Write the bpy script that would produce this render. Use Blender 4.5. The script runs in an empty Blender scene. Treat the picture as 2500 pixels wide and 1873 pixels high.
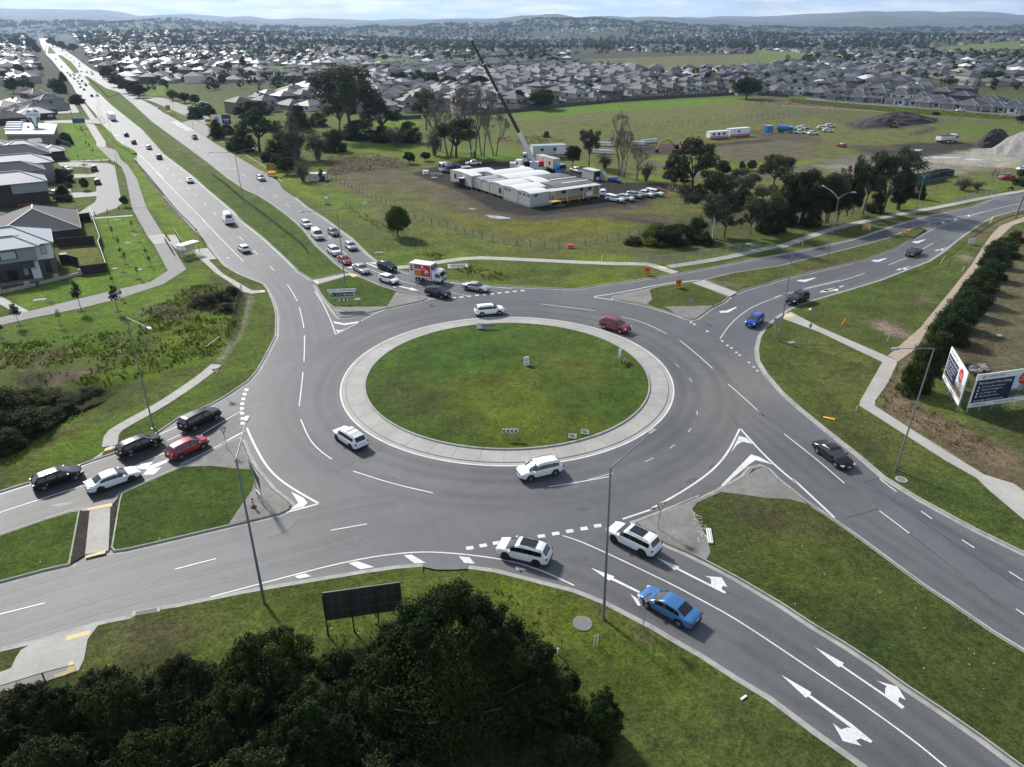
import bpy,bmesh,math,random
import numpy as np
from mathutils import Vector,Matrix
from mathutils.geometry import tessellate_polygon
R=math.radians
rnd=random.Random(7)
nr=np.random.default_rng(7)
S=bpy.context.scene
COL=S.collection
# ------------------------------------------------------------------ camera
CAM_H=40.0;PITCH=26.5;FPX=1732.5;CX,CY=1250.0,936.5
cam=bpy.data.cameras.new('camera');camo=bpy.data.objects.new('camera',cam);COL.objects.link(camo)
cam.sensor_width=36;cam.lens=FPX/2500*36;cam.clip_start=0.5;cam.clip_end=60000
camo.location=(0,0,CAM_H);camo.rotation_euler=(R(90-PITCH),0,0);S.camera=camo
# ------------------------------------------------------------------ light
SUN_AZ,SUN_EL=-40.0,36.0
SUN_STRENGTH,SUN_ANGLE,SKY_STRENGTH=4.1,6.0,0.062
HAZE_D=6.0e-5
S.view_settings.view_transform='Standard';S.view_settings.look='None'
S.view_settings.exposure=0.55;S.view_settings.gamma=1.0
w=bpy.data.worlds.new('World');S.world=w;w.use_nodes=True
nt=w.node_tree;nt.nodes.clear()
def N(t,ty,**kw):
    n=t.nodes.new(ty)
    for k,v in kw.items():
        if k in n.inputs:n.inputs[k].default_value=v
        else:setattr(n,k,v)
    return n
out=N(nt,'ShaderNodeOutputWorld');bg=N(nt,'ShaderNodeBackground');bg.inputs['Strength'].default_value=SKY_STRENGTH
sky=N(nt,'ShaderNodeTexSky',sky_type='NISHITA',sun_disc=False)
sky.sun_elevation=R(SUN_EL);sky.sun_rotation=R(SUN_AZ);sky.altitude=50;sky.dust_density=0.6;sky.air_density=1.0
tc=N(nt,'ShaderNodeTexCoord');mp=N(nt,'ShaderNodeMapping');mp.inputs['Scale'].default_value=(3.2,3.2,26)
nz=N(nt,'ShaderNodeTexNoise',Scale=1.6,Detail=9.0,Roughness=0.62)
rmp=N(nt,'ShaderNodeValToRGB');rmp.color_ramp.elements[0].position=0.28;rmp.color_ramp.elements[1].position=0.46
mxs=N(nt,'ShaderNodeMix',data_type='RGBA')
nt.links.new(tc.outputs['Generated'],mp.inputs['Vector']);nt.links.new(mp.outputs[0],nz.inputs['Vector'])
nt.links.new(nz.outputs['Fac'],rmp.inputs['Fac'])
mul=N(nt,'ShaderNodeMath',operation='MULTIPLY');mul.inputs[1].default_value=0.9
nt.links.new(rmp.outputs[0],mul.inputs[0])
sx_=N(nt,'ShaderNodeSeparateXYZ');nt.links.new(tc.outputs['Generated'],sx_.inputs[0]);thin=N(nt,'ShaderNodeMapRange');thin.inputs['From Min'].default_value=.08;thin.inputs['From Max'].default_value=.45;thin.inputs['To Min'].default_value=1.0;thin.inputs['To Max'].default_value=.30
nt.links.new(sx_.outputs['Z'],thin.inputs['Value']);mu2=N(nt,'ShaderNodeMath',operation='MULTIPLY');nt.links.new(mul.outputs[0],mu2.inputs[0]);nt.links.new(thin.outputs[0],mu2.inputs[1]);nt.links.new(mu2.outputs[0],mxs.inputs['Factor'])
ccol=N(nt,'ShaderNodeValToRGB');ccol.color_ramp.elements[0].position=.42;ccol.color_ramp.elements[0].color=(.55,.70,.88,1);ccol.color_ramp.elements[1].position=.62;ccol.color_ramp.elements[1].color=(1,1,1,1)
nz2=N(nt,'ShaderNodeTexNoise',Scale=4.2,Detail=8.0,Roughness=.6);nt.links.new(mp.outputs[0],nz2.inputs['Vector']);nt.links.new(nz2.outputs['Fac'],ccol.inputs['Fac'])
csc=N(nt,'ShaderNodeVectorMath',operation='SCALE');csc.inputs['Scale'].default_value=15.0;nt.links.new(ccol.outputs[0],csc.inputs[0])
nt.links.new(sky.outputs[0],mxs.inputs['A']);nt.links.new(csc.outputs[0],mxs.inputs['B'])
nt.links.new(mxs.outputs['Result'],bg.inputs['Color']);nt.links.new(bg.outputs[0],out.inputs['Surface'])
sl=bpy.data.lights.new('sun','SUN');sl.energy=SUN_STRENGTH;sl.angle=R(SUN_ANGLE);sl.color=(1,0.955,0.88)
so=bpy.data.objects.new('sun',sl);COL.objects.link(so)
sd=Vector((math.sin(R(SUN_AZ))*math.cos(R(SUN_EL)),math.cos(R(SUN_AZ))*math.cos(R(SUN_EL)),math.sin(R(SUN_EL))))
so.rotation_euler=sd.to_track_quat('Z','Y').to_euler();so.location=(0,0,120)
# ------------------------------------------------------------------ image -> ground helpers (survey of the photo)
_sp,_cp=math.sin(R(PITCH)),math.cos(R(PITCH))
def G(px,py,z=0.0):
    u=(px-CX)/FPX;v=(CY-py)/FPX
    dy=_cp+v*_sp;dz=-_sp+v*_cp
    t=(z-CAM_H)/dz
    return Vector((u*t,dy*t,z))
def zat(p,py):
    v=(CY-py)/FPX
    return CAM_H+p[1]*(v*_cp-_sp)/(_cp+v*_sp)
def mpp(p):
    return(p[1]*_cp+CAM_H*_sp)/FPX
def pix(x,y,z=0.0):
    zr=z-CAM_H;f=y*_cp-zr*_sp
    return CX+FPX*x/f,CY-FPX*(y*_sp+zr*_cp)/f
FR=dict(A=(0,0,640/2212),B=(600,0,640/2212),C=(1200,0,660/2212),D=(1840,0,660/2212),E=(0,200,400/2071),F=(0,420,500/2071),G=(400,200,500/2071),H=(800,200,500/2071),I=(1000,300,650/2212),J=(1500,200,500/2071),K=(2000,200,500/2071),L=(700,480,550/2212),M=(1400,560,550/2212),N=(1900,400,600/2161),O=(0,680,650/2212),Q=(0,1000,800/2212),R=(0,1400,700/2212),S=(700,1350,700/2212),T=(1200,1200,600/2212),U=(1800,1000,700/2212),V=(1800,1400,700/2212),W=(2000,780,500/2212),X=(700,700,550/2025),Y=(1200,650,750/2071),Z=(0,0,2500/2212),AA=(400,540,400/2209),AB=(80,60,240/2209),AC=(0,260,240/2209),AD=(0,400,280/2109),AE=(0,560,280/2109),AF=(480,150,400/1271),AG=(1200,100,400/1271),AH=(2100,120,400/1271),AI=(1780,100,400/1271),AJ=(0,20,400/1271),AK=(1240,340,240/1271),AL=(970,600,300/1271),AM=(540,1000,260/952),AN=(2280,820,220/1047),AO=(1500,450,400/1271),AP=(1650,600,400/1271),P=(0,0,1.0))
def px(f,u,v):
    a=FR[f];return(a[0]+u*a[2],a[1]+v*a[2])
def g(f,u,v,z=0.0):return G(*px(f,u,v),z)
def tr(s):
    """'Q 1,2 3,4; T 5,6' -> list of photo pixels"""
    r=[]
    for seg in s.split(';'):
        t=seg.split()
        for q in t[1:]:
            a,b=q.split(',');r.append(px(t[0],float(a),float(b)))
    return r
def gl(s,z=0.0):return[G(a,b,z)for a,b in tr(s)]
# ------------------------------------------------------------------ tags and materials
def tag(o,label=None,cat=None,group=None,kind=None):
    if label:o['label']=label
    if cat:o['category']=cat
    if group:o['group']=group
    if kind:o['kind']=kind
    return o
_mats={}
def mat(name,col,rough=0.6,var=0.0,scale=4.0,bump=0.0,bscale=None,metal=0.0,spec=0.5,coat=0.0,emit=0.0,rnd_obj=0.0,var2=0.0,scale2=0.3):
    if name in _mats:return _mats[name]
    m=bpy.data.materials.new(name);m.use_nodes=True;t=m.node_tree;b=t.nodes['Principled BSDF']
    b.inputs['Roughness'].default_value=rough;b.inputs['Metallic'].default_value=metal
    b.inputs['Specular IOR Level'].default_value=spec;b.inputs['Coat Weight'].default_value=coat
    b.inputs['Coat Roughness'].default_value=0.05
    c=(*col,1);b.inputs['Base Color'].default_value=c
    src=None
    if var or bump or rnd_obj or var2:
        geo=N(t,'ShaderNodeNewGeometry');
        n1=N(t,'ShaderNodeTexNoise',Scale=scale,Detail=6.0,Roughness=0.65);t.links.new(geo.outputs['Position'],n1.inputs['Vector'])
        fac=N(t,'ShaderNodeMapRange');fac.inputs['From Min'].default_value=.28;fac.inputs['From Max'].default_value=.72
        fac.inputs['To Min'].default_value=1-var;fac.inputs['To Max'].default_value=1+var;t.links.new(n1.outputs['Fac'],fac.inputs['Value'])
        cur=fac.outputs[0]
        if var2:
            n2=N(t,'ShaderNodeTexNoise',Scale=scale2,Detail=3.0);t.links.new(geo.outputs['Position'],n2.inputs['Vector'])
            f2=N(t,'ShaderNodeMapRange');f2.inputs['From Min'].default_value=.3;f2.inputs['From Max'].default_value=.7
            f2.inputs['To Min'].default_value=1-var2;f2.inputs['To Max'].default_value=1+var2;t.links.new(n2.outputs['Fac'],f2.inputs['Value'])
            mm=N(t,'ShaderNodeMath',operation='MULTIPLY');t.links.new(cur,mm.inputs[0]);t.links.new(f2.outputs[0],mm.inputs[1]);cur=mm.outputs[0]
        if rnd_obj:
            oi=N(t,'ShaderNodeObjectInfo');f3=N(t,'ShaderNodeMapRange');f3.inputs['To Min'].default_value=1-rnd_obj;f3.inputs['To Max'].default_value=1+rnd_obj
            t.links.new(oi.outputs['Random'],f3.inputs['Value'])
            mm=N(t,'ShaderNodeMath',operation='MULTIPLY');t.links.new(cur,mm.inputs[0]);t.links.new(f3.outputs[0],mm.inputs[1]);cur=mm.outputs[0]
        vm=N(t,'ShaderNodeVectorMath',operation='SCALE');vm.inputs[0].default_value=col;t.links.new(cur,vm.inputs['Scale'])
        t.links.new(vm.outputs[0],b.inputs['Base Color'])
        if bump:
            n3=N(t,'ShaderNodeTexNoise',Scale=bscale or scale,Detail=5.0,Roughness=.7);t.links.new(geo.outputs['Position'],n3.inputs['Vector'])
            bp=N(t,'ShaderNodeBump');bp.inputs['Strength'].default_value=bump;bp.inputs['Distance'].default_value=.1
            t.links.new(n3.outputs['Fac'],bp.inputs['Height']);t.links.new(bp.outputs[0],b.inputs['Normal'])
    if emit:
        b.inputs['Emission Color'].default_value=c;b.inputs['Emission Strength'].default_value=emit
    _mats[name]=m
    return m
def attr_mat(name,rough=0.95,fine=0.62,mid=0.28,bump=1.0,hue=0.22):
    """grass / soil: colour zones come from the 'zone' attribute, broken up by noise"""
    m=bpy.data.materials.new(name);m.use_nodes=True;t=m.node_tree;b=t.nodes['Principled BSDF']
    b.inputs['Roughness'].default_value=rough;b.inputs['Specular IOR Level'].default_value=.15
    at=N(t,'ShaderNodeAttribute',attribute_name='zone');geo=N(t,'ShaderNodeNewGeometry')
    def noise(sc,lo,hi,det=5.0,rg=.6,a=.3,z=.7):
        n=N(t,'ShaderNodeTexNoise',Scale=sc,Detail=det,Roughness=rg);t.links.new(geo.outputs['Position'],n.inputs['Vector'])
        r=N(t,'ShaderNodeMapRange');r.inputs['From Min'].default_value=a;r.inputs['From Max'].default_value=z
        r.inputs['To Min'].default_value=lo;r.inputs['To Max'].default_value=hi;t.links.new(n.outputs['Fac'],r.inputs['Value']);return n,r.outputs[0]
    n1,f1=noise(4.5,1-fine,1+fine,8.0,.8,.36,.64);n2,f2=noise(.22,1-mid,1+mid,5.0);n5,f5=noise(1.1,.72,1.28,6.0,.75,.36,.64)
    mm=N(t,'ShaderNodeMath',operation='MULTIPLY');t.links.new(f1,mm.inputs[0]);t.links.new(f2,mm.inputs[1]);m5=N(t,'ShaderNodeMath',operation='MULTIPLY');t.links.new(mm.outputs[0],m5.inputs[0]);t.links.new(f5,m5.inputs[1]);mm=m5
    vm=N(t,'ShaderNodeVectorMath',operation='SCALE');t.links.new(at.outputs['Color'],vm.inputs[0]);t.links.new(mm.outputs[0],vm.inputs['Scale'])
    n3,f3=noise(.7,0,hue,6.0,.7,.45,.75)
    mx=N(t,'ShaderNodeMix',data_type='RGBA',blend_type='MULTIPLY');t.links.new(f3,mx.inputs['Factor']);t.links.new(vm.outputs[0],mx.inputs['A'])
    mx.inputs['B'].default_value=(1.35,1.0,.95,1);t.links.new(mx.outputs['Result'],b.inputs['Base Color'])
    nb=N(t,'ShaderNodeTexNoise',Scale=3.5,Detail=8.0,Roughness=.8);t.links.new(geo.outputs['Position'],nb.inputs['Vector'])
    bp=N(t,'ShaderNodeBump');bp.inputs['Strength'].default_value=bump;bp.inputs['Distance'].default_value=.55
    t.links.new(nb.outputs['Fac'],bp.inputs['Height']);t.links.new(bp.outputs[0],b.inputs['Normal'])
    return m
    # ------------------------------------------------------------------ mesh building
class MB:
    def __init__(s):s.v=[];s.f=[];s.m=[];s.cur=0
    def quad(s,*p):
        b=len(s.v);s.v+=[tuple(q)for q in p];s.f.append(tuple(range(b,b+len(p))));s.m.append(s.cur);return s
    def box(s,c,d,rz=0.0,mtx=None):
        hx,hy,hz=d[0]/2,d[1]/2,d[2]/2;b=len(s.v);cr,sr=math.cos(rz),math.sin(rz)
        for z in(-hz,hz):
            for x,y in((-hx,-hy),(hx,-hy),(hx,hy),(-hx,hy)):
                if mtx is not None:
                    q=mtx@Vector((x,y,z));s.v.append((c[0]+q.x,c[1]+q.y,c[2]+q.z))
                else:s.v.append((c[0]+x*cr-y*sr,c[1]+x*sr+y*cr,c[2]+z))
        for q in((0,3,2,1),(4,5,6,7),(0,1,5,4),(1,2,6,5),(2,3,7,6),(3,0,4,7)):
            s.f.append(tuple(b+i for i in q));s.m.append(s.cur)
        return s
    def bar(s,a,c,w,h=None,up=(0,0,1)):
        a,c=Vector(a),Vector(c);d=c-a;L=d.length
        if L<1e-6:return s
        x=d/L;u=Vector(up)
        if abs(x.dot(u))>.99:u=Vector((0,1,0))
        y=u.cross(x).normalized();z=x.cross(y)
        return s.box((a+c)/2,(L,w,h or w),mtx=Matrix((x,y,z)).transposed())
    def tube(s,pts,rad,n=8,cap=True):
        pts=[Vector(p)for p in pts];rr=rad if isinstance(rad,(list,tuple))else[rad]*len(pts)
        b=len(s.v);pu=None
        for i,p in enumerate(pts):
            d=(pts[min(i+1,len(pts)-1)]-pts[max(i-1,0)]).normalized()
            u=pu if pu is not None and abs(d.dot(pu))<.98 else(Vector((0,0,1))if abs(d.z)<.9 else Vector((0,1,0)))
            y=u.cross(d).normalized();z=d.cross(y);pu=z
            for k in range(n):
                a=2*math.pi*k/n;q=p+(y*math.cos(a)+z*math.sin(a))*rr[i];s.v.append(tuple(q))
        for i in range(len(pts)-1):
            for k in range(n):
                s.f.append((b+i*n+k,b+i*n+(k+1)%n,b+(i+1)*n+(k+1)%n,b+(i+1)*n+k));s.m.append(s.cur)
        if cap:
            s.f.append(tuple(b+k for k in reversed(range(n))));s.m.append(s.cur)
            e=b+(len(pts)-1)*n;s.f.append(tuple(e+k for k in range(n)));s.m.append(s.cur)
        return s
    def lathe(s,prof,n=16,c=(0,0,0),sx=1.0,sy=1.0):
        b=len(s.v)
        for r_,z in prof:
            for k in range(n):
                a=2*math.pi*k/n;s.v.append((c[0]+r_*math.cos(a)*sx,c[1]+r_*math.sin(a)*sy,c[2]+z))
        for i in range(len(prof)-1):
            for k in range(n):
                s.f.append((b+i*n+k,b+i*n+(k+1)%n,b+(i+1)*n+(k+1)%n,b+(i+1)*n+k));s.m.append(s.cur)
        return s
    def prism(s,poly,z0,z1,top=True,bottom=False):
        poly=[Vector((p[0],p[1],0))for p in poly]
        ar=sum(poly[i].x*poly[(i+1)%len(poly)].y-poly[(i+1)%len(poly)].x*poly[i].y for i in range(len(poly)))
        if ar<0:poly=poly[::-1]
        n=len(poly);b=len(s.v)
        s.v+=[(p.x,p.y,z0)for p in poly]+[(p.x,p.y,z1)for p in poly]
        if z1-z0>1e-4:
            for i in range(n):
                j=(i+1)%n;s.f.append((b+i,b+j,b+n+j,b+n+i));s.m.append(s.cur)
        if top:
            for t in tessellate_polygon([poly]):
                q=[poly[i]for i in t];a2=(q[1]-q[0]).cross(q[2]-q[0]).z
                t=t if a2>0 else t[::-1]
                s.f.append(tuple(b+n+i for i in t));s.m.append(s.cur)
                if bottom:s.f.append(tuple(b+i for i in t[::-1]));s.m.append(s.cur)
        return s
    def ico(s,c,rad,sub=1,jit=0.0,sz=1.0):
        bm=bmesh.new();bmesh.ops.create_icosphere(bm,subdivisions=sub,radius=1.0);b=len(s.v)
        for v in bm.verts:
            k=1+rnd.uniform(-jit,jit);s.v.append((c[0]+v.co.x*rad*k,c[1]+v.co.y*rad*k,c[2]+v.co.z*rad*k*sz))
        for f in bm.faces:s.f.append(tuple(b+v.index for v in f.verts));s.m.append(s.cur)
        bm.free();return s
    def mesh(s,name,mats,smooth=None):
        me=bpy.data.meshes.new(name);me.from_pydata(s.v,[],s.f);
        for m in(mats if isinstance(mats,(list,tuple))else[mats]):me.materials.append(m)
        if any(s.m):me.polygons.foreach_set('material_index',s.m)
        if smooth is not None:
            me.polygons.foreach_set('use_smooth',[True]*len(s.f));me.update()
            try:me.set_sharp_from_angle(angle=R(smooth))
            except Exception:pass
        me.update();return me
    def build(s,name,mats,parent=None,smooth=None,loc=None,rz=None):
        o=bpy.data.objects.new(name,s.mesh(name,mats,smooth));COL.objects.link(o)
        if parent:o.parent=parent
        if loc is not None:o.location=loc
        if rz is not None:o.rotation_euler[2]=rz
        return o
def arr_mesh(name,V,F,mats,midx=None,smooth=False):
    me=bpy.data.meshes.new(name);V=np.asarray(V,dtype=np.float32);F=np.asarray(F,dtype=np.int32);k=F.shape[1]
    me.vertices.add(len(V));me.vertices.foreach_set('co',V.ravel())
    me.loops.add(F.size);me.loops.foreach_set('vertex_index',F.ravel())
    me.polygons.add(len(F));me.polygons.foreach_set('loop_start',np.arange(0,F.size,k,dtype=np.int32))
    for m in(mats if isinstance(mats,(list,tuple))else[mats]):me.materials.append(m)
    if midx is not None:me.polygons.foreach_set('material_index',np.asarray(midx,dtype=np.int32))
    me.polygons.foreach_set('use_smooth',np.full(len(F),bool(smooth)))
    me.update(calc_edges=True);return me
def link(me,name,parent=None,loc=None,rz=None):
    o=bpy.data.objects.new(name,me);COL.objects.link(o)
    if parent:o.parent=parent
    if loc is not None:o.location=loc
    if rz is not None:o.rotation_euler[2]=rz
    return o
def thing(name,label,cat,loc=(0,0,0),rz=0.0,group=None):
    o=bpy.data.objects.new(name,None);COL.objects.link(o);o.location=loc;o.rotation_euler[2]=rz;o.empty_display_size=.3
    return tag(o,label,cat,group)
def dup(root,loc,rz=0.0,label=None,group=None,scale=None):
    kids={}
    def cp(o,par):
        c=o.copy();COL.objects.link(c)
        if par:c.parent=par
        for ch in KIDS.get(o.name,()):cp(ch,c)
        return c
    r=cp(root,None);r.location=loc;r.rotation_euler[2]=rz
    if scale is not None:r.scale=scale if isinstance(scale,(tuple,list))else(scale,)*3
    if label:r['label']=label
    if group:r['group']=group
    return r
KIDS={}
def reg(root):
    def w_(o):
        KIDS[o.name]=[c for c in o.children]
        for c in o.children:w_(c)
    bpy.context.view_layer.update()if False else None
    w_(root);return root
GT=np.array((1.20,1.26,.88))
def setattr_zone(me,cols):
    if me.materials and me.materials[0].name=='grass_and_soil':
        cols=np.array(cols,float);g_w=np.clip((cols[:,1]-cols[:,0])/np.maximum(cols[:,0],.01)*4+.5,0,1)[:,None];cols=cols*(1-g_w+g_w*GT)
    a=me.attributes.new('zone','FLOAT_COLOR','POINT');c=np.ones((len(me.vertices),4),dtype=np.float32);c[:,:3]=cols;a.data.foreach_set('color',c.ravel())
def inpoly(P,poly):
    x,y=P[:,0],P[:,1];r=np.zeros(len(P),bool);n=len(poly)
    for i in range(n):
        x1,y1=poly[i][0],poly[i][1];x2,y2=poly[(i+1)%n][0],poly[(i+1)%n][1]
        if y1==y2:continue
        c=((y1>y)!=(y2>y))&(x<(x2-x1)*(y-y1)/(y2-y1)+x1);r^=c
    return r
def segdist(P,poly,closed=True):
    d=np.full(len(P),1e18);n=len(poly)
    for i in range(n if closed else n-1):
        a=np.array(poly[i][:2]);b=np.array(poly[(i+1)%n][:2]);ab=b-a;L=(ab**2).sum()+1e-12
        t=np.clip(((P-a)@ab)/L,0,1);q=a+t[:,None]*ab;d=np.minimum(d,((P-q)**2).sum(1))
    return np.sqrt(d)
def offset(poly,d,closed=True):
    """shift a polyline sideways (left positive)"""
    n=len(poly);r=[]
    for i in range(n):
        p=Vector(poly[i][:2]);a=Vector(poly[i-1][:2])if(closed or i>0)else None;c=Vector(poly[(i+1)%n][:2])if(closed or i<n-1)else None
        d1=(p-a).normalized()if a is not None and(p-a).length>1e-6 else None;d2=(c-p).normalized()if c is not None and(c-p).length>1e-6 else None
        d1=d1 or d2;d2=d2 or d1
        n1=Vector((-d1.y,d1.x));n2=Vector((-d2.y,d2.x));m=n1+n2
        m=n1 if m.length<.2 else m.normalized();k=1/max(.45,m.dot(n1))
        r.append(Vector((p.x+m.x*d*k,p.y+m.y*d*k)))
    return r
def area(poly):return sum(poly[i][0]*poly[(i+1)%len(poly)][1]-poly[(i+1)%len(poly)][0]*poly[i][1]for i in range(len(poly)))/2
def smooth_line(pts,it=2,closed=False):
    P=[Vector(p[:2])for p in pts]
    for _ in range(it):
        Q=[];n=len(P)
        if not closed:Q.append(P[0])
        for i in range(n if closed else n-1):
            a,b=P[i],P[(i+1)%n];Q+=[a*.75+b*.25,a*.25+b*.75]
        if not closed:Q.append(P[-1])
        P=Q
    return P
def ribbon(mb,pts,prof,closed=False):
    """sweep a profile [(side offset, z)...] along a plan polyline"""
    lines=[offset(pts,o,closed)for o,z in prof];n=len(pts);b=len(mb.v);k=len(prof)
    for i in range(n):
        for j in range(k):mb.v.append((lines[j][i].x,lines[j][i].y,prof[j][1]))
    for i in range(n if closed else n-1):
        i2=(i+1)%n
        for j in range(k-1):mb.f.append((b+i*k+j,b+i2*k+j,b+i2*k+j+1,b+i*k+j+1));mb.m.append(mb.cur)
    return mb
def wob(P,s=.35,seed=0.0):
    return(np.sin(P[:,0]*s*1.7+seed)+np.sin(P[:,1]*s*1.3+seed*2.1)+np.sin((P[:,0]+P[:,1])*s*.9+1.3+seed)+np.sin((P[:,0]*2.3-P[:,1]*1.9)*s+seed))/4
def mixzones(P,col,zones):
    for i,zn in enumerate(zones):
        poly,c,soft=zn[:3];amp=zn[3]if len(zn)>3 else soft*.8
        lo=np.array([min(p[0]for p in poly),min(p[1]for p in poly)])-soft*2-amp;hi=np.array([max(p[0]for p in poly),max(p[1]for p in poly)])+soft*2+amp
        idx=np.where(((P>lo)&(P<hi)).all(1))[0]
        if not len(idx):continue
        q=P[idx];d=segdist(q,poly);d=np.where(inpoly(q,poly),d,-d)+amp*wob(q,.9/max(soft,.6),i)
        k=np.clip(.5+d/(2*soft),0,1)[:,None];col[idx]=col[idx]*(1-k)+k*np.array(c)
        # ------------------------------------------------------------------ road plan (traced from the photo, laid on the ground)
ROAD=gl("P -500,1732; R 0,605 260,545 520,465 720,410 850,378 1000,350 1075,312 1200,285 1380,258 1620,208 1900,152 2212,98; " "S 300,207 600,157 850,122 1050,106 1150,128 1300,128 1400,122 1600,148 1850,212 2212,305; T 800,932 1010,1015 1200,1115 1450,1245 1700,1395 1850,1478; " "V 0,835 240,978 600,1250 890,1455 1300,1760 1900,2200; P 3300,2300; U 4500,2250 3000,1500 2212,1112 1840,932 1400,692 1130,525 940,362 700,172 490,0; " "Y 1960,855 1850,725 1800,640 1793,560 1810,480 1845,425 1905,370 1965,325; N 150,1260 350,1195 600,1122 900,1030 1150,932 1330,862 1450,785 1560,692 1700,590 1800,522 1900,470 2040,430 2161,405; " "P 2700,482 3000,455 3000,425 2700,447; N 2161,243 1950,290 1860,318 1730,375 1500,420 1300,462 1000,550 700,655 400,725 0,805; M 1800,292 1400,372 1100,425 920,458 600,507 280,552 0,592; " "L 1950,880 1580,836 1300,780 1150,742 1060,715 960,690 890,645 790,562 650,422 520,325 380,222 190,100 85,12; " "G 1200,1085 1160,1012 1050,928 950,880 800,790 650,700 500,612 430,560 300,480 180,415 60,342 0,315; A 1330,915 1200,845 1150,825 980,700 885,645 780,590 700,535 640,485 560,432 500,390 450,350 405,310 345,268 " "312,268 345,380 370,430 392,465 440,510 510,600 560,652 610,722 640,780 730,880; E 980,140 1060,235 1110,300 1215,415 1290,535 1420,660 1480,740 1550,792 1690,862 1735,905 1730,950 1710,990 1740,1030 1900,1230 2071,1420; " "F 1657,250 1800,420 1960,590; AA 540,260 590,330 700,470 820,610 1000,715 1180,790 1340,850 1400,930 1460,1060 1500,1180 1518,1290 1518,1400 1510,1560; O 2212,640 2140,770 2060,860 1880,980 1760,1050 1500,1155; " "Q 1060,165 800,290 640,345 550,378 230,490 0,560; P -500,1368")
ISLANDS=dict(west=gl("P -500,1318; Q 0,852 300,748 480,692 548,685 480,1050 455,1058 300,1092 0,1172; P -500,1480"),westnose=gl("Q 815,575 870,545 1200,400 1370,325 1540,232 1610,203 1640,225 1665,300 1720,400 1840,545 1945,625 1968,650 1950,680 1890,708 1660,765 1290,852 860,952 765,965 745,940 800,620"),north=gl("L 280,872 620,775 740,803 920,880 1080,930 1370,990 1385,1005 1330,1030 1000,1100 600,1190 520,1195 490,1170 430,1085 330,960"),median=gl("AB 1230,1165 1420,1290 1660,1440; E 1500,130 1700,300 1930,510; G 220,650 450,820 650,980 830,1098 950,1150 1100,1245 1270,1372 1400,1490 1530,1657; L 400,590 470,660 560,727 605,748 240,818; " "AA 1810,682 1760,628 1590,462 1300,195 1050,5; G 700,1310 450,1100 320,980 200,885 0,735; E 1800,612 1600,452 1400,292 1240,132; AB 1470,1570 1282,1372 1245,1340 1272,1300 1150,1172"),medianfar=gl("AB 930,1100 780,930 600,740 560,690 640,690 870,845 1040,1060 1035,1085"),medianfarther=gl("AB 335,650 345,560 375,490 520,640 500,655"),east=gl("M 390,680 410,660 750,590 870,560 1150,520 1530,670 1470,720 1360,770 1210,880 1160,890 1100,880 1000,840 740,760 450,700"),eastmedian=gl("M 1285,502 1560,432; N 0,903 420,800 700,730 960,660 1080,612 1180,570 1310,530 1365,540 1372,556 1300,600 1140,690 1000,762 750,852 400,932 0,1027; M 1900,540 1700,592 1612,630"),south=gl("T 1295,285 1400,372 1560,472 1770,562 1960,655 2212,790; V 330,240 580,405 820,550 1050,700 1300,880 1600,1080 1860,1260 2130,1460 2700,1880 3300,2350; P 3200,2000; V 2950,1110 2212,608 1950,448 1650,240 1430,95 1300,0; " "U 950,1005 750,865 520,712 300,535 235,465 180,440 100,460; Y 1700,1425 1500,1535 1350,1588; T 1830,60 1560,185 1340,270"))
RC=Vector((-0.6,82.3));R_OUT,R_IN=20.9,17.9
GREEN=(.080,.118,.024);LUSH=(.112,.182,.022);DRY=(.150,.150,.055);DULL=(.105,.112,.052);DIRT=(.120,.098,.072);DARK=(.042,.040,.038);MUD=(.075,.060,.046)
TAN=(.34,.265,.20);SCRUB=(.065,.062,.038);OLIVE=(.135,.140,.030);GRAVEL=(.30,.28,.25);STRAW=(.25,.19,.11)
grass=attr_mat('grass_and_soil')
asphalt=bpy.data.materials.new('asphalt');asphalt.use_nodes=True
def _asph(m,c,dark=.12):
    t=m.node_tree;b=t.nodes['Principled BSDF'];geo=N(t,'ShaderNodeNewGeometry')
    b.inputs['Roughness'].default_value=.62;b.inputs['Specular IOR Level'].default_value=.45
    cur=None
    for sc,a,det in((9.0,.30,3.0),(.9,.10,6.0),(.09,.16,4.0)):
        n=N(t,'ShaderNodeTexNoise',Scale=sc,Detail=det,Roughness=.7);t.links.new(geo.outputs['Position'],n.inputs['Vector'])
        r=N(t,'ShaderNodeMapRange');r.inputs['From Min'].default_value=.3;r.inputs['From Max'].default_value=.7;r.inputs['To Min'].default_value=1-a;r.inputs['To Max'].default_value=1+a
        t.links.new(n.outputs['Fac'],r.inputs['Value'])
        if cur is None:cur=r.outputs[0]
        else:
            mm=N(t,'ShaderNodeMath',operation='MULTIPLY');t.links.new(cur,mm.inputs[0]);t.links.new(r.outputs[0],mm.inputs[1]);cur=mm.outputs[0]
    at=N(t,'ShaderNodeAttribute',attribute_name='zone')
    m3=N(t,'ShaderNodeVectorMath',operation='MULTIPLY');m3.inputs[0].default_value=c;t.links.new(at.outputs['Color'],m3.inputs[1])
    vm=N(t,'ShaderNodeVectorMath',operation='SCALE');t.links.new(m3.outputs[0],vm.inputs[0]);t.links.new(cur,vm.inputs['Scale']);t.links.new(vm.outputs[0],b.inputs['Base Color'])
    n3=N(t,'ShaderNodeTexNoise',Scale=14.0,Detail=4.0);t.links.new(geo.outputs['Position'],n3.inputs['Vector'])
    bp=N(t,'ShaderNodeBump');bp.inputs['Strength'].default_value=.35;bp.inputs['Distance'].default_value=.04;t.links.new(n3.outputs['Fac'],bp.inputs['Height']);t.links.new(bp.outputs[0],b.inputs['Normal'])
_asph(asphalt,(.100,.102,.108))
concrete=mat('concrete',(.335,.325,.305),.8,.13,3.0,.2,8.0,var2=.12,scale2=.25)
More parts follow.
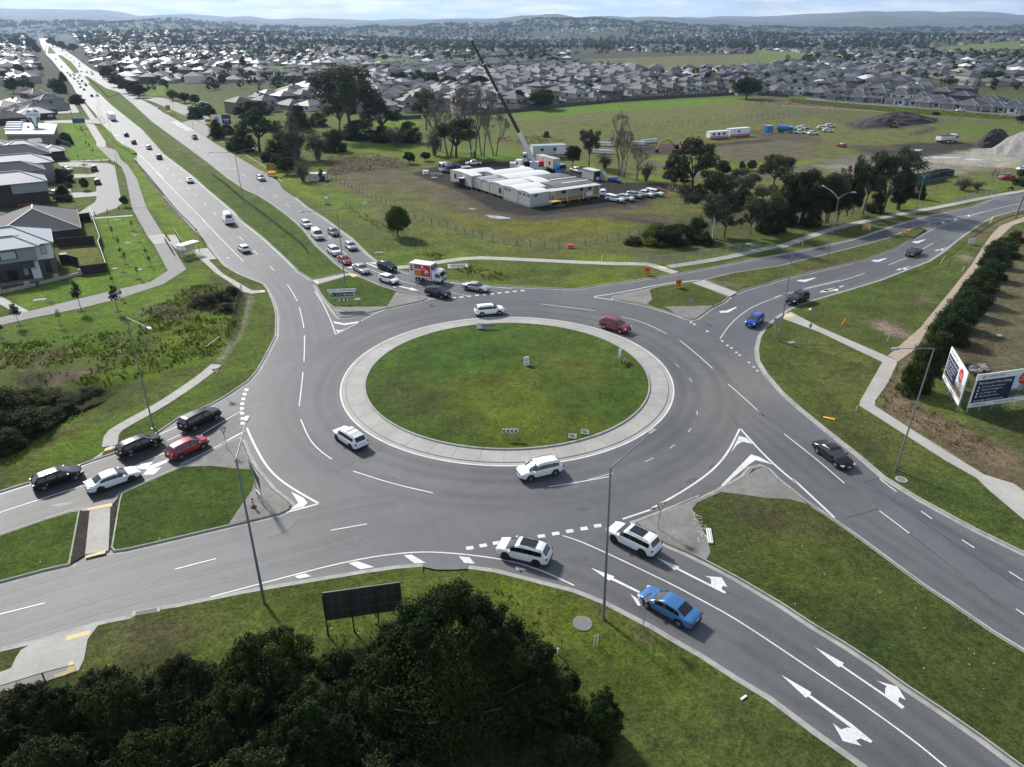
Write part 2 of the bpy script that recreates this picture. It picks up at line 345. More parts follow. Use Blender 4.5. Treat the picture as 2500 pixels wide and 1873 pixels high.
conc_dirty=mat('dirty_concrete',(.185,.178,.165),.85,.22,2.0,.3,8.0,var2=.18,scale2=.4)
kerbc=mat('kerb_concrete',(.30,.295,.28),.8,.25,1.5,.2,6.0,var2=.15,scale2=.3)
pathc=mat('path_concrete',(.36,.345,.32),.85,.12,3.0,.2,8.0,var2=.10,scale2=.3)
paint=mat('road_paint',(.62,.62,.61),.6,.22,6.0,var2=.12,scale2=.5)
paint_worn=mat('worn_road_paint',(.50,.50,.49),.7,.3,6.0)
joint=mat('joint_line',(.17,.168,.16),.9)
seal=mat('crack_sealant',(.045,.045,.048),.6)
tactile=mat('yellow_tactile',(.62,.50,.26),.8,.08,6.0)
# asphalt: one sheet, gridded so that tyre wear can be carried in its colour attribute
def lanes():
    L=[]
    def arc(r,a0,a1):return[(RC.x+r*math.cos(R(a)),RC.y+r*math.sin(R(a)))for a in np.linspace(a0,a1,60)]
    for r in(22.9,24.6,27.0,28.8):L.append(arc(r,0,360))
    return L
RN=np.array([p[:2]for p in ROAD])
def road_mesh():
    bm=bmesh.new();poly=[Vector((p.x,p.y,0))for p in ROAD]
    vs=[bm.verts.new(p)for p in poly]
    for t in tessellate_polygon([poly]):
        try:
            f=bm.faces.new([vs[i]for i in t])
            if f.normal.z<0 or(vs[t[1]].co-vs[t[0]].co).cross(vs[t[2]].co-vs[t[0]].co).z<0:f.normal_flip()
        except ValueError:pass
    for k in range(-80,92,2):
        bmesh.ops.bisect_plane(bm,geom=bm.verts[:]+bm.edges[:]+bm.faces[:],plane_co=(k,0,0),plane_no=(1,0,0))
    ys=list(np.arange(24,190,2.0))+[200,215,230,250,280,320,380,450,550,700,900,1200]
    for k in ys:
        bmesh.ops.bisect_plane(bm,geom=bm.verts[:]+bm.edges[:]+bm.faces[:],plane_co=(0,float(k),0),plane_no=(0,1,0))
    me=bpy.data.meshes.new('road');bm.to_mesh(me);bm.free();me.materials.append(asphalt)
    P=np.array([v.co[:2]for v in me.vertices]);setattr_zone(me,road_col(P));return me
def road_col(P):
    c=np.ones((len(P),3))
    for p,col,soft in ROAD_ZONES:
        d=segdist(P,p);ins=inpoly(P,p);k=np.where(ins,np.clip(.5+d/soft,0,1),np.clip(.5-d/soft,0,1))[:,None];c=c*(1-k)+k*np.array(col)
    c*=(1+.18*np.exp(-segdist(P,RN)/1.1))[:,None]
    return c
ROAD_ZONES=[(gl("X 0,-400 2400,-400 2400,300 900,330 480,900 560,1230 880,1440 450,1657 -200,1657 -300,0"),(.80,.81,.85),2.5),(gl("Q 0,575 550,385 1200,110 1640,10 1640,150 1200,395 800,600 0,850"),(.60,.60,.63),1.0),(gl("Y 1300,900 1600,600 1850,700 1950,860 1700,1100 1500,1150"),(1.36,1.27,1.14),7.0),(gl("Y 1250,1450 1700,1100 1690,1250 1350,1500 1100,1640"),(1.40,1.30,1.16),3.0),(gl("U 990,555 1100,535 2300,1330 2300,1480"),(.80,.80,.85),.8),(gl("E 1480,900 1740,1030 2071,1420; F 1800,420 1960,590; AA 480,130 640,120; F 2000,450 1600,0"),(1.35,1.33,1.30),1.5),(gl("N 0,905 1000,640 2161,330 2161,250 1500,420 1000,550 0,805"),(.78,.79,.83),2.0),(gl('T 1000,560 2212,1180 2212,1600 900,900; V 0,360 1500,1400 1500,2200 0,835'),(.86,.86,.88),1.5),(gl('R 0,610 850,300 2212,0 2212,-300 0,300'),(1.12,1.12,1.13),4.0)]
tag(link(road_mesh(),'road'),kind='structure')
# polished wheel tracks: thin sheets of the same asphalt, darker along the middle
TRK=[0]
def track(pts,closed,amt,w_=.55):
    TRK[0]+=1;z=.003+TRK[0]*.00022;os_=(-w_,-w_*.45,0,w_*.45,w_);mb=MB();ribbon(mb,pts,[(o,z)for o in os_][::-1],closed);me=mb.mesh('road',asphalt);P=np.array([v[:2]for v in mb.v]);c=road_col(P)
    f=np.tile(np.array((0,.75,1,.75,0)),len(pts))*amt*(.75+.45*wob(P,.22,TRK[0]));c*=(1-f)[:,None];setattr_zone(me,c);tag(link(me,'road'),kind='structure')
def dens(p,st=1.2):
    r=[]
    for a_,b_ in zip(p,p[1:]):n_=max(1,int((b_-a_).length/st));r+=[a_.lerp(b_,i/n_)for i in range(n_)]
    return r+[p[-1]]
for r_,am in((22.2,.26),(23.8,.24),(26.5,.22),(28.1,.20),(25.1,-.06)):track([Vector((RC.x+r_*math.cos(k*.0436),RC.y+r_*math.sin(k*.0436)))for k in range(144)],True,am,.75)
for s_ in("T 640,640 1000,790 1400,1010; V 0,600 600,1010 1000,1260 1400,1560 1900,1950","T 900,420 1300,600 1700,790; V 0,230 400,470 800,740 1200,1010 1700,1400 2200,1760","U 150,40 400,210 600,350 850,560 1200,740 1700,1010 2212,1300","U 0,60 300,330 600,600 900,840 1300,1080 1800,1420 2212,1690","Q -200,700 0,630 550,445 1100,215 1600,60","Q -200,830 0,770 550,590 1200,330 1620,120","Z -60,1310 0,1290 250,1215 450,1165 700,1100 850,1075","Z -60,1390 0,1370 250,1290 450,1245 650,1195 800,1150","AA 700,0 1100,480 1500,880 1700,1200 1750,1657","AA 900,0 1300,420 1700,820 1960,1200 2050,1657","N 0,1100 300,1030 700,900 1200,700 1700,500","N 0,1240 300,1150 700,1020 1200,820 1500,680"):
    p_=smooth_line(gl(s_),2)
    for o_ in(-.78,.78):track(dens(offset(p_,o_,False)),False,.20)
def slab(name,poly,z0,z1,m,zone=None):
    o=MB().prism(poly,z0,z1).build(name,m);
    if zone is not None:setattr_zone(o.data,np.tile(np.array(zone),(len(o.data.vertices),1)))
    return tag(o,kind='structure')
KERB=[(.42,.006),(.03,.014),(0,.13),(-.17,.145),(-.19,-.10)]
def kerb(poly,closed,road_left,name='kerb'):
    mb=MB();s=1 if road_left else-1
    ribbon(mb,poly,[(o*s,z)for o,z in KERB]if s>0 else[(o*s,z)for o,z in KERB][::-1],closed)
    return tag(mb.build(name,kerbc,smooth=None),kind='structure')
CCW=area(ROAD)>0;OUTER=[]
# outer kerb: split where the highway has a sealed shoulder and no kerb
def part_of(a,b):
    i=min(range(len(ROAD)),key=lambda k:(ROAD[k]-a).length);j=min(range(len(ROAD)),key=lambda k:(ROAD[k]-b).length)
    return ROAD[i:j+1]if i<=j else ROAD[i:]+ROAD[:j+1]
for a,b in((g('R',0,605),g('S',1050,106)),(g('S',1400,122),g('V',1300,1760)),(g('U',3000,1500),g('N',2161,405)),(g('N',2161,243),g('L',85,12)),(g('E',1215,415),g('E',1735,905)),(g('AA',590,330),g('Q',0,560)),(g('A',1330,915),g('A',885,645))):
    OUTER.append(part_of(a,b));kerb(OUTER[-1],False,CCW)
def zone_poly(name,poly,z,zones,base,step=.6,m=None,dome=0.0,c=None,r=1.0):
    P=[Vector((p[0],p[1],0))for p in poly]
    bm=bmesh.new();vs=[bm.verts.new(p)for p in P]
    for t in tessellate_polygon([P]):
        try:
            f=bm.faces.new([vs[i]for i in t])
            if(vs[t[1]].co-vs[t[0]].co).cross(vs[t[2]].co-vs[t[0]].co).z<0:f.normal_flip()
        except ValueError:pass
    xs=[p.x for p in P];ys=[p.y for p in P]
    nx=min(60,int((max(xs)-min(xs))/step));ny=min(60,int((max(ys)-min(ys))/step))
    for k in range(1,nx):bmesh.ops.bisect_plane(bm,geom=bm.verts[:]+bm.edges[:]+bm.faces[:],plane_co=(min(xs)+(max(xs)-min(xs))*k/nx,0,0),plane_no=(1,0,0))
    for k in range(1,ny):bmesh.ops.bisect_plane(bm,geom=bm.verts[:]+bm.edges[:]+bm.faces[:],plane_co=(0,min(ys)+(max(ys)-min(ys))*k/ny,0),plane_no=(0,1,0))
    for v in bm.verts:
        v.co.z=z
        if dome:v.co.z+=dome*max(0,1-((v.co.x-c[0])**2+(v.co.y-c[1])**2)/r**2)
    me=bpy.data.meshes.new(name);bm.to_mesh(me);bm.free();me.materials.append(m or grass)
    Q=np.array([v.co[:2]for v in me.vertices]);col=np.tile(np.array(base,float),(len(Q),1));mixzones(Q,col,zones)
    setattr_zone(me,col);return tag(link(me,name),kind='structure')
for k,poly in ISLANDS.items():
    poly=poly if area(poly)>0 else poly[::-1];ISLANDS[k]=poly
    mb=MB();ribbon(mb,poly,[(-.40,.006),(-.02,.014),(.0,.12),(.20,.14),(.22,.05)][::1],True)
    tag(mb.build('kerb',kerbc),kind='structure')
    base={'west':(.075,.115,.022),'westnose':(.066,.100,.022),'north':(.060,.098,.020),'median':(.074,.110,.024),'east':(.072,.096,.028),'eastmedian':(.085,.098,.036),'south':(.070,.090,.028)}.get(k,GREEN)
    zs=[]
    if k=='median':zs=[(gl("G 0,500 450,820 830,1098 700,1010 420,850 250,760 80,640"),(.13,.125,.07),1.5),(gl("G 0,640 500,1010 800,1240 1400,1657 1600,1657 900,1240 400,880 0,600"),(.055,.085,.022),1.5)]
    if k=='south':zs=[(gl("V 300,100 900,300 1300,700 1000,650 600,400"),(.045,.065,.022),2.0),(gl("U 0,700 500,760 700,1000 300,1000"),(.10,.095,.045),2.5),(gl("U 100,1000 600,1000 900,1300 300,1300"),(.085,.105,.024),3)]
    if k=='eastmedian':zs=[(gl("M 1370,500 1660,570 1640,600 1330,510"),(.20,.175,.13),.5),(gl("N 200,960 700,830 700,860 200,990"),(.12,.105,.05),1.5)]
    zone_poly('grass_island',poly,.128,zs,base,.9)
for s in("Q 1200,402 1370,332 1540,238 1608,210 1632,230 1655,305 1712,405 1735,440 1700,415 1420,388 1230,395","Q 1735,440 1835,550 1938,630 1958,652 1942,675 1885,702 1660,758 1545,782 1640,640 1700,560","L 1075,945 1365,995 1375,1003 1330,1024 1000,1094 985,1085","L 430,1060 470,1090 880,1090 985,1085 1000,1094 600,1184 525,1188 495,1165 437,1083","M 398,680 415,665 750,596 760,605 745,612 760,640 770,700 722,742 740,752 452,694","M 890,768 1390,757 1450,722 1462,724 1357,764 1205,874 1160,882 1104,874 1005,833","N 1300,600 1140,690 1372,556 1365,542 1315,534 1250,562 1300,580","T 1312,285 1560,197 1830,75; Y 1500,1545 1700,1432 1790,1374 1850,1360; U 235,475 295,542 515,718 620,800 560,745 400,700 200,690 0,660; T 2060,15 1850,110 1805,170 1860,280 1940,430 1970,560 1930,628 1770,553 1560,463 1405,365"):
    tag(MB().prism(gl(s),.125,.150).build('traffic_island',conc_dirty),kind='structure')
    # roundabout: dished apron, kerb and grassed centre
ring=[(RC.x+math.cos(2*math.pi*k/144),RC.y+math.sin(2*math.pi*k/144))for k in range(144)]
def circ(r,n=144):return[Vector((RC.x+r*math.cos(2*math.pi*k/n),RC.y+r*math.sin(2*math.pi*k/n)))for k in range(n)]
mb=MB();ribbon(mb,circ(20.9),[(.0,.006),(.45,.012),(.50,.055),(2.75,.13)],True);tag(mb.build('roundabout_apron',concrete,smooth=30),kind='structure')
mb=MB();ribbon(mb,circ(18.15),[(-.02,.10),(.0,.26),(.20,.28),(.24,.12)],True);tag(mb.build('kerb',kerbc),kind='structure')
mb=MB()
for k in range(44):
    a=2*math.pi*(k+rnd.uniform(-.1,.1))/44
    p0=Vector((RC.x+18.2*math.cos(a),RC.y+18.2*math.sin(a),.134));p1=Vector((RC.x+20.85*math.cos(a),RC.y+20.85*math.sin(a),.012))
    t=Vector((-math.sin(a),math.cos(a),0))*.022;mid=Vector((RC.x+20.4*math.cos(a),RC.y+20.4*math.sin(a),.062))
    mb.quad(p0-t,mid-t,mid+t,p0+t);
ribbon(mb,circ(20.42),[(0,.060),(.07,.064)],True)
tag(mb.build('apron_joints',joint),kind='structure')
zone_poly('roundabout_grass',circ(18.0),.22,[(gl("Y 0,700 250,750 400,950 350,1150 0,1150; X 1500,1150 1450,950 1650,800 2025,760"),(.108,.132,.022),2.5),(gl("Y 350,620 700,650 750,800 500,850"),(.095,.115,.026),2.0),(gl("Y 0,1150 400,1130 700,1000 750,1100 400,1210 0,1215"),(.105,.125,.020),1.5),(gl("X 900,620 1300,470 2025,350 2025,700 1300,850"),(.055,.105,.020),3),(gl("X 800,900 1400,900 1500,1300 900,1200"),(.065,.085,.030),2.5),(gl("Y 700,900 1000,700 1000,900 800,1050"),(.055,.098,.018),2)],(.070,.108,.022),.7,dome=.35,c=RC,r=18)
# ------------------------------------------------------------------ footpaths, driveways, small roads
def slabs(name,m,z,specs,z0=.02):
    for s in specs:tag(MB().prism(gl(s),z0,z).build(name,m),kind='structure')
def strip_path(name,m,s,w,z=.145,it=1):
    p=smooth_line(gl(s),it);mb=MB();ribbon(mb,p,[(w/2,.02),(w/2,z),(-w/2,z),(-w/2,.02)]);tag(mb.build(name,m),kind='structure')
    mj=MB();acc=0.0
    for i in range(len(p)-1):
        d=(p[i+1]-p[i]);L=d.length
        if L<1e-4:continue
        n_=Vector((-d.y,d.x))/L;t=(1.5-acc)if acc else 0
        while t<L:
            q=p[i]+d*(t/L);e=d/L*.02
            mj.quad((q.x+n_.x*w/2-e.x,q.y+n_.y*w/2-e.y,z+.004),(q.x+n_.x*w/2+e.x,q.y+n_.y*w/2+e.y,z+.004),(q.x-n_.x*w/2+e.x,q.y-n_.y*w/2+e.y,z+.004),(q.x-n_.x*w/2-e.x,q.y-n_.y*w/2-e.y,z+.004));t+=1.5
        acc=(acc+L)%1.5
    if mj.f and m is not tanm:tag(mj.build('path_joints',joint),kind='structure')
tanm=mat('gravel_path',(.36,.285,.225),.9,.16,2.5,.3,5.0)
path_grey=mat('grey_path',(.215,.212,.205),.85,.10,3.0,.2,8.0,var2=.06,scale2=.4)
side_asph=mat('side_street_asphalt',(.115,.116,.12),.7,.10,4.0,.1,9.0)
slabs('footpath',pathc,.15,["AA 385,395 590,370 715,520 605,530 800,720 1190,945 1365,940 1368,970 1180,990 1060,960 900,840 700,710 560,580 440,480","W 0,90 850,460 740,700 600,890 600,945 980,1190 1580,1548; U 1320,150 1900,510 2130,580 2212,640 2212,860 1940,630 1850,540 1600,400 1290,190; W 1380,1548 900,1240 560,1020 430,940 440,890 680,470 0,145; N 40,1370 60,1325 110,1310","O 920,1400 1085,1395; Q 760,270 700,290 620,345 690,320; O 870,1430","F 1490,650 1660,635 1720,725 1560,740","F 1690,645 1780,640 1885,790 1805,800"])
slabs('footpath',path_grey,.14,["F 1336,371 1485,371 1640,620 1660,634 1490,649","F 1560,742 1720,727 1885,990 1660,1140 1200,1290 800,1390 300,1490 0,1560 -700,1750 -700,1650 0,1480 300,1415 800,1290 1240,1185 1520,1120 1700,1005","E 1240,832 1340,828 1470,870 1530,990 1620,1060 1730,1230 1855,1600 1670,1600 1590,1200 1530,1070 1400,990"])
slabs('footpath',pathc,.14,["E 1080,530 1190,540 1335,760 1340,800 1340,826 1238,830 1215,800 1220,765","E 1000,262 1060,262 1212,470 1142,480","F -100,1180 0,1260 300,1418 170,1440 0,1345 -100,1290","F 920,468 1340,440 1345,452 925,482","E 870,1005 1380,985 1382,995 870,1016"])
strip_path('footpath',pathc,"O 1800,722 1700,810 1450,985 1240,1112 1050,1215 930,1290 915,1400",1.5)
strip_path('footpath',pathc,"N 0,742 380,608 560,555 900,480 1300,405 1500,368 1900,285 2161,242 2400,195",1.9)
strip_path('footpath',pathc,"M 1985,174 1800,215 1450,295 1100,350 930,375",1.9)
strip_path('footpath',pathc,"L 1060,705 1230,695 1500,650 1820,605 2212,620; M 330,343 600,345 740,350 850,385 1000,435",2.0,.15)
slabs('footpath',pathc,.135,["L 245,832 580,760 700,775 735,800 620,773 300,868","M 1172,532 1280,506 1605,627 1533,666","Q 608,690 748,660 735,960 577,985"])
slabs('footpath',tanm,.125,["W 740,400 1180,20; N 1250,1440 1500,1140 1700,890 1800,730 1880,620 1950,550 2161,470 2161,512 2060,545 1955,645 1835,745 1745,925 1605,1095 1505,1265 1335,1410 1235,1600; W 1120,270 855,458"])
slabs('footpath',pathc,.15,["R -400,1000 0,775 90,742 130,655 170,600 270,540 520,470 760,412 680,520 650,680 610,760 400,830 0,965 -400,1110"])
slabs('tactile_paving',tactile,.156,["R 520,495 705,447 690,485 510,532","R 420,795 520,762 540,692 570,692 585,760 500,800 425,815","Q 582,677 753,640 763,661 600,690","Q 578,997 718,957 713,980 577,1012","L 595,772 640,762 700,778 660,800","L 262,838 300,830 318,860 300,866","AA 1300,945 1362,942 1366,968 1305,972","N 60,1330 110,1325 140,1350 40,1362","M 830,370 900,372 930,392 850,388","Q 715,268 765,258 762,275 705,290"],.14)
slabs('side_street',side_asph,.125,["E 720,1020 1000,1018 1380,1035 1450,1070 1530,1480 1540,1545 1480,1600 1350,1640 1000,1760 800,1800 1100,1590 1200,1530 1222,1480 1215,1170 1150,1090 1000,1080 760,1065","E 710,270 930,270 1005,390 740,402 690,330","E 560,500 760,490 1140,482 1300,440 1360,500 1300,538 1190,530 760,522 560,540"])
slabs('driveway',pathc,.135,["AD 1365,200 1765,190 1772,250 1350,268","AD 1300,542 1785,522 1785,600 1312,638","AD 1000,460 1310,420 1300,640 1000,690"])
slabs('side_street',side_asph,.125,["G -300,150 0,165 60,185 300,265 420,320 500,420 430,440 350,395 180,330 -100,210","G 180,415 300,380 430,440 490,520 430,560 300,480","D 430,800 700,828 1000,848 1600,893 2212,938 2212,965 1600,918 1000,868 700,848 600,838 420,815"])
mb=MB();
for s in("E 1160,1045 1290,1075 1335,1135","E 1370,1465 1360,1530 1290,1590"):
    pass
for s in("Q 550,690 608,690 577,985 482,1048","Q 750,660 812,580 798,620 745,935 737,958"):
    o_=MB().prism(gl(s),.02,.118).build('bare_soil',grass);setattr_zone(o_.data,np.tile(np.array((.075,.062,.05)),(len(o_.data.vertices),1)));tag(o_,kind='structure')
    # ------------------------------------------------------------------ painted lines
lines=MB()
def dashline(s,w=.13,z=.018):
    p=gl(s);p=smooth_line(p,2)if len(p)>2 else p
    ribbon(lines,p,[(w/2,z),(-w/2,z)][::-1])
for s in("AA 1665,858 1730,950 1800,1080","AA 1828,1162 1865,1310 1888,1440","X 160,440 160,560 155,675","X 147,767 130,930 112,1075","X 127,1195 200,1370 290,1470 405,1552","Z 763,1018 850,1046 935,1065","Z 1185,1052 1250,1042 1315,1030","Z 715,1146 793,1132","Z 378,1230 467,1207","Z -60,1342 97,1303","Y 335,255 520,278 700,300","Y 875,340 1030,380 1180,455","Y 1268,500 1380,590 1490,690","Y 1595,795 1720,905 1842,1018","U 145,0 212,58","U 360,188 600,375 827,570","U 1097,782 1327,955","U 1097,535 1228,635","U 1418,785 1502,845","U 1732,1005 1830,1068","U 2095,1250 2205,1320","V 2150,275 2260,350","AA 1018,210 1068,258","AA 1210,392 1266,450","AA 1428,608 1490,668","G 505,1320 530,1348","G 405,1225 428,1250","G 315,1140 330,1158","G 232,1068 258,1088","G 155,990 180,1015","G 85,930 105,950","G 22,872 45,890","E 1905,895 1930,920","E 1845,840 1865,860","E 1785,788 1805,806","E 1725,732 1745,750","E 1665,680 1682,696","E 1605,630 1622,644","E 1550,582 1566,596","E 1500,538 1515,550","E 1380,430 1395,443","E 1320,378 1333,390","E 1265,330 1277,340","E 1215,285 1226,295","E 1165,240 1175,249","G 1235,1235 1270,1262","G 1112,1140 1150,1165","G 985,1065 1020,1090","G 790,935 830,960","G 700,875 730,895","G 625,830 650,845","G 545,780 568,795","G 475,733 495,747","G 405,690 425,703","G 340,650 360,663","G 285,610 303,622","G 232,575 250,587","G 180,540 196,551","G 130,508 145,518","G 85,478 99,487","G 40,448 53,457","L 405,390 440,415","L 548,540 590,570","T 640,398 800,450 1020,548 1300,680 1650,850 1900,985 2212,1155; V 600,760 1000,1030 1400,1320 1600,1490 2000,1800","Q -60,718 0,695 555,515","Q 920,375 1110,295","Q 1130,210 1250,155","O 2010,1100 1840,1195 1680,1290","Q 1220,370 1420,275 1650,150","Q 550,385 800,290 1200,115","Q -40,590 0,575 230,500","N -30,1172 250,1098 560,1030 760,965","N 970,890 1130,828","N 1270,750 1365,697","Y 1540,490 1600,400 1700,310 1800,255 1990,185","L 830,720 920,755","L 1110,825 1240,860 1370,890","L 1620,945 1700,960","L 1710,962 1790,978","L 1400,995 1480,1008","AP 1000,332 1271,268"):dashline(s)
for s in("AA 530,-10 800,270 1075,545","F 1580,0 1750,180 2071,500","E 1740,895 1900,1060 2071,1220","AA 1040,0 1295,205 1585,468 1755,632","G 1075,1650 880,1482 690,1310 445,1102 310,982 190,885 -10,735","E 1795,615 1595,455 1395,296 1235,136","G -5,508 215,658 445,828 640,985 825,1108","G 560,585 900,780 1100,905 1190,1010","N 1320,525 1560,475 1800,425","N 1300,602 1390,560 1560,502 1800,425 2000,375 2161,345","N -10,800 400,728 700,662 1000,556 1300,468 1500,426","L 2212,905 1960,884 1600,842","L 275,930 330,1010 370,1080 440,1230 480,1355","L 480,1355 700,1240 900,1130 1130,1060 1400,1010 1480,1005","AM 215,190 100,250 0,310","Z 455,1290 575,1258 760,1210 880,1193 960,1193 1090,1208 1170,1232 1240,1265","AB 80,185 250,640 400,740 640,1040","AB 1280,1372 1470,1575"):dashline(s,.14)
for s in("AM 230,165 270,260 330,380 400,500 500,610 640,710 870,840","AM 868,843 720,885 580,920","Y 1675,1093 1600,1250 1500,1370 1350,1480 1200,1570 1050,1650; T 1540,130 1180,250","Y 1675,1093 1850,1290 2071,1480; U 400,508 750,835","M 200,662 500,615 900,530 1240,500","M 200,668 390,695"):dashline(s,.22)
ribbon(lines,circ(20.98),[(-.13,.018),(.06,.018)],True)
def patch(f,pts):lines.prism([g(f,*p)for p in pts],.018,.018)
for c in((450,403),(578,380),(705,358),(833,335),(955,310),(45,465),(-75,487),(-195,510)):patch('T',[(c[0]-38,c[1]-10),(c[0]+28,c[1]-19),(c[0]+38,c[1]+10),(c[0]-28,c[1]+19)])
for c in((2048,926),(2033,962),(2022,1002),(2013,1042),(2010,1082),(2013,1122),(2016,1165),(2015,1205)):patch('O',[(c[0]-16,c[1]-10),(c[0]+16,c[1]-11),(c[0]+16,c[1]+10),(c[0]-16,c[1]+11)])
for c in((1640,995),(1715,988),(1790,980),(1868,970),(1945,963),(2015,956),(2088,948),(2165,940),(2240,932),(2315,925)):patch('L',[(c[0]-22,c[1]-3),(c[0]+18,c[1]-7),(c[0]+22,c[1]+3),(c[0]-18,c[1]+7)])
for q in([(60,180),(140,160),(190,182),(90,200)],[(475,80),(545,65),(675,110),(570,128)],[(903,20),(965,15),(1073,78),(985,82)],[(1327,27),(1410,35),(1452,85),(1370,78)],[(1760,105),(1835,122),(1852,140),(1770,128)]):patch('S',q)
patch('L',[(455,1225),(560,1247),(740,1222),(700,1240),(570,1265),(470,1245)]);patch('L',[(480,1303),(510,1315),(572,1303),(500,1338)])
patch('AM',[(625,735),(735,790),(772,835),(735,870),(620,895),(690,835)])
patch('Y',[(1670,1145),(1720,1160),(1760,1198),(1690,1185),(1655,1205),(1612,1260)]);patch('Y',[(1748,1270),(1800,1285),(1905,1340),(1780,1308),(1740,1335),(1560,1485),(1545,1480)])
patch('V',[(595,568),(820,692),(812,712),(1140,935),(1140,890),(1150,870),(1072,828),(1235,875),(1300,978),(1250,955),(1240,990),(1290,1030),(1272,1048),(1140,952),(800,720),(780,725)])
patch('V',[(337,783),(570,918),(560,938),(880,1160),(1043,1295),(1030,1310),(950,1275),(915,1290),(960,1333),(815,1295),(735,1155),(800,1205),(850,1190),(880,1195),(548,952),(530,962)])
patch('T',[(1490,598),(1690,680),(1680,692),(1975,840),(1975,800),(1970,785),(1920,762),(2070,775),(2122,860),(2080,850),(2070,880),(2112,908),(2100,922),(1660,700),(1650,712)])
patch('T',[(890,687),(1105,765),(1095,780),(1345,905),(1335,920),(1075,795),(1060,805)]);patch('T',[(1250,925),(1320,970),(1345,1030),(1318,1030)])
patch('Q',[(915,388),(960,365),(1035,355),(1000,385),(1135,335),(1145,348),(1030,402),(1090,390),(1040,438),(965,442),(995,405),(930,400)])
patch('L',[(1105,876),(1210,900),(1222,893),(1308,928),(1212,920),(1200,910),(1103,886)]);patch('L',[(1035,885),(1105,880),(1060,896)]);patch('L',[(785,648),(890,692),(885,702),(778,656)]);patch('L',[(805,645),(870,648),(882,662),(838,660)]);patch('L',[(580,692),(640,684),(652,704),(610,702)])
for x,y in((0,0),(658,-175),(1016,-340)):
    k=1-x/3300;patch('N',[(158+x,1030+y),(158+x+50*k,1016+y),(158+x+50*k,1025+y),(158+x+165*k,1013+y-12*k),(158+x+172*k,1018+y-12*k),(158+x+85*k,1038+y),(158+x+55*k,1036+y),(158+x+85*k,1044+y)])
for x,y,k in((355,1130,1),(1028,935,.6),(1368,766,.5)):
    patch('N',[(x,y),(x+75*k,y-26*k),(x+78*k,y-18*k),(x+215*k,y-58*k),(x+222*k,y-52*k),(x+130*k,y-26*k),(x+168*k,y-30*k),(x+172*k,y-8*k),(x+130*k,y-6*k),(x+112*k,y-22*k),(x+82*k,y-10*k),(x+84*k,y-2*k)])
patch('M',[(1432,802),(1500,800),(1595,762),(1605,770),(1520,818),(1440,822)]);patch('N',[(1430,512),(1455,508),(1470,522),(1442,526)]);patch('N',[(1540,482),(1562,478),(1577,492),(1552,496)]);patch('N',[(1660,455),(1680,451),(1692,460),(1670,464)])
tag(lines.build('road_markings',paint),kind='structure')
worn=MB();_l=lines;lines=worn
for s in("Y 1240,660 1265,682","Y 1335,755 1350,780","Y 1385,975 1387,1005","Y 1345,1092 1325,1120","Y 1235,1205 1200,1230","Y 1095,1292 1033,1320","Y 820,1395 650,1440"):dashline(s,.10)
for c in((1345,379),(1368,393),(1455,440),(1555,505),(1590,535),(1618,552),(1650,582),(1672,600),(1735,650),(1768,680),(1792,706)):patch('Y',[(c[0]-12,c[1]-3),(c[0]+4,c[1]-6),(c[0]+12,c[1]+3),(c[0]-4,c[1]+6)])
patch('AP',[(1120,352),(1165,338),(1271,320),(1271,328),(1200,345),(1260,355),(1200,355)]);patch('AA',[(840,500),(880,484),(885,494),(850,510)])
for i in range(7):
    u,v=215-i*24,488-i*14;patch('G',[(u,v),(u+85,v-5),(u+90,v+2),(u+6,v+8)])
for s in("E 1305,520 1330,545 1360,540",):dashline(s,.1)
for u,v in((1400,605),(1460,680),(1535,765)):patch('E',[(u-25,v-4),(u+25,v-4),(u+35,v+6),(u+20,v+2),(u-25,v+3)])
dashline("E 1190,1045 1290,1075 1335,1135",.1);dashline("E 1370,1465 1360,1530 1290,1590",.1)
lines=_l;tag(worn.build('road_markings',paint_worn),kind='structure')
for o_ in(worn,):pass
smu=MB()
for f,u,v,a,b,t_ in(('Q',1900,800,1.6,.7,.9),('Y',1500,1350,.9,.3,.6),('Y',1360,1445,.8,.35,.5),('Y',1285,1510,.6,.3,.4),('Y',1255,1050,.5,.3,0),('Y',610,1635,.9,.25,.1),('T',840,605,.5,.25,.1),('X',660,1530,2.0,.8,-.5),('Z',830,1030,1.5,.35,-.2),('Q',430,640,1.0,.3,.3),('V',660,1095,.25,.15,0),('M',1350,880,.8,.3,-.3)):
    c_=g(f,u,v);q_=random.Random(u);smu.prism([(c_.x+a*q_.uniform(.7,1.2)*math.cos(k*.45)*math.cos(t_)-b*math.sin(k*.45)*math.sin(t_),c_.y+a*math.cos(k*.45)*math.sin(t_)+b*q_.uniform(.7,1.2)*math.sin(k*.45)*math.cos(t_))for k in range(14)],.0145,.0145)
tag(smu.build('road_stains',mat('oil_stain',(.082,.082,.084),.6,.3,3.0)),kind='structure')
sea=MB();lines=sea
for s in("U 975,555 1100,535","U 980,555 1200,700 1600,985 2300,1460","U 820,845 1090,765","U 1330,960 1650,1210 2000,1500","X 450,1655 640,1560 890,1440","X 400,600 380,760 290,900 260,1010 310,1200 500,1480","X 0,950 80,1300 220,1520","R 0,640 520,525 850,405 1190,335 1900,195 2212,130"):dashline(s,.05,.0155)
lines=_l;tag(sea.build('crack_seals',seal),kind='structure')
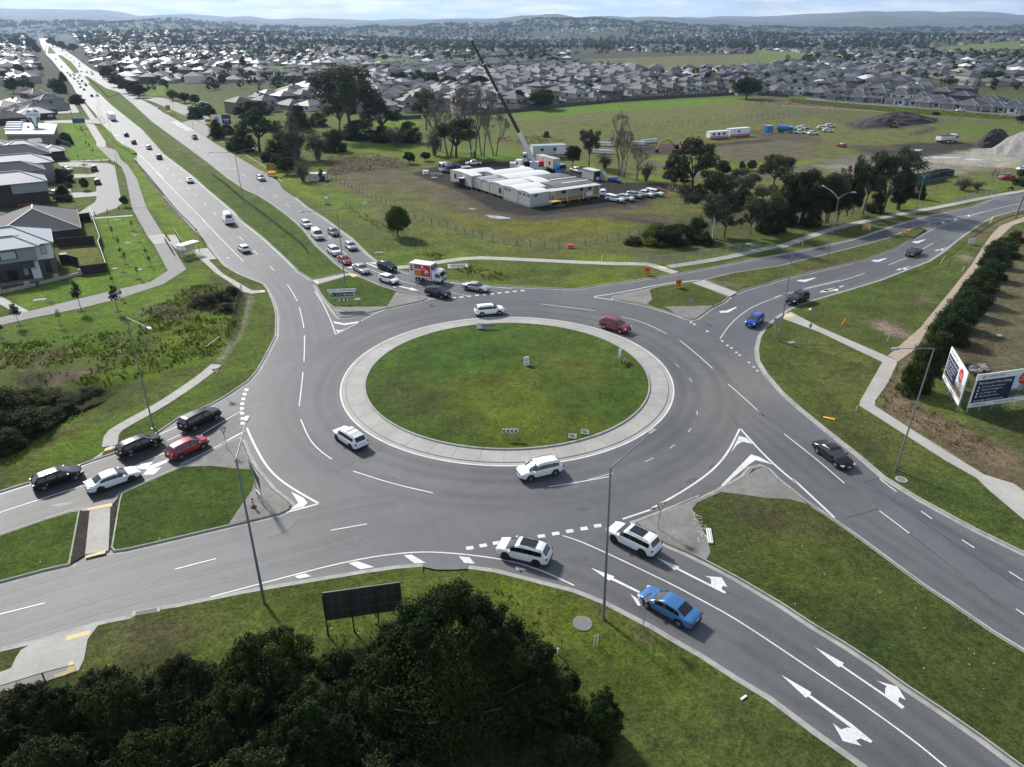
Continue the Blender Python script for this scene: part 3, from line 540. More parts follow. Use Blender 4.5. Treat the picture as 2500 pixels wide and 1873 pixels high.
# ------------------------------------------------------------------ ground sheet reaching the hills
def relief(x,y):
    d=np.hypot(x,y);k=np.clip((d-1100)/2600,0,1)**1.5
    h=16*np.sin(x*.0016+1.0)*np.cos(y*.0013+.4)+11*np.sin(x*.0031+y*.0017)+9
    return k*np.maximum(h,-6)*1.6
BUMPS=[(gl("O 1150,180 1700,40 1980,120 1960,420 1800,620 1200,800 600,900 900,650 1100,400"),.5,3.0),(gl("O 0,800 500,760 900,880 1180,880 700,1150 250,1350 0,1500"),-1.4,4.0),(gl("L 1650,720 1850,700 2100,760 2212,800 2150,840 1800,790"),.4,1.2),(gl("L 2000,740 2800,720 2900,780 2200,830"),-.5,2.0),(gl("O 640,850 1000,760 1400,740 1000,900 800,900"),.5,1.5),(gl("L 1250,570 1400,560 1600,600 1480,620"),.4,.8)]
ang=np.radians(np.concatenate([np.linspace(-100,-44,40),np.linspace(-43.6,43.6,300),np.linspace(44,100,40)]))
rs=[3.0]
while rs[-1]<14100:rs.append(rs[-1]*(1.010 if rs[-1]<1300 else 1.02)+(.12 if rs[-1]<60 else 0))
rs=np.array(rs);A_,R_=np.meshgrid(ang,rs);GX=(R_*np.sin(A_)).ravel();GY=(R_*np.cos(A_)).ravel()
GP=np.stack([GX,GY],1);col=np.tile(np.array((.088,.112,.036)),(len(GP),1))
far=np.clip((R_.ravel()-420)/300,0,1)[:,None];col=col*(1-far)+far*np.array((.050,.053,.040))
ZONES=[(gl("H 0,990 1500,640 2071,420; J 0,480 900,330 2000,200; K 2071,640 2071,1000; N 1600,400 0,720; M 1800,200 700,320 0,300; L 1700,560 600,150"),(.118,.122,.048),4),(gl("C 150,960 1000,870 2000,800 2212,860 2212,1005 0,1005"),(.125,.125,.058),6),(gl("C 200,930 800,860 1950,800 2100,830 1500,880 700,930 200,985"),(.095,.150,.025),4),(gl("D 0,850 700,860 1500,930 2212,990 2212,1005 0,1005"),(.105,.105,.052),5),(gl("D 300,810 900,860 1600,910 2212,960 2212,985 1500,945 800,890 300,840"),(.125,.160,.025),2.5),(gl("D 50,800 400,830 900,890 1200,920 700,900 0,850"),(.20,.17,.12),2),(gl("J 0,560 800,520 2071,340 2071,560 1000,760 300,760"),(.110,.118,.052),4),(gl("J 950,640 1700,580 2071,600 2071,840 1500,890 1000,760"),(.125,.115,.070),5),(gl("J 300,760 700,760 1000,840 2071,780 2071,830 1200,900 600,880 350,830"),(.125,.150,.035),2),(gl("I 20,420 380,330 870,318 1320,400 1700,500 2100,505 2170,560 1950,690 1500,745 1000,830 700,760 380,570 130,470"),DARK,1.2,.8),(gl("I 300,540 500,610 700,720 1000,780 1500,720 1980,650 2000,700 1500,780 1000,850 700,800 400,660 250,560"),(.105,.088,.068),2.0,1.5),(gl("I 130,560 400,640 700,760 900,800 700,830 400,740 100,620"),(.125,.115,.065),2.0,1.5),(gl("I 1550,740 2212,770 2212,860 1900,830 1500,790"),(.105,.098,.062),2.5),(gl("I 300,760 800,820 1500,800 1900,830 1500,950 900,930 500,860"),(.135,.140,.028),3.0),(gl("I 0,480 200,500 350,640 0,560"),(.135,.115,.075),2.5),(gl("I 300,745 480,790 700,900 600,900 350,820"),(.140,.135,.03),2),(gl("J 0,1000 540,1030 540,1065 0,1090"),DARK,1.0),(gl("J 0,1370 400,1400 780,1470 780,1500 300,1440 0,1400"),(.075,.066,.050),.8),(gl("J 320,780 500,830 700,900 1000,930 1500,920 2071,820 2071,870 1500,970 900,970 560,900 350,850"),(.13,.115,.105),1.2),(gl("K 0,810 250,770 420,740 900,800 1500,860 1900,900 1900,930 1300,880 600,830 0,850"),(.16,.145,.13),1.5),(gl("J 250,640 600,620 900,640 700,740 300,740"),MUD,2.0),(gl("J 800,640 1640,575 1640,600 1000,660"),(.06,.052,.045),.9),(gl("J 1400,520 1800,530 2071,560 2071,620 1500,580"),(.10,.085,.065),2),(gl("K 250,430 700,330 1180,370 1250,410 850,470 380,490"),(.07,.058,.048),2.0),(gl("K 380,690 900,620 1400,610 1900,640 1500,700 900,790 500,730"),(.055,.048,.042),2.5,2.5),(gl("K 900,430 1190,460 1180,500 1000,540 880,560 960,500 1100,470"),(.075,.066,.052),1.0),(gl("K 300,640 900,660 900,700 300,680"),(.085,.075,.055),1.2),(gl("K 900,800 1400,720 2071,560 2071,880 1500,860"),(.33,.315,.29),2.0,2.0),(gl("K 0,850 600,800 1200,830 1700,880 1300,980 700,960 200,940"),(.235,.215,.18),2.5,2.5),(gl("K 900,985 1600,930 1900,930 1700,1080 1100,1110"),(.115,.130,.045),3),(gl("K 500,1300 1300,1100 1900,1020 2071,1010 1900,1080 1300,1200 800,1300"),(.115,.150,.030),2.5),(gl("J 250,1560 600,1420 1400,1200 2000,1260 2071,1420 1500,1540 900,1640"),(.085,.078,.050),3),(gl("M 700,0 2212,-80 2212,60 1500,200 800,300"),(.078,.088,.035),4),(gl("M 0,255 500,270 800,345 0,330"),(.120,.175,.025),1.2),(gl("M 900,350 2212,60 2212,110 1300,330 900,410"),(.105,.150,.028),1.5),(gl("M 0,360 700,360 940,430 600,500 0,560"),(.105,.130,.032),1.5),(gl("M 0,480 200,480 500,490 300,540 0,570"),(.12,.165,.025),1.0),(gl("L 1560,730 2212,700 2212,800 1950,790"),(.115,.125,.035),2),(gl("L 1560,830 1900,830 2212,860 2212,900 1700,850"),(.110,.165,.025),1.0),(gl("L 850,560 1300,520 1600,570 1500,620 1100,690 900,630"),(.105,.150,.028),1.5),(gl("L 1650,560 2212,580 2212,620 1500,650"),(.125,.175,.026),1.0),(gl("L 1200,260 2212,480 2212,580 1600,560 1300,420"),(.105,.125,.035),3),(gl("L 200,0 500,0 760,250 500,200"),(.115,.140,.030),2.5),(gl("G 430,560 900,800 1180,900 1400,1000 1900,1400 1500,1200 1160,1000 800,760 560,620"),(.130,.165,.022),1.2),(gl("G 1500,1000 2071,1250 2071,1400 1700,1200"),(.100,.150,.028),2),(gl("G 1750,930 2071,900 2071,1200 1850,1060"),(.145,.13,.065),3),(gl("H 0,990 560,900 1100,980 1300,1120 900,1120 300,1050"),(.135,.115,.065),3.0),(gl("H 200,600 900,640 1900,700 1900,800 900,820 150,760"),(.110,.150,.028),3),(gl("H 0,760 700,760 900,880 0,960"),(.10,.085,.055),2.5),(gl("H 500,380 950,400 900,480 500,450"),(.115,.165,.022),2),(gl("H 1550,640 1950,700 1950,800 1400,800"),(.10,.150,.025),2),(gl("J 0,1000 300,900 540,1000 300,1060"),(.125,.155,.028),2),(gl("I 1330,300 1500,340 1700,420 1900,520 1500,480"),(.115,.140,.030),2.0),(gl("E 800,530 1100,530 1380,980 870,1005"),LUSH,1.0,.4),(gl("E 1190,540 1290,545 1700,880 1720,960 1600,1000 1480,860"),LUSH,1.0,.4),(gl("E 1620,1020 1720,1010 2071,1440 2071,1657 1860,1620"),(.125,.185,.022),1.0,.5),(gl("F 1380,0 1450,0 1950,560 2071,830 2000,900 1700,640"),(.125,.185,.022),1.0,.5),(gl("F 925,482 1345,452 1690,1005 1500,1120 1100,1220 700,1290 300,1415 30,1240 600,1150 1080,1010"),LUSH,1.0,.5),(gl("F 0,1600 600,1430 1240,1240 1680,1140 1900,1000 2071,1000 2071,1250 1600,1400 1000,1657 0,1657"),(.105,.165,.022),1.5),(gl("O 0,560 700,400 1100,320 1100,560 700,700 0,760"),(.090,.145,.022),2.0),(gl("O 0,620 500,580 700,640 300,760 0,740"),(.115,.105,.050),1.5),(gl("O 480,660 680,620 640,660 500,690"),MUD,.5),(gl("O 840,520 1040,480 1000,510 870,545"),MUD,.5),(gl("O 1140,270 1420,240 1580,290 1560,370 1400,380 1250,320"),(.145,.115,.095),.8,.8),(gl("O 1500,100 1900,40 1980,200 1800,320 1550,240"),(.095,.092,.040),1.5),(gl("O 100,810 700,760 1300,690 1280,720 700,830 150,850"),(.16,.13,.095),.8),(gl("O 700,860 1300,730 1700,640 1650,720 1200,850 850,920"),(.125,.180,.020),1.0),(gl("O 300,980 800,900 1180,900 850,1060 500,1200 200,1330 0,1450 0,1100"),(.050,.050,.024),2.0),(gl("O 60,1560 250,1350 620,1150 850,1080 600,1180 320,1390 150,1550"),(.13,.18,.02),.6),(gl("O 200,1590 330,1400 560,1240 620,1240 420,1420 260,1580"),(.15,.13,.045),.6),(gl("O 200,1599 500,1350 1000,1150 1700,760 1720,770 1100,1150 880,1270 880,1420 500,1560"),(.110,.165,.025),1.0),(gl("O 1830,760 2100,400 2150,200 2200,640 2050,850 1800,1000 1300,1250 1000,1330 1060,1220 1400,1050"),(.090,.130,.025),1.0),(gl("O 2050,150 2095,150 2090,220 2030,400 1960,530 1880,650 1800,730 1780,715 1870,600 1960,470 2040,300"),(.27,.245,.20),.35,.25),(gl("Q 1080,120 1190,80 1200,100 1060,160"),(.19,.165,.13),.4),(gl("E 1690,980 1750,1020 2071,1400; F 1800,400 1990,570 2050,690 1950,600 1740,400 1600,230; E 2000,1430"),(.17,.155,.11),.5),(gl("N 100,1300 700,1110 1150,940 1500,750 1750,720 1650,900 1450,1200 1200,1500 850,1640"),(.085,.105,.035),2),(gl("N 780,1390 950,1380 1100,1450 1180,1520 1050,1540 850,1460"),(.27,.215,.16),.9,.8),(gl("N 1230,1180 1320,1170 1320,1260 1240,1260"),(.17,.145,.095),.8),(gl("N 1540,810 1660,800 1740,850 1640,870"),(.27,.215,.15),.7),(gl("N 300,1260 900,1080 1300,900 1350,950 900,1180 350,1300"),(.07,.105,.028),1.5),(gl("N 1700,620 2000,440 2161,420 2161,470 1900,580 1780,720"),(.17,.145,.085),1.5),(gl("W 0,150 650,480 430,880 560,1030 1000,1330 1370,1548 0,1548"),(.115,.120,.040),1.5),(gl("Y 1830,500 1960,380 2071,350 2071,900 1900,720"),(.075,.098,.030),1.2),(gl("U 500,0 700,170 1130,510 1500,720 1500,600 1000,200 800,0"),(.070,.082,.034),.9),(gl("U 1130,510 1300,560 1900,640 2212,900 2212,1080 1840,910"),(.065,.095,.026),1.5),(gl("W 850,470 1050,330 1000,700 880,800 1200,1000 1700,1200 2212,1500; U 2212,640 1900,500 1340,160; W 1000,1190 610,940 620,860"),(.215,.165,.100),1.2,.8),(gl("W 1200,880 1500,1000 1650,1050 1500,1100 1250,1000"),(.13,.15,.05),1.5),(gl("W 1700,1050 2212,950 2400,1300 2212,1480 1700,1180"),(.085,.095,.045),2),(gl("N 1300,1640 1700,1100 2000,750 2161,620 2600,620 2600,1700; W 2212,900 1550,500"),(.150,.135,.078),3),(gl("W 1400,100 1700,60 1900,250 1700,500 1500,400"),(.115,.095,.060),3),(gl("R 680,520 850,385 1900,165 2212,105; S 850,130 1050,115 1400,130 2212,310; T 600,860 1200,1130 1850,1480 1850,1900 0,1900; R 650,760"),(.095,.125,.028),1.5),(gl("R 700,480 1000,380 1400,330 1800,420 1700,560 1200,640 700,680"),(.125,.120,.060),2.0),(gl("T 830,960 1050,1040 1000,1200 900,1180"),(.16,.115,.06),.7,.6),(gl("T 1300,1200 1500,1300 1480,1400 1330,1350"),(.145,.115,.075),.8,.6),(gl("S 1700,250 2100,330 2212,700 2100,800 1900,500"),(.125,.135,.035),1.5),(gl("T 600,1000 900,1150 1100,1475 700,1475 400,1200"),(.110,.145,.025),1.5),(gl("T 0,760 500,880 700,1000 300,1000 0,900"),(.115,.150,.022),1.2),(gl("R 0,960 600,780 1200,700 2212,700; S 700,800 1300,1000 2212,900; T 600,1500 1000,2600; P -400,2400; R 0,1300"),(.055,.060,.030),2),(gl("R 0,640 120,640 90,740 0,780"),(.075,.06,.045),.6),(gl("S 1300,1400 2100,1300 2300,1600 1800,1900 900,1900"),(.06,.085,.03),2.0)]
ZONES.append((gl('O 1250,420 1500,380 1850,300 1960,430 1800,640 1200,800 800,900 700,880 900,760 1300,640'),(.105,.150,.022),1.5));ZONES.append((gl('C 0,490 700,490 1240,470 2212,440 2212,600 1240,575 900,545 420,505'),(.105,.108,.055),12));ZONES.append((gl('D 0,400 600,440 1000,420 1600,390 2212,380 2212,425 1500,430 1000,450 500,480 0,545'),(.095,.112,.05),12));ZONES.append((gl('B 0,560 420,540 1000,520 1030,480 2212,500 2212,530 1000,590 420,600 0,590'),(.095,.125,.045),6))
ZONES.append((gl('A 880,640 1480,640 1750,690 1500,830 1230,830 1000,700'),(.075,.085,.040),5));ZONES.append((gl('A 1230,730 1420,720 1400,800 1250,820'),(.10,.15,.03),3));ZONES.append((gl('A 0,640 500,640 600,780 480,860 0,800'),(.055,.058,.035),6))
ZONES.append((gl('I 20,420 380,330 870,318 1320,400 1700,500 2100,505 2150,560 1930,675 1500,722 1020,778 720,735 400,555 130,470'),(.036,.034,.033),.5,.4))
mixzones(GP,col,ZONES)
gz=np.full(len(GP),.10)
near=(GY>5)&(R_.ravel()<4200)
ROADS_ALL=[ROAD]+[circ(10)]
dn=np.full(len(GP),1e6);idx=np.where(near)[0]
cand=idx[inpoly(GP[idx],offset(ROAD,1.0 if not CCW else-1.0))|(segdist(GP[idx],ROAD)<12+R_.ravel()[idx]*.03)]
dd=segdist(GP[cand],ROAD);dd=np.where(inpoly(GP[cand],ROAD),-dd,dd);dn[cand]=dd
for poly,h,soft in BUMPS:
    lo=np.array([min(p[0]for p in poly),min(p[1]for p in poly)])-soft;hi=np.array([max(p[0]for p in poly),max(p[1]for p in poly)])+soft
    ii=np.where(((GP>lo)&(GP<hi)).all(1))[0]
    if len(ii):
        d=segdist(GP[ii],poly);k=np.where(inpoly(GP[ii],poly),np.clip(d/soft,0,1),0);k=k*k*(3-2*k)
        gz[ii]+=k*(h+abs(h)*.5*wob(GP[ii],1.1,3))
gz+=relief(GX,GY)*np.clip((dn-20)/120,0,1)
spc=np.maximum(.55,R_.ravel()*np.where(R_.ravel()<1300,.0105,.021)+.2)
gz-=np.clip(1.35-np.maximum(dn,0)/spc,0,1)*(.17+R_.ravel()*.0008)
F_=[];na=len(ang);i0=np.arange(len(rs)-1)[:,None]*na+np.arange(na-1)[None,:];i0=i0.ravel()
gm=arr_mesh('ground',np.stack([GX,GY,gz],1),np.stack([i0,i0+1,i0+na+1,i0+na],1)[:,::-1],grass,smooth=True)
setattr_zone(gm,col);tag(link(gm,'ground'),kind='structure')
# grass shoulder behind the outer kerbs
for pl in OUTER:
    mb=MB();s_=1 if CCW else-1;ribbon(mb,pl,[(-.18*s_,.128),(-.9*s_,.118),(-1.7*s_,.03)])
    if s_<0:mb.f=[f[::-1]for f in mb.f]
    o_=mb.build('grass_verge',grass);q_=np.array([v[:2]for v in mb.v]);cc_=np.tile(np.array((.088,.112,.036)),(len(q_),1));mixzones(q_,cc_,ZONES);setattr_zone(o_.data,cc_);tag(o_,kind='structure')
    # ------------------------------------------------------------------ vehicles
def paintm(n,c,metal=0.0,rough=.32):return mat('paint_'+n,c,rough,.02,3.0,metal=metal,coat=.55 if max(c)>.1 else .30,spec=.5 if max(c)>.1 else .3)
PAINT=dict(white=paintm('white',(.80,.81,.82)),silver=paintm('silver',(.50,.51,.52),.55),grey=paintm('grey',(.15,.155,.165),.4),black=paintm('black',(.006,.006,.007)),charcoal=paintm('charcoal',(.022,.026,.034),.2),red=paintm('red',(.33,.012,.022)),darkred=paintm('darkred',(.20,.012,.02),.2),blue=paintm('blue',(.012,.055,.42),.2),skyblue=paintm('skyblue',(.06,.20,.46),.45),navy=paintm('navy',(.015,.02,.10)),truckblue=paintm('truckblue',(.02,.17,.50)),cream=paintm('cream',(.6,.57,.48)))
trim=mat('black_trim',(.018,.018,.019),.6);glassm=mat('dark_glass',(.010,.012,.014),.06,spec=.8);rubber=mat('tyre_rubber',(.016,.016,.016),.85)
alloy=mat('alloy_rim',(.42,.43,.44),.35,metal=.8);darkrim=mat('dark_rim',(.03,.03,.032),.4,metal=.5);lampg=mat('headlight_glass',(.75,.77,.80),.12,spec=.8);taill=mat('tail_light_red',(.20,.006,.010),.2)
plate=mat('number_plate',(.72,.72,.70),.5);steel=mat('galvanised_steel',(.34,.36,.38),.45,.1,3.0,metal=.45);chrome=mat('chrome',(.7,.7,.71),.15,metal=1.0)
screen=mat('windscreen_glass',(.045,.055,.06),.05,spec=.9)
KIND=dict(suv=dict(L=4.65,W=1.86,H=1.69,wb=2.70,r=.365,top=[(-2.325,.66),(-2.30,1.0),(-2.20,1.10),(-1.80,1.54),(-1.50,1.63),(-.5,1.69),(.25,1.67),(.58,1.60),(1.40,1.14),(1.98,1.05),(2.20,.96),(2.30,.80),(2.325,.66)],belt=[(-2.325,.64),(-2.2,1.08),(-1.2,1.05),(1.3,1.03),(1.95,.99),(2.2,.91),(2.325,.64)],ws=(.58,1.40),rw=(-2.20,-1.80),side=[(-1.78,-1.14),(-1.09,-.10),(-.05,1.0)],sill=.27,rails=1),bigsuv=dict(L=4.88,W=1.95,H=1.78,wb=2.88,r=.395,top=[(-2.44,.70),(-2.41,1.04),(-2.32,1.16),(-2.02,1.66),(-1.75,1.73),(-.5,1.78),(.3,1.76),(.60,1.69),(1.34,1.20),(2.08,1.10),(2.32,1.0),(2.42,.84),(2.44,.70)],belt=[(-2.44,.68),(-2.32,1.13),(-1.2,1.11),(1.3,1.10),(2.08,1.05),(2.32,.95),(2.44,.68)],ws=(.60,1.34),rw=(-2.32,-2.02),side=[(-2.0,-1.30),(-1.25,-.16),(-.10,.98)],sill=.30,rails=1),hatch=dict(L=4.25,W=1.78,H=1.48,wb=2.62,r=.325,top=[(-2.125,.55),(-2.10,.86),(-2.0,.98),(-1.62,1.36),(-1.4,1.42),(-.5,1.48),(.1,1.46),(.35,1.41),(1.20,.98),(1.80,.84),(2.02,.74),(2.10,.62),(2.125,.5)],belt=[(-2.125,.53),(-2.0,.95),(-1.2,.93),(1.15,.90),(1.8,.80),(2.02,.70),(2.125,.48)],ws=(.35,1.20),rw=(-2.0,-1.62),side=[(-1.65,-1.05),(-.95,-.12),(-.02,.85)],sill=.20,rails=0),sedan=dict(L=4.87,W=1.83,H=1.45,wb=2.80,r=.33,top=[(-2.435,.55),(-2.41,.90),(-2.28,1.0),(-1.72,1.04),(-1.02,1.38),(-.5,1.44),(.0,1.45),(.32,1.40),(1.22,.97),(1.95,.85),(2.28,.73),(2.40,.60),(2.435,.48)],belt=[(-2.435,.53),(-2.28,.96),(-1.72,.97),(-.8,.94),(1.2,.89),(1.95,.80),(2.28,.69),(2.435,.46)],ws=(.32,1.22),rw=(-1.72,-1.02),side=[(-1.28,-.92),(-.84,-.05),(.05,.88)],sill=.20,rails=0),van=dict(L=5.0,W=1.95,H=1.97,wb=3.1,r=.34,top=[(-2.5,.7),(-2.48,1.2),(-2.45,1.25),(-2.36,1.90),(-2.2,1.95),(-.5,1.97),(.75,1.95),(1.0,1.88),(1.72,1.20),(2.25,1.05),(2.42,.92),(2.48,.75),(2.5,.55)],belt=[(-2.5,.68),(-2.45,1.15),(-1.2,1.15),(1.5,1.12),(2.2,.98),(2.42,.86),(2.5,.53)],ws=(1.0,1.72),rw=(-2.45,-2.36),side=[(.55,1.30)],sill=.22,rails=0),hivan=dict(L=5.95,W=2.02,H=2.65,wb=3.65,r=.36,top=[(-2.97,.8),(-2.96,1.4),(-2.93,1.5),(-2.88,2.5),(-2.7,2.62),(0,2.65),(1.2,2.6),(1.55,2.45),(2.2,1.40),(2.65,1.22),(2.86,1.05),(2.94,.8),(2.97,.6)],belt=[(-2.97,.78),(-2.93,1.35),(1.8,1.32),(2.6,1.14),(2.86,1.0),(2.97,.58)],ws=(1.55,2.2),rw=(-2.93,-2.88),side=[(1.0,1.75)],sill=.26,rails=0),ute=dict(L=5.3,W=1.87,H=1.80,wb=3.15,r=.39,top=[(-2.65,.75),(-2.63,1.10),(-2.58,1.14),(-.98,1.14),(-.86,1.70),(-.65,1.77),(0,1.80),(.42,1.76),(.62,1.70),(1.25,1.17),(2.2,1.07),(2.5,.98),(2.62,.82),(2.65,.66)],belt=[(-2.65,.73),(-2.58,1.09),(1.2,1.08),(2.2,1.01),(2.5,.93),(2.65,.64)],ws=(.62,1.25),rw=(-.98,-.86),side=[(-.78,-.05),(.06,.95)],sill=.32,rails=0))
def interp(tab,x):
    if x<=tab[0][0]:return tab[0][1]
    for(a,b),(c,d)in zip(tab,tab[1:]):
        if x<=c:return b+(d-b)*(x-a)/(c-a)if c>a else d
    return tab[-1][1]
_carc={}
def car_parts(kind):
    if kind in _carc:return _carc[kind]
    K=KIND[kind];L,W,r=K['L'],K['W'],K['r'];hw=W/2;ra=r+.055;cut=[K['wb']/2,-K['wb']/2]
    xs={x for x,_ in K['top']}|{x for x,_ in K['belt']}|set(K['ws'])|set(K['rw'])|{x for s in K['side']for x in s}
    for c in cut:xs|={c+k*ra for k in(-1.02,-1,-.9,-.66,-.34,0,.34,.66,.9,1,1.02)}
    xs|={L/2-.5,L/2-.9,-L/2+.4}
    xs=sorted(x for x in xs if-L/2<=x<=L/2);xs=[x for i,x in enumerate(xs)if i==0 or x-xs[i-1]>.006]
    plan=[(-L/2,.78),(-L/2+.07,.89),(-L/2+.35,.97),(-L/2+.9,1.0),(L/2-1.0,1.0),(L/2-.55,.955),(L/2-.22,.86),(L/2-.08,.74),(L/2,.60)]
    secs=[]
    for x in xs:
        w_=hw*interp(plan,x);top=interp(K['top'],x);be=min(interp(K['belt'],x),top-.01);zb=K['sill']+max(0,(abs(x)-L/2+.35))*.35
        for c in cut:
            if abs(x-c)<=ra:zb=max(zb,r+math.sqrt(max(0,ra*ra-(x-c)**2))*.98)
        zb=min(zb,be-.08);gq=max(0,min(1,(top-be)/.45));h=top-be
        zm=max(min(.62,be-.06),zb+.08 if zb+.08<be-.03 else be-.03)
        y6=w_*(.89+(.765-.89)*gq)
        secs.append([(0,zb),(w_*.80,zb),(w_*.965,min(zb+.09,zm-.01)),(w_,zm),(w_*.985,max(be-.05,zm+.01)),(w_*.945,be),(y6,be+h*(.5+.36*gq)),(y6*.88,be+h*(.8+.17*gq)),(y6*.45,top),(0,top)])
    PN=['body','trim','windscreen','rear_window','side_window_a','side_window_b'];ALL=MB();n=10
    for sgn in(1,-1):
        vid=[[(x,sgn*y,z)for y,z in s]for x,s in zip(xs,secs)]
        for i in range(len(xs)-1):
            xm=(xs[i]+xs[i+1])/2
            for j in range(n-1):
                q=[vid[i][j],vid[i+1][j],vid[i+1][j+1],vid[i][j+1]]
                if sgn<0:q=q[::-1]
                q=q[::-1]if False else q
                tgt='body';mi=0
                if j in(0,1):mi=1
                if j==5 and K['side'][0][0]<xm<K['side'][-1][1]:mi=1
                if j==5 and any(a<xm<b for a,b in K['side']):tgt='side_window_a' if sgn>0 else 'side_window_b'
                if j>=6 and K['ws'][0]<xm<K['ws'][1]:tgt='windscreen'
                if j>=7 and K['rw'][0]<xm<K['rw'][1]:tgt='rear_window'
                ALL.cur=PN.index(tgt)if tgt!='body' else mi;ALL.quad(*q)
        for i in(0,len(xs)-1):
            q=vid[i];q=q if(sgn>0)==(i>0)else q[::-1];ALL.cur=0
            for j in range(1,n-1):ALL.quad(q[0],q[j],q[j+1])if False else None
            ALL.quad(*q)
    res={}
    me=ALL.mesh('car_shell',[PAINT['white']]*6);bm=bmesh.new();bm.from_mesh(me);bmesh.ops.remove_doubles(bm,verts=bm.verts,dist=.0008);bmesh.ops.recalc_face_normals(bm,faces=bm.faces);bm.to_mesh(me);bm.free()
    ob=bpy.data.objects.new('car_shell',me);COL.objects.link(ob);sm_=ob.modifiers.new('s','SUBSURF');sm_.levels=1;bpy.context.view_layer.update();full=bpy.data.meshes.new_from_object(ob.evaluated_get(bpy.context.evaluated_depsgraph_get()));bpy.data.objects.remove(ob)
    for nm,ids,mats in(('body',(0,1),[PAINT['white'],trim]),('windscreen',(2,),[screen]),('rear_window',(3,),[glassm]),('side_window_a',(4,),[glassm]),('side_window_b',(5,),[glassm])):
        bm=bmesh.new();bm.from_mesh(full);bmesh.ops.delete(bm,geom=[f for f in bm.faces if f.material_index not in ids],context='FACES')
        if not bm.faces:bm.free();continue
        for f in bm.faces:f.material_index=ids.index(f.material_index);f.smooth=True
        m2=bpy.data.meshes.new(nm.replace('_a','').replace('_b',''));bm.to_mesh(m2);bm.free()
        for m in mats:m2.materials.append(m)
        try:m2.set_sharp_from_angle(angle=R(48))
        except Exception:pass
        res[nm]=m2
    zt=interp(K['belt'],-L/2+.2);zf=interp(K['belt'],L/2-.25)
    def one(f,m):mb=MB();f(mb);return mb.mesh('p',m)
    for s in(1,-1):
        res['headlight%d'%s]=one(lambda mb:mb.box((L/2-.25,s*hw*.70,zf-.09),(.34,.30,.12),s*-.45),lampg)
        res['tail_light%d'%s]=one(lambda mb:mb.box((-L/2+.10,s*hw*.80,zt-.12),(.16,.20,.13 if kind not in('van','hivan')else .35),s*.2),taill)
        res['mirror%d'%s]=one(lambda mb:mb.box((K['ws'][1]-.42,s*(hw+.06),interp(K['belt'],.6)+.07),(.12,.22,.15)),PAINT['white'])
    res['grille']=one(lambda mb:(mb.box((L/2-.035,0,zf-.22),(.09,hw*1.0,.16)),mb.box((L/2-.03,0,.40),(.09,hw*1.1,.12))),trim)
    res['front_plate']=one(lambda mb:mb.box((L/2+.012,0,.50),(.02,.37,.11)),plate);res['rear_plate']=one(lambda mb:mb.box((-L/2-.008,0,zt-.16),(.02,.37,.11)),plate)
    res['bumper']=one(lambda mb:mb.box((-L/2+.03,0,.42),(.12,hw*1.60,.18)),trim)
    if K['rails']:
        for s in(1,-1):res['roof_rail%d'%s]=one(lambda mb:mb.tube([(-1.75,s*hw*.70,K['H']-.10),(-1.6,s*hw*.70,K['H']-.02),(-.5,s*hw*.70,K['H']+.01),(.2,s*hw*.69,K['H']-.02),(.3,s*hw*.69,K['H']-.10)],.022,6),trim)
    if kind=='ute':
        res['tray']=one(lambda mb:mb.box((-1.80,0,1.145),(1.42,hw*1.5,.02)),trim)
    ty=MB();ty.lathe([(r*.60,-.10),(r*.93,-.105),(r,-.075),(r,.075),(r*.93,.105),(r*.60,.10)],20)
    rm=MB();rm.lathe([(r*.66,.10),(r*.64,.075),(.03,.085),(.001,.09)],20);rm.cur=1
    for k in range(5):
        a=2*math.pi*(k+.5)/5;d=Vector((math.cos(a),math.sin(a),0));t=Vector((-d.y,d.x,0))
        rm.quad(d*r*.28+t*r*.10+Vector((0,0,.0885)),d*r*.58+t*r*.19+Vector((0,0,.081)),d*r*.58-t*r*.19+Vector((0,0,.081)),d*r*.28-t*r*.10+Vector((0,0,.0885)))
    def rot(mb,m):
        me=mb.mesh('w',m,40);me.transform(Matrix.Rotation(R(-90),4,'X'));return me
    res['tyre']=rot(ty,rubber);res['rim']=rot(rm,[alloy,trim]);_carc[kind]=res
    # one light mesh for far copies
    return res
def far_car(kind):
    if(kind,'far')in _carc:return _carc[(kind,'far')]
    p=car_parts(kind);bm=bmesh.new();mats=[PAINT['white'],trim,screen,glassm,rubber,lampg,taill]
    def addm(me,remap,mtx=None):
        b2=bmesh.new();b2.from_mesh(me)
        if mtx is not None:b2.transform(mtx)
        off=len(bm.verts);vs=[bm.verts.new(v.co)for v in b2.verts]
        for f in b2.faces:
            nf=bm.faces.new([vs[v.index]for v in f.verts]);nf.material_index=remap[min(f.material_index,len(remap)-1)];nf.smooth=f.smooth
        b2.free()
    addm(p['body'],[0,1])
    for k,m in(('windscreen',2),('rear_window',3),('side_window_a',3),('side_window_b',3),('headlight1',5),('headlight-1',5),('tail_light1',6),('tail_light-1',6),('grille',1)):
        if k in p:addm(p[k],[m])
    K=KIND[kind]
    for sx in(1,-1):
        for sy in(1,-1):addm(p['tyre'],[4],Matrix.Translation((sx*K['wb']/2,sy*(K['W']/2-.12),K['r'])))
    me=bpy.data.meshes.new('car_far');bm.to_mesh(me);bm.free()
    for m in mats:me.materials.append(m)
    _carc[(kind,'far')]=me;return me
def setpaint(o,m):
    o.material_slots[0].link='OBJECT';o.material_slots[0].material=m
NAMEOF=dict(suv='suv',bigsuv='suv',hatch='hatchback',sedan='sedan',van='delivery_van',hivan='high_roof_van',ute='utility_truck')
CATOF=dict(suv='car',bigsuv='car',hatch='car',sedan='car',van='van',hivan='van',ute='pickup truck')
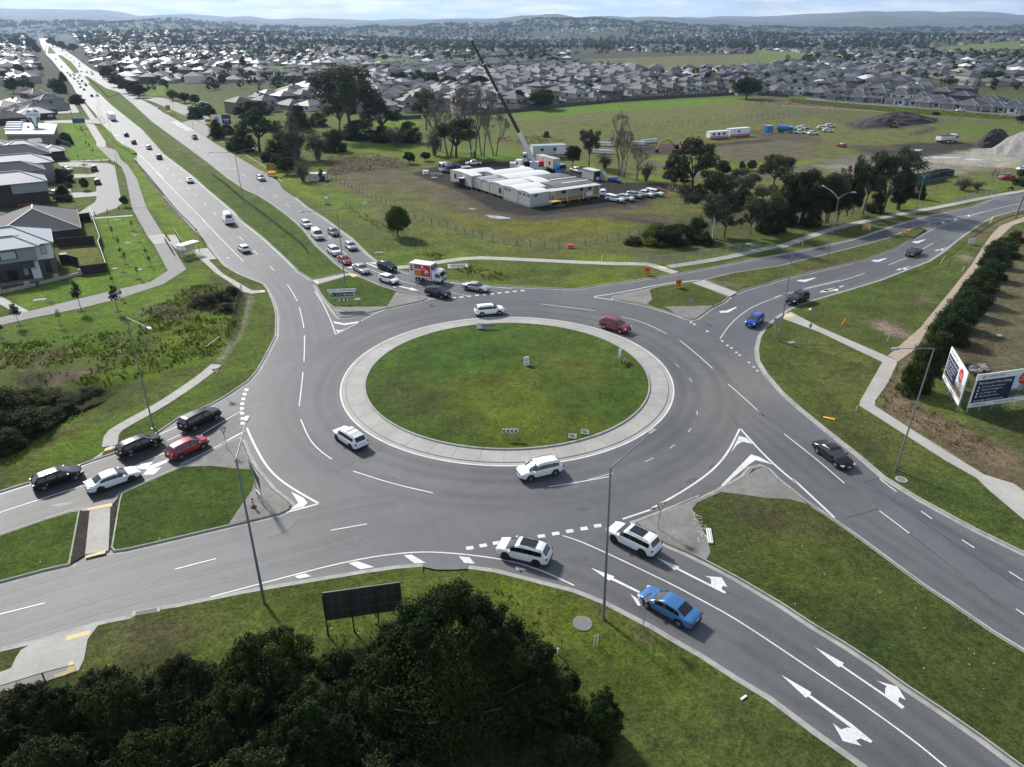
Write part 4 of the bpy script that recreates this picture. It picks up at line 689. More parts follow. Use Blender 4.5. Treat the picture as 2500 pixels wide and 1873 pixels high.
def car(kind,colour,loc,rz,label,group=None,rim=None,roof=None,sunroof=False,bars=False,canopy=None,scale=1.0):
    K=KIND[kind];p=car_parts(kind);m=PAINT[colour];hw=K['W']/2
    t=thing(NAMEOF[kind],label,CATOF[kind],loc,rz,group)
    if scale!=1.0:t.scale=(scale,)*3
    setpaint(link(p['body'],'body',t),m)
    for k in('windscreen','rear_window','side_window_a','side_window_b'):
        if k in p:link(p[k],k.replace('_a','').replace('_b',''),t)
    for s in(1,-1):
        link(p['headlight%d'%s],'headlight',t);link(p['tail_light%d'%s],'tail_light',t);setpaint(link(p['mirror%d'%s],'mirror',t),m)
        if K['rails']:link(p['roof_rail%d'%s],'roof_rail',t)
    link(p['grille'],'grille',t);link(p['bumper'],'bumper',t);link(p['front_plate'],'number_plate',t);link(p['rear_plate'],'number_plate',t)
    if kind=='ute':link(p['tray'],'tray',t)
    for sx in(1,-1):
        for sy in(1,-1):
            w_=link(p['tyre'],'wheel',t,(sx*K['wb']/2,sy*(hw-.12),K['r']),0 if sy>0 else math.pi)
            rr=link(p['rim'],'rim',w_)
            if rim:setpaint(rr,rim)
    if roof:MB().box((-.55,0,K['H']+.003),(2.0,hw*1.2,.02)).build('roof',PAINT[roof],t)
    if sunroof:MB().box((-.45,0,K['H']+.004),(1.35,hw*1.08,.03)).build('sunroof',glassm,t)
    if bars:
        for x in(-1.2,-.3):MB().bar((x,-hw*.76,K['H']+.05),(x,hw*.76,K['H']+.05),.06,.03).build('roof_bar',trim,t)
    if canopy:
        MB().prism([(-2.6,-hw*.92),(-1.0,-hw*.92),(-1.0,hw*.92),(-2.6,hw*.92)],1.13,1.74).build('canopy',PAINT[canopy],t)
        for s in(1,-1):MB().box((-1.8,s*hw*.925,1.48),(1.3,.02,.30)).build('canopy_window',glassm,t)
    return t
def carw(kind,colour,f,fw,rw,label,group='cars on the roundabout and its approaches',**kw):
    """front and rear wheel contacts on the side facing the camera -> pose"""
    a,b=g(f,*fw),g(f,*rw);h=(a-b).normalized();mid=(a+b)/2;n_=Vector((-h.y,h.x,0))
    if n_.dot(-mid)>0:n_=-n_
    c=mid+n_*(KIND[kind]['W']/2-.12)
    return car(kind,colour,(c.x,c.y,kw.pop('z',.008)),math.atan2(h.y,h.x),label,group,**kw)
RG='vehicles driving round the roundabout';WG='cars waiting on the western approach';QG='vehicles queued on the southbound carriageway';SG='cars on the south eastern arm';EG='cars on the north eastern arm';HG='vehicles on the northbound carriageway'
carw('suv','white','Y',(255,1455),(437,1412),'white SUV on the roundabout directly below the chevron sign, facing left',RG)
carw('suv','white','X',(455,1385),(582,1470),'white SUV with black roof bars on the left side of the roundabout',RG,bars=True,rim=darkrim)
carw('bigsuv','white','L',(2100,1165),(1905,1183),'white SUV circulating behind the central island, facing right',RG,scale=.96)
carw('bigsuv','darkred','M',(460,1030),(292,978),'dark red SUV circulating on the far right of the roundabout',RG)
carw('suv','blue','M',(1788,972),(1862,915),'bright blue SUV waiting to enter from the right arm',EG,scale=.93)
carw('bigsuv','black','AP',(935,468),(1015,435),'black SUV following the blue SUV on the right arm',EG)
carw('sedan','charcoal','N',(1188,822),(1252,795),'dark grey sedan farthest up the right arm, beside the turn arrows',EG)
carw('sedan','black','U',(760,452),(607,333),'glossy black sedan leaving the roundabout on the exit road at right',SG)
carw('suv','white','T',(115,610),(412,682),'white SUV with black sunroof crossing the give way blocks',SG,sunroof=True,rim=darkrim)
carw('bigsuv','white','T',(1088,458),(1362,595),'large white SUV with black wheels and sunroof beside the traffic island nose',SG,sunroof=True,rim=trim,scale=.98)
carw('sedan','skyblue','T',(1385,1043),(1695,1225),'light metallic blue sedan on the lane arrow at the bottom',SG)
carw('bigsuv','black','O',(1805,1180),(1622,1272),'black SUV with silver roof trim at the head of the left arm queue',WG)
carw('suv','black','Q',(1065,255),(880,330),'black SUV second in the kerb lane of the left arm',WG,scale=.97)
carw('suv','red','Q',(1385,265),(1222,342),'bright red SUV waiting beside the yield sign on the left arm',WG,scale=.94)
carw('hatch','black','Q',(517,477),(305,548),'black hatchback last in the kerb lane of the left arm',WG,scale=1.04)
carw('sedan','white','Q',(898,485),(683,563),'white sedan behind the red SUV on the left arm',WG,rim=darkrim)
carw('suv','charcoal','AL',(462,552),(325,522),'dark blue grey SUV at the front of the far queue, beside the box truck',QG)
carw('sedan','silver','AL',(868,488),(715,462),'silver sedan ahead of the box truck, nosing over the give way blocks',QG)
carw('hatch','white','L',(1020,868),(925,838),'small white hatchback behind the dark SUV in the far queue',QG)
carw('suv','black','L',(1000,745),(910,712),'black SUV with black roof behind the red box truck',QG)
carw('sedan','silver','L',(735,767),(658,724),'pale silver sedan behind the white hatchback in the far queue',QG)
carw('sedan','red','L',(557,675),(508,638),'red sedan in the far queue half hidden by the lamp post',QG,scale=.95)
carw('suv','white','L',(450,585),(412,557),'white SUV directly behind the red sedan',QG)
carw('hatch','silver','L',(612,532),(580,503),'silver grey hatchback in the kerb lane of the far queue',QG)
carw('van','white','L',(290,437),(240,388),'white delivery van without rear side windows in the far queue',QG)
carw('hatch','grey','L',(447,393),(412,368),'mid grey hatchback beside the white delivery van',QG)
carw('suv','white','L',(175,313),(147,292),'white SUV at the tail of the far queue behind the delivery van',QG,scale=.95)
carw('hivan','white','G',(596,1402),(632,1455),'white high roof van driving away on the near carriageway',HG)
carw('hatch','white','AA',(1012,398),(1050,430),'white hatchback driving away below the high roof van',HG)
carw('sedan','white','G',(222,1005),(245,1032),'white sedan driving away on the near carriageway beside the wire fence',HG)
carw('suv','silver','G',(978,1012),(936,985),'silver SUV approaching beside the orange message board',QG)
carw('ute','black','G',(305,590),(280,572),'dark utility truck approaching near the hatched slip lane',QG)
for c,u,v,lab in(('white',2015,975,'white and black SUV nearest behind the guard rail end'),('silver',1885,850,'silver SUV on the near carriageway beside the guard rail end'),('black',1695,785,'black SUV between the silver SUV and the dark hatchback'),('black',1600,690,'black hatchback ahead of the black SUV at the bus bay')):
    p=g('E',u,v);q=g('E',u-60,v-55);h=(q-p).normalized()
    car('suv' if c!='white' else 'suv',c if c!='white' else 'charcoal',(p.x,p.y,.008),math.atan2(h.y,h.x),lab,HG,roof='white' if c=='white' else None,scale=.96)
    # small far traffic: single meshes
FARG='small distant cars along the highway'
def farcar(kind,colour,p,rz,label,group=FARG,z=.01):
    o=link(far_car(kind),NAMEOF[kind],None,(p.x,p.y,z),rz);setpaint(o,PAINT[colour]);return tag(o,label,CATOF[kind],group)
up=[(1330,1625,'black','suv'),(1155,1480,'black','sedan'),(1075,1420,'silver','hatch'),(1055,1350,'white','suv'),(1200,1385,'black','suv'),(1180,1350,'white','suv'),(1110,1290,'charcoal','suv'),(1015,1295,'white','sedan'),(1025,1215,'white','hatch'),(940,1235,'white','van'),(920,1205,'white','sedan'),(940,1150,'white','suv'),(850,1165,'white','van'),(830,1130,'grey','sedan'),(785,1100,'black','hatch'),(900,1120,'silver','sedan'),(650,965,'black','suv'),(520,790,'charcoal','suv'),(1060,1165,'silver','hatch')]
dnw=[(1450,1610,'white','suv'),(1320,1080,'white','suv'),(1340,1125,'white','van'),(1220,1085,'charcoal','suv'),(1095,1070,'black','sedan'),(1050,945,'charcoal','suv'),(1050,885,'white','van'),(930,835,'white','suv'),(885,738,'white','sedan'),(840,755,'black','sedan'),(1045,1140,'white','sedan'),(770,690,'grey','sedan'),(730,680,'silver','suv')]
ORD=['first','second','third','fourth','fifth','sixth','seventh','eighth','ninth','tenth','eleventh','twelfth','thirteenth','fourteenth','fifteenth','sixteenth','seventeenth','eighteenth','nineteenth','twentieth','twenty first','twenty second','twenty third','twenty fourth','twenty fifth','twenty sixth','twenty seventh','twenty eighth']
CN=dict(white='white',black='black',silver='silver',charcoal='dark grey',grey='grey')
hd=(g('AB',1100,1300)-g('AB',1400,1600)).normalized();HWY=math.atan2(hd.y,hd.x)
for lst,rz,nm in((up,HWY,'northbound'),(dnw,HWY+math.pi,'southbound')):
    cnt={}
    for u,v,c,k in sorted(lst,key=lambda q:-q[1]):
        cnt[(c,k)]=cnt.get((c,k),0)+1;n_=cnt[(c,k)]
        farcar(k,c,g('AB',u,v),rz,'%s %s on the %s highway, %s of its colour and shape counting away'%(CN[c],NAMEOF[k].replace('_',' '),nm,ORD[n_-1]))
for i in range(46):
    t=i/46;side=i%2;u,v=(300-215*t+side*(110-50*t),640-450*t);p=g('AB',u+rnd.uniform(-15,15),v)
    if(p.length<2600):farcar(rnd.choice(['suv','sedan','van']),rnd.choice(['white','white','silver','black','grey']),p,HWY+side*math.pi,'tiny car in the dense traffic beyond the far highway crossing','cars in the far traffic jam')
    # ------------------------------------------------------------------ trees and shrubs
def leafmat(name,c,var=.35,trans=.22):
    m=bpy.data.materials.new(name);m.use_nodes=True;t=m.node_tree;b=t.nodes['Principled BSDF'];o=t.nodes['Material Output']
    at=N(t,'ShaderNodeAttribute',attribute_name='shade');oi=N(t,'ShaderNodeObjectInfo');mr=N(t,'ShaderNodeMapRange');mr.inputs['To Min'].default_value=.82;mr.inputs['To Max'].default_value=1.18
    t.links.new(oi.outputs['Random'],mr.inputs['Value'])
    vm=N(t,'ShaderNodeVectorMath',operation='MULTIPLY');vm.inputs[0].default_value=c;t.links.new(at.outputs['Color'],vm.inputs[1])
    v2=N(t,'ShaderNodeVectorMath',operation='SCALE');t.links.new(vm.outputs[0],v2.inputs[0]);t.links.new(mr.outputs[0],v2.inputs['Scale'])
    t.links.new(v2.outputs[0],b.inputs['Base Color']);b.inputs['Roughness'].default_value=.75;b.inputs['Specular IOR Level'].default_value=.10
    tr_=N(t,'ShaderNodeBsdfTranslucent');t.links.new(v2.outputs[0],tr_.inputs['Color']);ms=N(t,'ShaderNodeMixShader');ms.inputs[0].default_value=trans
    t.links.new(b.outputs[0],ms.inputs[1]);t.links.new(tr_.outputs[0],ms.inputs[2]);t.links.new(ms.outputs[0],o.inputs['Surface']);return m
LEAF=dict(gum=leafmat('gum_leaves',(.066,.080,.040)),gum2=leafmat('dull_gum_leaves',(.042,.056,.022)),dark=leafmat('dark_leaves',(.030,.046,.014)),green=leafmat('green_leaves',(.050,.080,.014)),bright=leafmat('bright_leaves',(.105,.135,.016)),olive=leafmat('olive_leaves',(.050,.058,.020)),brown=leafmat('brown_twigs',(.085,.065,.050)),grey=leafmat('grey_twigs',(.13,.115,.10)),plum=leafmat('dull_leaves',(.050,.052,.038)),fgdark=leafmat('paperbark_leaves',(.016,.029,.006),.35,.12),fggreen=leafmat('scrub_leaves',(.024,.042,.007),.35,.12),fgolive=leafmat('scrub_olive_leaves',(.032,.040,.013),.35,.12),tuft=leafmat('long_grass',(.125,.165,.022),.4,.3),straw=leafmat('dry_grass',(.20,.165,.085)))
bark=mat('bark',(.115,.095,.078),.9,.3,4.0);palebark=mat('pale_bark',(.42,.39,.35),.8,.25,2.0);darkbark=mat('dark_bark',(.045,.038,.033),.9,.2,4.0);twig=mat('bare_branches',(.17,.15,.13),.9,.2,3.0)
def leaves(clumps,n,size,seed=0,aspect=1.6,up=.25,shell=.55):
    """leaf quads spread through clumps [(x,y,z,rx,rz)]"""
    g_=np.random.default_rng(seed);C_=np.array(clumps,float);wgt=C_[:,3]**2*C_[:,4];wgt=wgt**.7;wgt/=wgt.sum()
    ci=g_.choice(len(C_),n,p=wgt);d=g_.normal(size=(n,3));d/=np.linalg.norm(d,axis=1)[:,None]
    r=shell+(1-shell)*g_.random(n)**.7;r*=1+.18*g_.normal(size=n)
    c=C_[ci];p=c[:,:3]+d*r[:,None]*np.stack([c[:,3],c[:,3],c[:,4]],1)
    nrm=d+g_.normal(size=(n,3))*.75+np.array([0,0,up]);nrm/=np.linalg.norm(nrm,axis=1)[:,None]
    a=np.cross(nrm,g_.normal(size=(n,3)));a/=np.linalg.norm(a,axis=1)[:,None];b=np.cross(nrm,a)
    s=size*(.6+.8*g_.random(n))[:,None];a*=s*aspect/2;b*=s/2
    V=np.stack([p-a,p-b,p+a,p+b],1).reshape(-1,3);F=np.arange(4*n).reshape(-1,4)
    cs=.72+.56*g_.random(len(C_));sh=cs[ci]*(.70+.6*g_.random(n));hue=g_.normal(size=len(C_))[ci]*.12
    cols=np.stack([sh*(1+hue),sh,sh*(1-hue)],1).repeat(4,0);return V,F,cols
def leaf_mesh(name,clumps,n,size,m,seed=0,**k):
    V,F,c=leaves(clumps,n,size,seed,**k);me=arr_mesh(name,V,F,m);a=me.attributes.new('shade','FLOAT_COLOR','POINT')
    cc=np.ones((len(V),4),np.float32);cc[:,:3]=np.clip(c,0,3);a.data.foreach_set('color',cc.ravel());return me
def limb_mesh(name,limbs,m):
    mb=MB()
    for p,r in limbs:mb.tube(p,r,6,cap=False)
    return mb.mesh(name,m,60)
def make_tree(kind,seed):
    """prototype: returns (trunk mesh, crown mesh), about 10 m tall"""
    q=random.Random(seed);limbs=[];cl=[]
    if kind in('gum','gumpale','gumdark'):
        h0=q.uniform(2.5,3.5);top=Vector((q.uniform(-.5,.5),q.uniform(-.5,.5),h0));limbs.append(([(0,0,-.3),(top.x*.4,top.y*.4,h0*.5),top],[.34,.27,.22]))
        for k in range(11):
            a=k*2.4+q.uniform(-.4,.4);L=q.uniform(2.0,4.2);z=h0+q.uniform(2.0,5.6);e=top+Vector((math.cos(a)*L,math.sin(a)*L,z-h0));mid=top.lerp(e,.5)+Vector((0,0,.5));limbs.append(([top,mid,e],[.17,.11,.05]))
            for j in range(3):
                f=e+Vector((q.uniform(-1.2,1.2),q.uniform(-1.2,1.2),q.uniform(-.9,.9)));limbs.append(([mid,e.lerp(f,.5),f],[.06,.04,.02]));s=q.uniform(.75,1.45);cl.append((f.x,f.y,f.z,s,s*.66))
        for j in range(7):cl.append((top.x+q.uniform(-2.0,2.0),top.y+q.uniform(-2.0,2.0),q.uniform(7.6,9.5),q.uniform(.8,1.3),.75))
        n,sz=7000,.22
    elif kind in('round','bright','green','dark'):
        limbs.append(([(0,0,-.3),(.1,0,2),(0,.1,5)],[.3,.25,.12]))
        for k in range(5):a=k*1.257;limbs.append(([(0,0,1.6),(math.cos(a)*1.2,math.sin(a)*1.2,3.4),(math.cos(a)*2.5,math.sin(a)*2.5,5.6)],[.14,.1,.04]))
        for k in range(34):
            a=q.uniform(0,6.283);t=q.uniform(-.75,1);rr=math.sqrt(max(0,1-t*t))*q.uniform(.75,1.0);s=q.uniform(.85,1.5);cl.append((math.cos(a)*rr*3.4,math.sin(a)*rr*3.4,5.7+t*3.5,s,s*.85))
        cl.append((0,0,5.6,2.6,2.6));n,sz=10000,.25
    elif kind in('bush','bushdark','bushbright','scrub','brown'):
        for k in range(6):a=k*1.05;limbs.append(([(math.cos(a)*.3,math.sin(a)*.3,-.2),(math.cos(a)*1.4,math.sin(a)*1.4,2.4),(math.cos(a)*2.8,math.sin(a)*2.8,5)],[.12,.09,.03]))
        for k in range(40):
            a=q.uniform(0,6.283);t=q.uniform(-.1,1);rr=math.sqrt(max(0,1-t*t))*q.uniform(.8,1.05);s=q.uniform(.9,1.7);cl.append((math.cos(a)*rr*4.2,math.sin(a)*rr*4.2,1.0+t*7.6,s,s*.9))
        for k in range(8):a=q.uniform(0,6.283);cl.append((math.cos(a)*3.4,math.sin(a)*3.4,1.0,1.3,1.0))
        cl.append((0,0,4,2.8,3.4));n,sz=11000,.26
    elif kind=='cypress':
        limbs.append(([(0,0,-.2),(0,0,6)],[.25,.05]))
        for k in range(26):z=k/26*9;rr=1.5*(1-(z/9.6)**2)+.15;a=k*2.4;cl.append((math.cos(a)*rr*.5,math.sin(a)*rr*.5,z+.6,rr*.75+.2,1.0))
        n,sz=3000,.32
    elif kind=='bare':
        def rec(p,d,L,r,depth):
            e=p+d*L;mid=p.lerp(e,.5)+Vector((q.uniform(-.15,.15),q.uniform(-.15,.15),0))*L*.3;limbs.append(([p,mid,e],[r,r*.8,r*.62]))
            if depth==0:return
            for k in range(q.choice([2,3,3])):
                nd=(d+Vector((q.uniform(-.75,.75),q.uniform(-.75,.75),q.uniform(-.1,.45)))).normalized();rec(e if k else mid.lerp(e,.8),nd,L*q.uniform(.6,.82),r*.58,depth-1)
        for k in range(2):rec(Vector((k*.5-.25,0,-.2)),Vector((k*.5-.25,q.uniform(-.2,.2),1)).normalized(),2.7,.22,5)
        cl=[(p[-1][0],p[-1][1],p[-1][2],.5,.4)for p,r in limbs if r[-1]<.022];n,sz=900,.16
    elif kind=='twiggy':
        for k in range(46):
            a=q.uniform(0,6.283);s=q.uniform(.2,1);e=Vector((math.cos(a)*4*s,math.sin(a)*4*s,q.uniform(4,9.5)*(1.15-.5*s)));m1=Vector((e.x*.4,e.y*.4,e.z*.55));limbs.append(([(e.x*.1,e.y*.1,-.2),m1,e],[.10,.06,.02]))
            for j in range(3):f=m1.lerp(e,q.random())+Vector((q.uniform(-1.3,1.3),q.uniform(-1.3,1.3),q.uniform(.2,1.6)));limbs.append(([m1.lerp(e,.3),f],[.04,.015]));cl.append((f.x,f.y,f.z,.8,.7))
        n,sz=2600,.22
    lm=dict(gum='gum',gumpale='gum',gumdark='gum2',round='green',bright='bright',green='green',dark='dark',bush='green',bushdark='dark',bushbright='bright',scrub='olive',brown='brown',cypress='dark',bare='grey',twiggy='brown')[kind]
    bm_=dict(gumpale=palebark,bare=twig,twiggy=twig,gumdark=darkbark,bushdark=darkbark).get(kind,bark)
    return limb_mesh('trunk',limbs,bm_),leaf_mesh('crown',cl,n,sz,LEAF[lm],seed)
TREEP={}
def tree_proto(kind,v):
    if(kind,v)not in TREEP:TREEP[(kind,v)]=make_tree(kind,100+v*17+sum(map(ord,kind)))
    return TREEP[(kind,v)]
NATW=dict(gum=9,gumpale=9,gumdark=9,round=8.4,bright=8.4,green=8.4,dark=8.4,bush=10,bushdark=10,bushbright=10,scrub=10,brown=10,cypress=3.6,bare=9,twiggy=9)
TNAME=dict(gum='gum_tree',gumpale='gum_tree',gumdark='gum_tree',round='broadleaf_tree',bright='broadleaf_tree',green='broadleaf_tree',dark='broadleaf_tree',bush='shrub',bushdark='shrub',bushbright='shrub',scrub='shrub',brown='shrub',cypress='cypress_tree',bare='bare_tree',twiggy='shrub')
TADJ=dict(gum='grey green gum tree',gumpale='gum tree with pale trunk',gumdark='dark gum tree',round='round green tree',bright='yellow green tree',green='green tree',dark='dark round tree',bush='green shrub',bushdark='dark green shrub',bushbright='bright yellow green shrub',scrub='olive scrubby shrub',brown='brown shrub',cypress='dark pointed cypress',bare='leafless grey tree',twiggy='twiggy bare shrub')
def place_tree(kind,base,h,w_,label,group=None,v=None):
    v=rnd.randrange(3)if v is None else v;tm,cm=tree_proto(kind,v)
    t=thing(TNAME[kind],label,'shrub' if TNAME[kind]=='shrub' else 'tree',(base.x,base.y,base.z if len(base)>2 else 0),rnd.uniform(0,6.28),group)
    t.scale=(w_/NATW[kind],)*2+(h/9.6,);link(tm,'trunk',t);link(cm,'crown',t);return t
def trees(frame,lst,region,group=None,hk=1.0):
    rows=[]
    for e in lst:
        kind,u,vb,vt,wu=e[:5];b=g(frame,u,vb,.1);top=px(frame,u,vt)[1];h=max(.6,zat(b,top)-.05)*hk*(1.3 if kind=='bare' else 1);w_=wu*FR[frame][2]*mpp(b);rows.append((u,kind,b,h,w_))
    cnt={};tot={}
    for r in rows:tot[r[1]]=tot.get(r[1],0)+1
    for u,kind,b,h,w_ in sorted(rows,key=lambda r:r[0]):
        cnt[kind]=cnt.get(kind,0)+1;o='' if tot[kind]==1 else ', %s from left'%ORD[cnt[kind]-1]
        place_tree(kind,b,h,w_*1.16,'%s %s%s'%(TADJ[kind],region,o),group or 'trees '+region)
trees('H',[('gum',250,560,-133,560),('gum',120,520,60,300),('gumdark',545,568,190,320),('gum',1000,490,90,210),('bushdark',830,610,400,220),('bushdark',560,610,440,180),('bushdark',330,575,380,320),('bushdark',60,700,470,240),('gumdark',1300,765,370,360),('dark',830,830,715,115),('dark',995,800,712,98),('twiggy',700,645,430,280),('twiggy',1080,745,470,220),('bare',1570,755,110,300),('bare',1690,748,320,330),('bare',1470,762,20,360),('bare',1230,755,120,420),('bare',1130,700,260,300),('green',710,1565,1262,245)],'in the belt left of the crane')
trees('G',[('cypress',545,570,385,120),('bush',710,690,550,140),('bushdark',640,530,420,130),('gumdark',970,710,285,360),('bushdark',820,700,480,200),('bushdark',1200,770,510,270),('dark',1065,860,712,125),('dark',1175,890,730,160),('dark',1250,935,770,170),('twiggy',1410,1005,760,200),('twiggy',1340,790,350,330),('twiggy',1560,790,470,320),('twiggy',1720,700,500,220),('bushdark',1560,450,310,170),('bushdark',1000,330,190,150),('bushdark',1360,480,230,220),('scrub',1600,1000,880,60)],'in the thicket by the board')
trees('G',[('bright',1210,95,28,150),('bright',1310,100,25,130),('bright',1500,120,45,190),('bright',1400,110,40,120),('bright',95,190,85,110),('dark',215,215,110,110),('round',320,230,130,110),('bushdark',420,330,215,180),('bushdark',760,330,250,120)],'between the town houses')
trees('J',[('gumdark',790,1130,590,370),('gum',590,1100,870,200),('gum',700,1085,930,130),('gumpale',1005,1585,930,400),('bush',870,1170,1030,160),('bushdark',1130,1200,990,280),('gum',1300,1190,900,290),('dark',1090,945,805,180),('gum',1590,1110,750,280),('round',1390,900,795,95),('round',1290,900,805,70),('bushdark',560,1640,1450,330),('bushbright',430,1600,1430,260),('scrub',190,1640,1560,170),('bushbright',360,1660,1580,130),('bush',830,1595,1365,220),('gum',1110,1575,1270,290),('gum',1520,1525,1090,380),('gum',1370,1555,1240,130),('round',1660,1420,1215,230),('gumdark',1880,1430,900,420),('bushdark',2000,1465,1270,170),('bushdark',1760,1450,1200,170),('bare',90,965,560,230),('bare',220,995,650,250),('twiggy',320,1005,800,150),('bare',40,640,320,170),('twiggy',720,1150,1010,260),('bushdark',900,1640,1540,200),('scrub',1000,960,900,200),('dark',1780,1430,960,300),('dark',1900,1440,930,300),('dark',1985,1460,1010,240),('dark',1150,1220,990,260),('bushdark',1250,1240,1050,220),('green',640,1600,1440,180),('bushdark',1560,1510,1250,260)],'in the belt right of the offices')
trees('I',[('dark',1355,360,188,115),('gum',1490,375,65,140),('bare',1740,445,40,220),('twiggy',1620,380,250,160),('gum',2170,565,310,130),('bush',1135,120,68,50)],'behind the site vehicles')
trees('K',[('dark',60,1430,960,250),('dark',180,1420,1040,200),('dark',330,1345,1000,170),('bushdark',560,1320,1100,160),('gum',80,1420,930,250),('gumdark',280,1355,870,190),('gum',440,1335,735,270),('gum',640,1335,750,330),('gum',790,1295,685,330),('dark',810,1290,1030,220),('bushdark',1005,1185,1030,100),('twiggy',1450,1095,960,200),('twiggy',1590,1085,1000,160),('bushdark',2045,1045,890,170),('bare',1745,1045,900,60),('dark',2050,412,340,110),('bushdark',1180,335,303,70)],'near the green skips')
trees('C',[('dark',2085,812,640,215),('dark',225,885,742,90),('round',400,900,740,170),('dark',440,890,730,120),('dark',800,745,682,60),('round',1400,740,680,75),('dark',1640,705,636,60),('round',1090,645,588,50),('dark',270,690,620,70),('dark',360,695,640,70),('dark',460,700,648,65),('round',120,700,660,110)],'behind the paddock fence')
trees('D',[('dark',785,755,680,50),('round',1985,655,582,90),('dark',1720,570,505,60),('dark',1080,545,495,40),('dark',1225,548,508,40),('dark',1285,548,510,36),('dark',1180,548,520,36),('dark',1620,535,500,36),('dark',1350,532,505,30),('dark',840,528,495,36),('round',1720,675,635,60),('dark',800,160+60,165,60),('dark',500,235,180,35),('dark',640,240,205,50),('dark',720,240,205,50)],'on the slate roofed estate')
trees('B',[('dark',1115,715,635,75),('dark',1190,720,645,62),('dark',1250,730,613,62),('dark',1320,735,608,95),('gumdark',1460,745,590,130),('dark',1580,760,618,130),('dark',1720,770,640,140),('dark',1950,770,636,170),('dark',1840,790,700,100),('dark',1030,515,448,55),('dark',1085,515,443,45),('dark',1175,515,460,55),('dark',655,475,430,42),('dark',400,495,430,120),('dark',1595,490,448,35),('dark',1668,488,440,40),('bushdark',30,590,545,40),('bushdark',500,590,562,70)],'beyond the tall gum')
trees('A',[('cypress',535,690,608,55),('dark',915,665,565,110),('dark',1000,735,645,130),('dark',1085,785,680,130),('dark',1175,825,715,130),('dark',1130,800,690,120),('bushdark',510,785,670,100),('bush',460,740,660,100),('bushdark',655,865,795,110),('dark',170,625,545,85),('dark',350,605,558,45),('dark',25,690,608,75),('bushdark',1310,650,570,140),('dark',1040,645,568,50),('dark',1095,645,578,55),('dark',1480,640,555,70),('dark',1600,620,555,60),('dark',1690,615,530,70),('dark',1930,600,520,60),('dark',2060,590,480,50),('dark',2110,590,540,50),('dark',265,760,690,60),('dark',120,790,660,90),('bushdark',20,1030,950,80),('bushdark',1640,1000,900,120),('dark',2130,1020,860,110)],'beside the far highway')
trees('N',[('bushdark',1975,800,650,240),('bushdark',1900,900,740,220),('bushdark',1850,1010,840,220),('bushdark',1780,1110,930,240),('bushdark',1720,1230,1010,260),('bushdark',1650,1320,1110,260),('bushdark',1560,1440,1200,270),('bushdark',1480,1560,1330,290),('scrub',2090,680,590,130)],'in the hedge along the gravel path')
trees('W',[('bushdark',1230,420,130,330),('bushdark',1150,560,270,260),('bush',960,800,450,220),('bushdark',1060,760,480,240)],'by the billboards')
trees('O',[('scrub',60,1180,790,420),('bush',300,1040,840,300),('scrub',470,1020,880,260),('bushdark',220,1270,1000,380),('bushdark',40,1420,1180,300),('scrub',560,1060,930,220),('bushdark',-120,1350,900,400),('scrub',750,980,860,200),('bushdark',390,1180,1030,260),('scrub',1700,240,60,220),('bushdark',1930,130,20,110),('scrub',1820,200,60,180),('brown',1880,280,160,130)],'in the damp scrub on the left',None,.62)
trees('AD',[('round',1575,485,268,145),('bare',1580,172,5,130),('bushdark',1210,340,105,270),('bushdark',1100,300,90,180),('cypress',1160,590,395,210),('bush',1260,440,330,120)],'in the cul de sac gardens')
trees('E',[('round',1585,1580,1445,95),('bushdark',970,275,165,150),('bushdark',830,760,640,130),('bushdark',890,790,660,70)],'along the left side street')
trees('A',[('dark',30,400,340,60),('cypress',95,440,375,30),('dark',160,420,340,80),('dark',280,430,320,80),('dark',320,460,380,60),('dark',450,400,320,80),('dark',530,430,350,90),('dark',620,440,370,90)],'left of the far highway')
# foreground scrub and the big paperbark
def bigbush(base,h,w_,label,n,size,m,seed,name='shrub',cat='shrub',top=1.0,group='foreground scrub',nc=150):
    q=random.Random(seed);cl=[];limbs=[];lob=[(q.uniform(0,6.28),q.uniform(.7,1.12),q.uniform(.6,1.0))for _ in range(6)]
    for k in range(nc):
        a,lr,lh=lob[k%6];a+=q.gauss(0,.5);t=q.random()**.75;rr=math.sqrt(max(0,1-t**1.5))*q.uniform(.72,1.05)*lr;s=q.uniform(.028,.075)*w_*(1.1-.4*t)
        cl.append((math.cos(a)*rr*w_*.47,math.sin(a)*rr*w_*.47,.06*h+t*h*(.55+.4*lh),s,s*q.uniform(.8,1.35)))
    cl.append((0,0,h*.4,w_*.30,h*.36))
    for k in range(14):a=k*.45;limbs.append(([(math.cos(a)*w_*.03,math.sin(a)*w_*.03,-.2),(math.cos(a)*w_*.16,math.sin(a)*w_*.16,h*.35),(math.cos(a)*w_*.34,math.sin(a)*w_*.34,h*.62)],[.12,.08,.03]))
    for k in range(26):c_=cl[q.randrange(len(cl)-1)];limbs.append(([(c_[0]*.7,c_[1]*.7,c_[2]*.6),(c_[0]*.98,c_[1]*.98,c_[2]+c_[4]*q.uniform(0,.6))],[.03,.01]))
    t=thing(name,label,cat,(base.x,base.y,.05),0,group);link(limb_mesh('trunk',limbs,darkbark),'trunk',t);link(leaf_mesh('crown',cl,int(n*2.3),size*.62,m,seed,shell=.5,up=.5),'crown',t);return t
def zb(u,v):return g('Z',u,v)
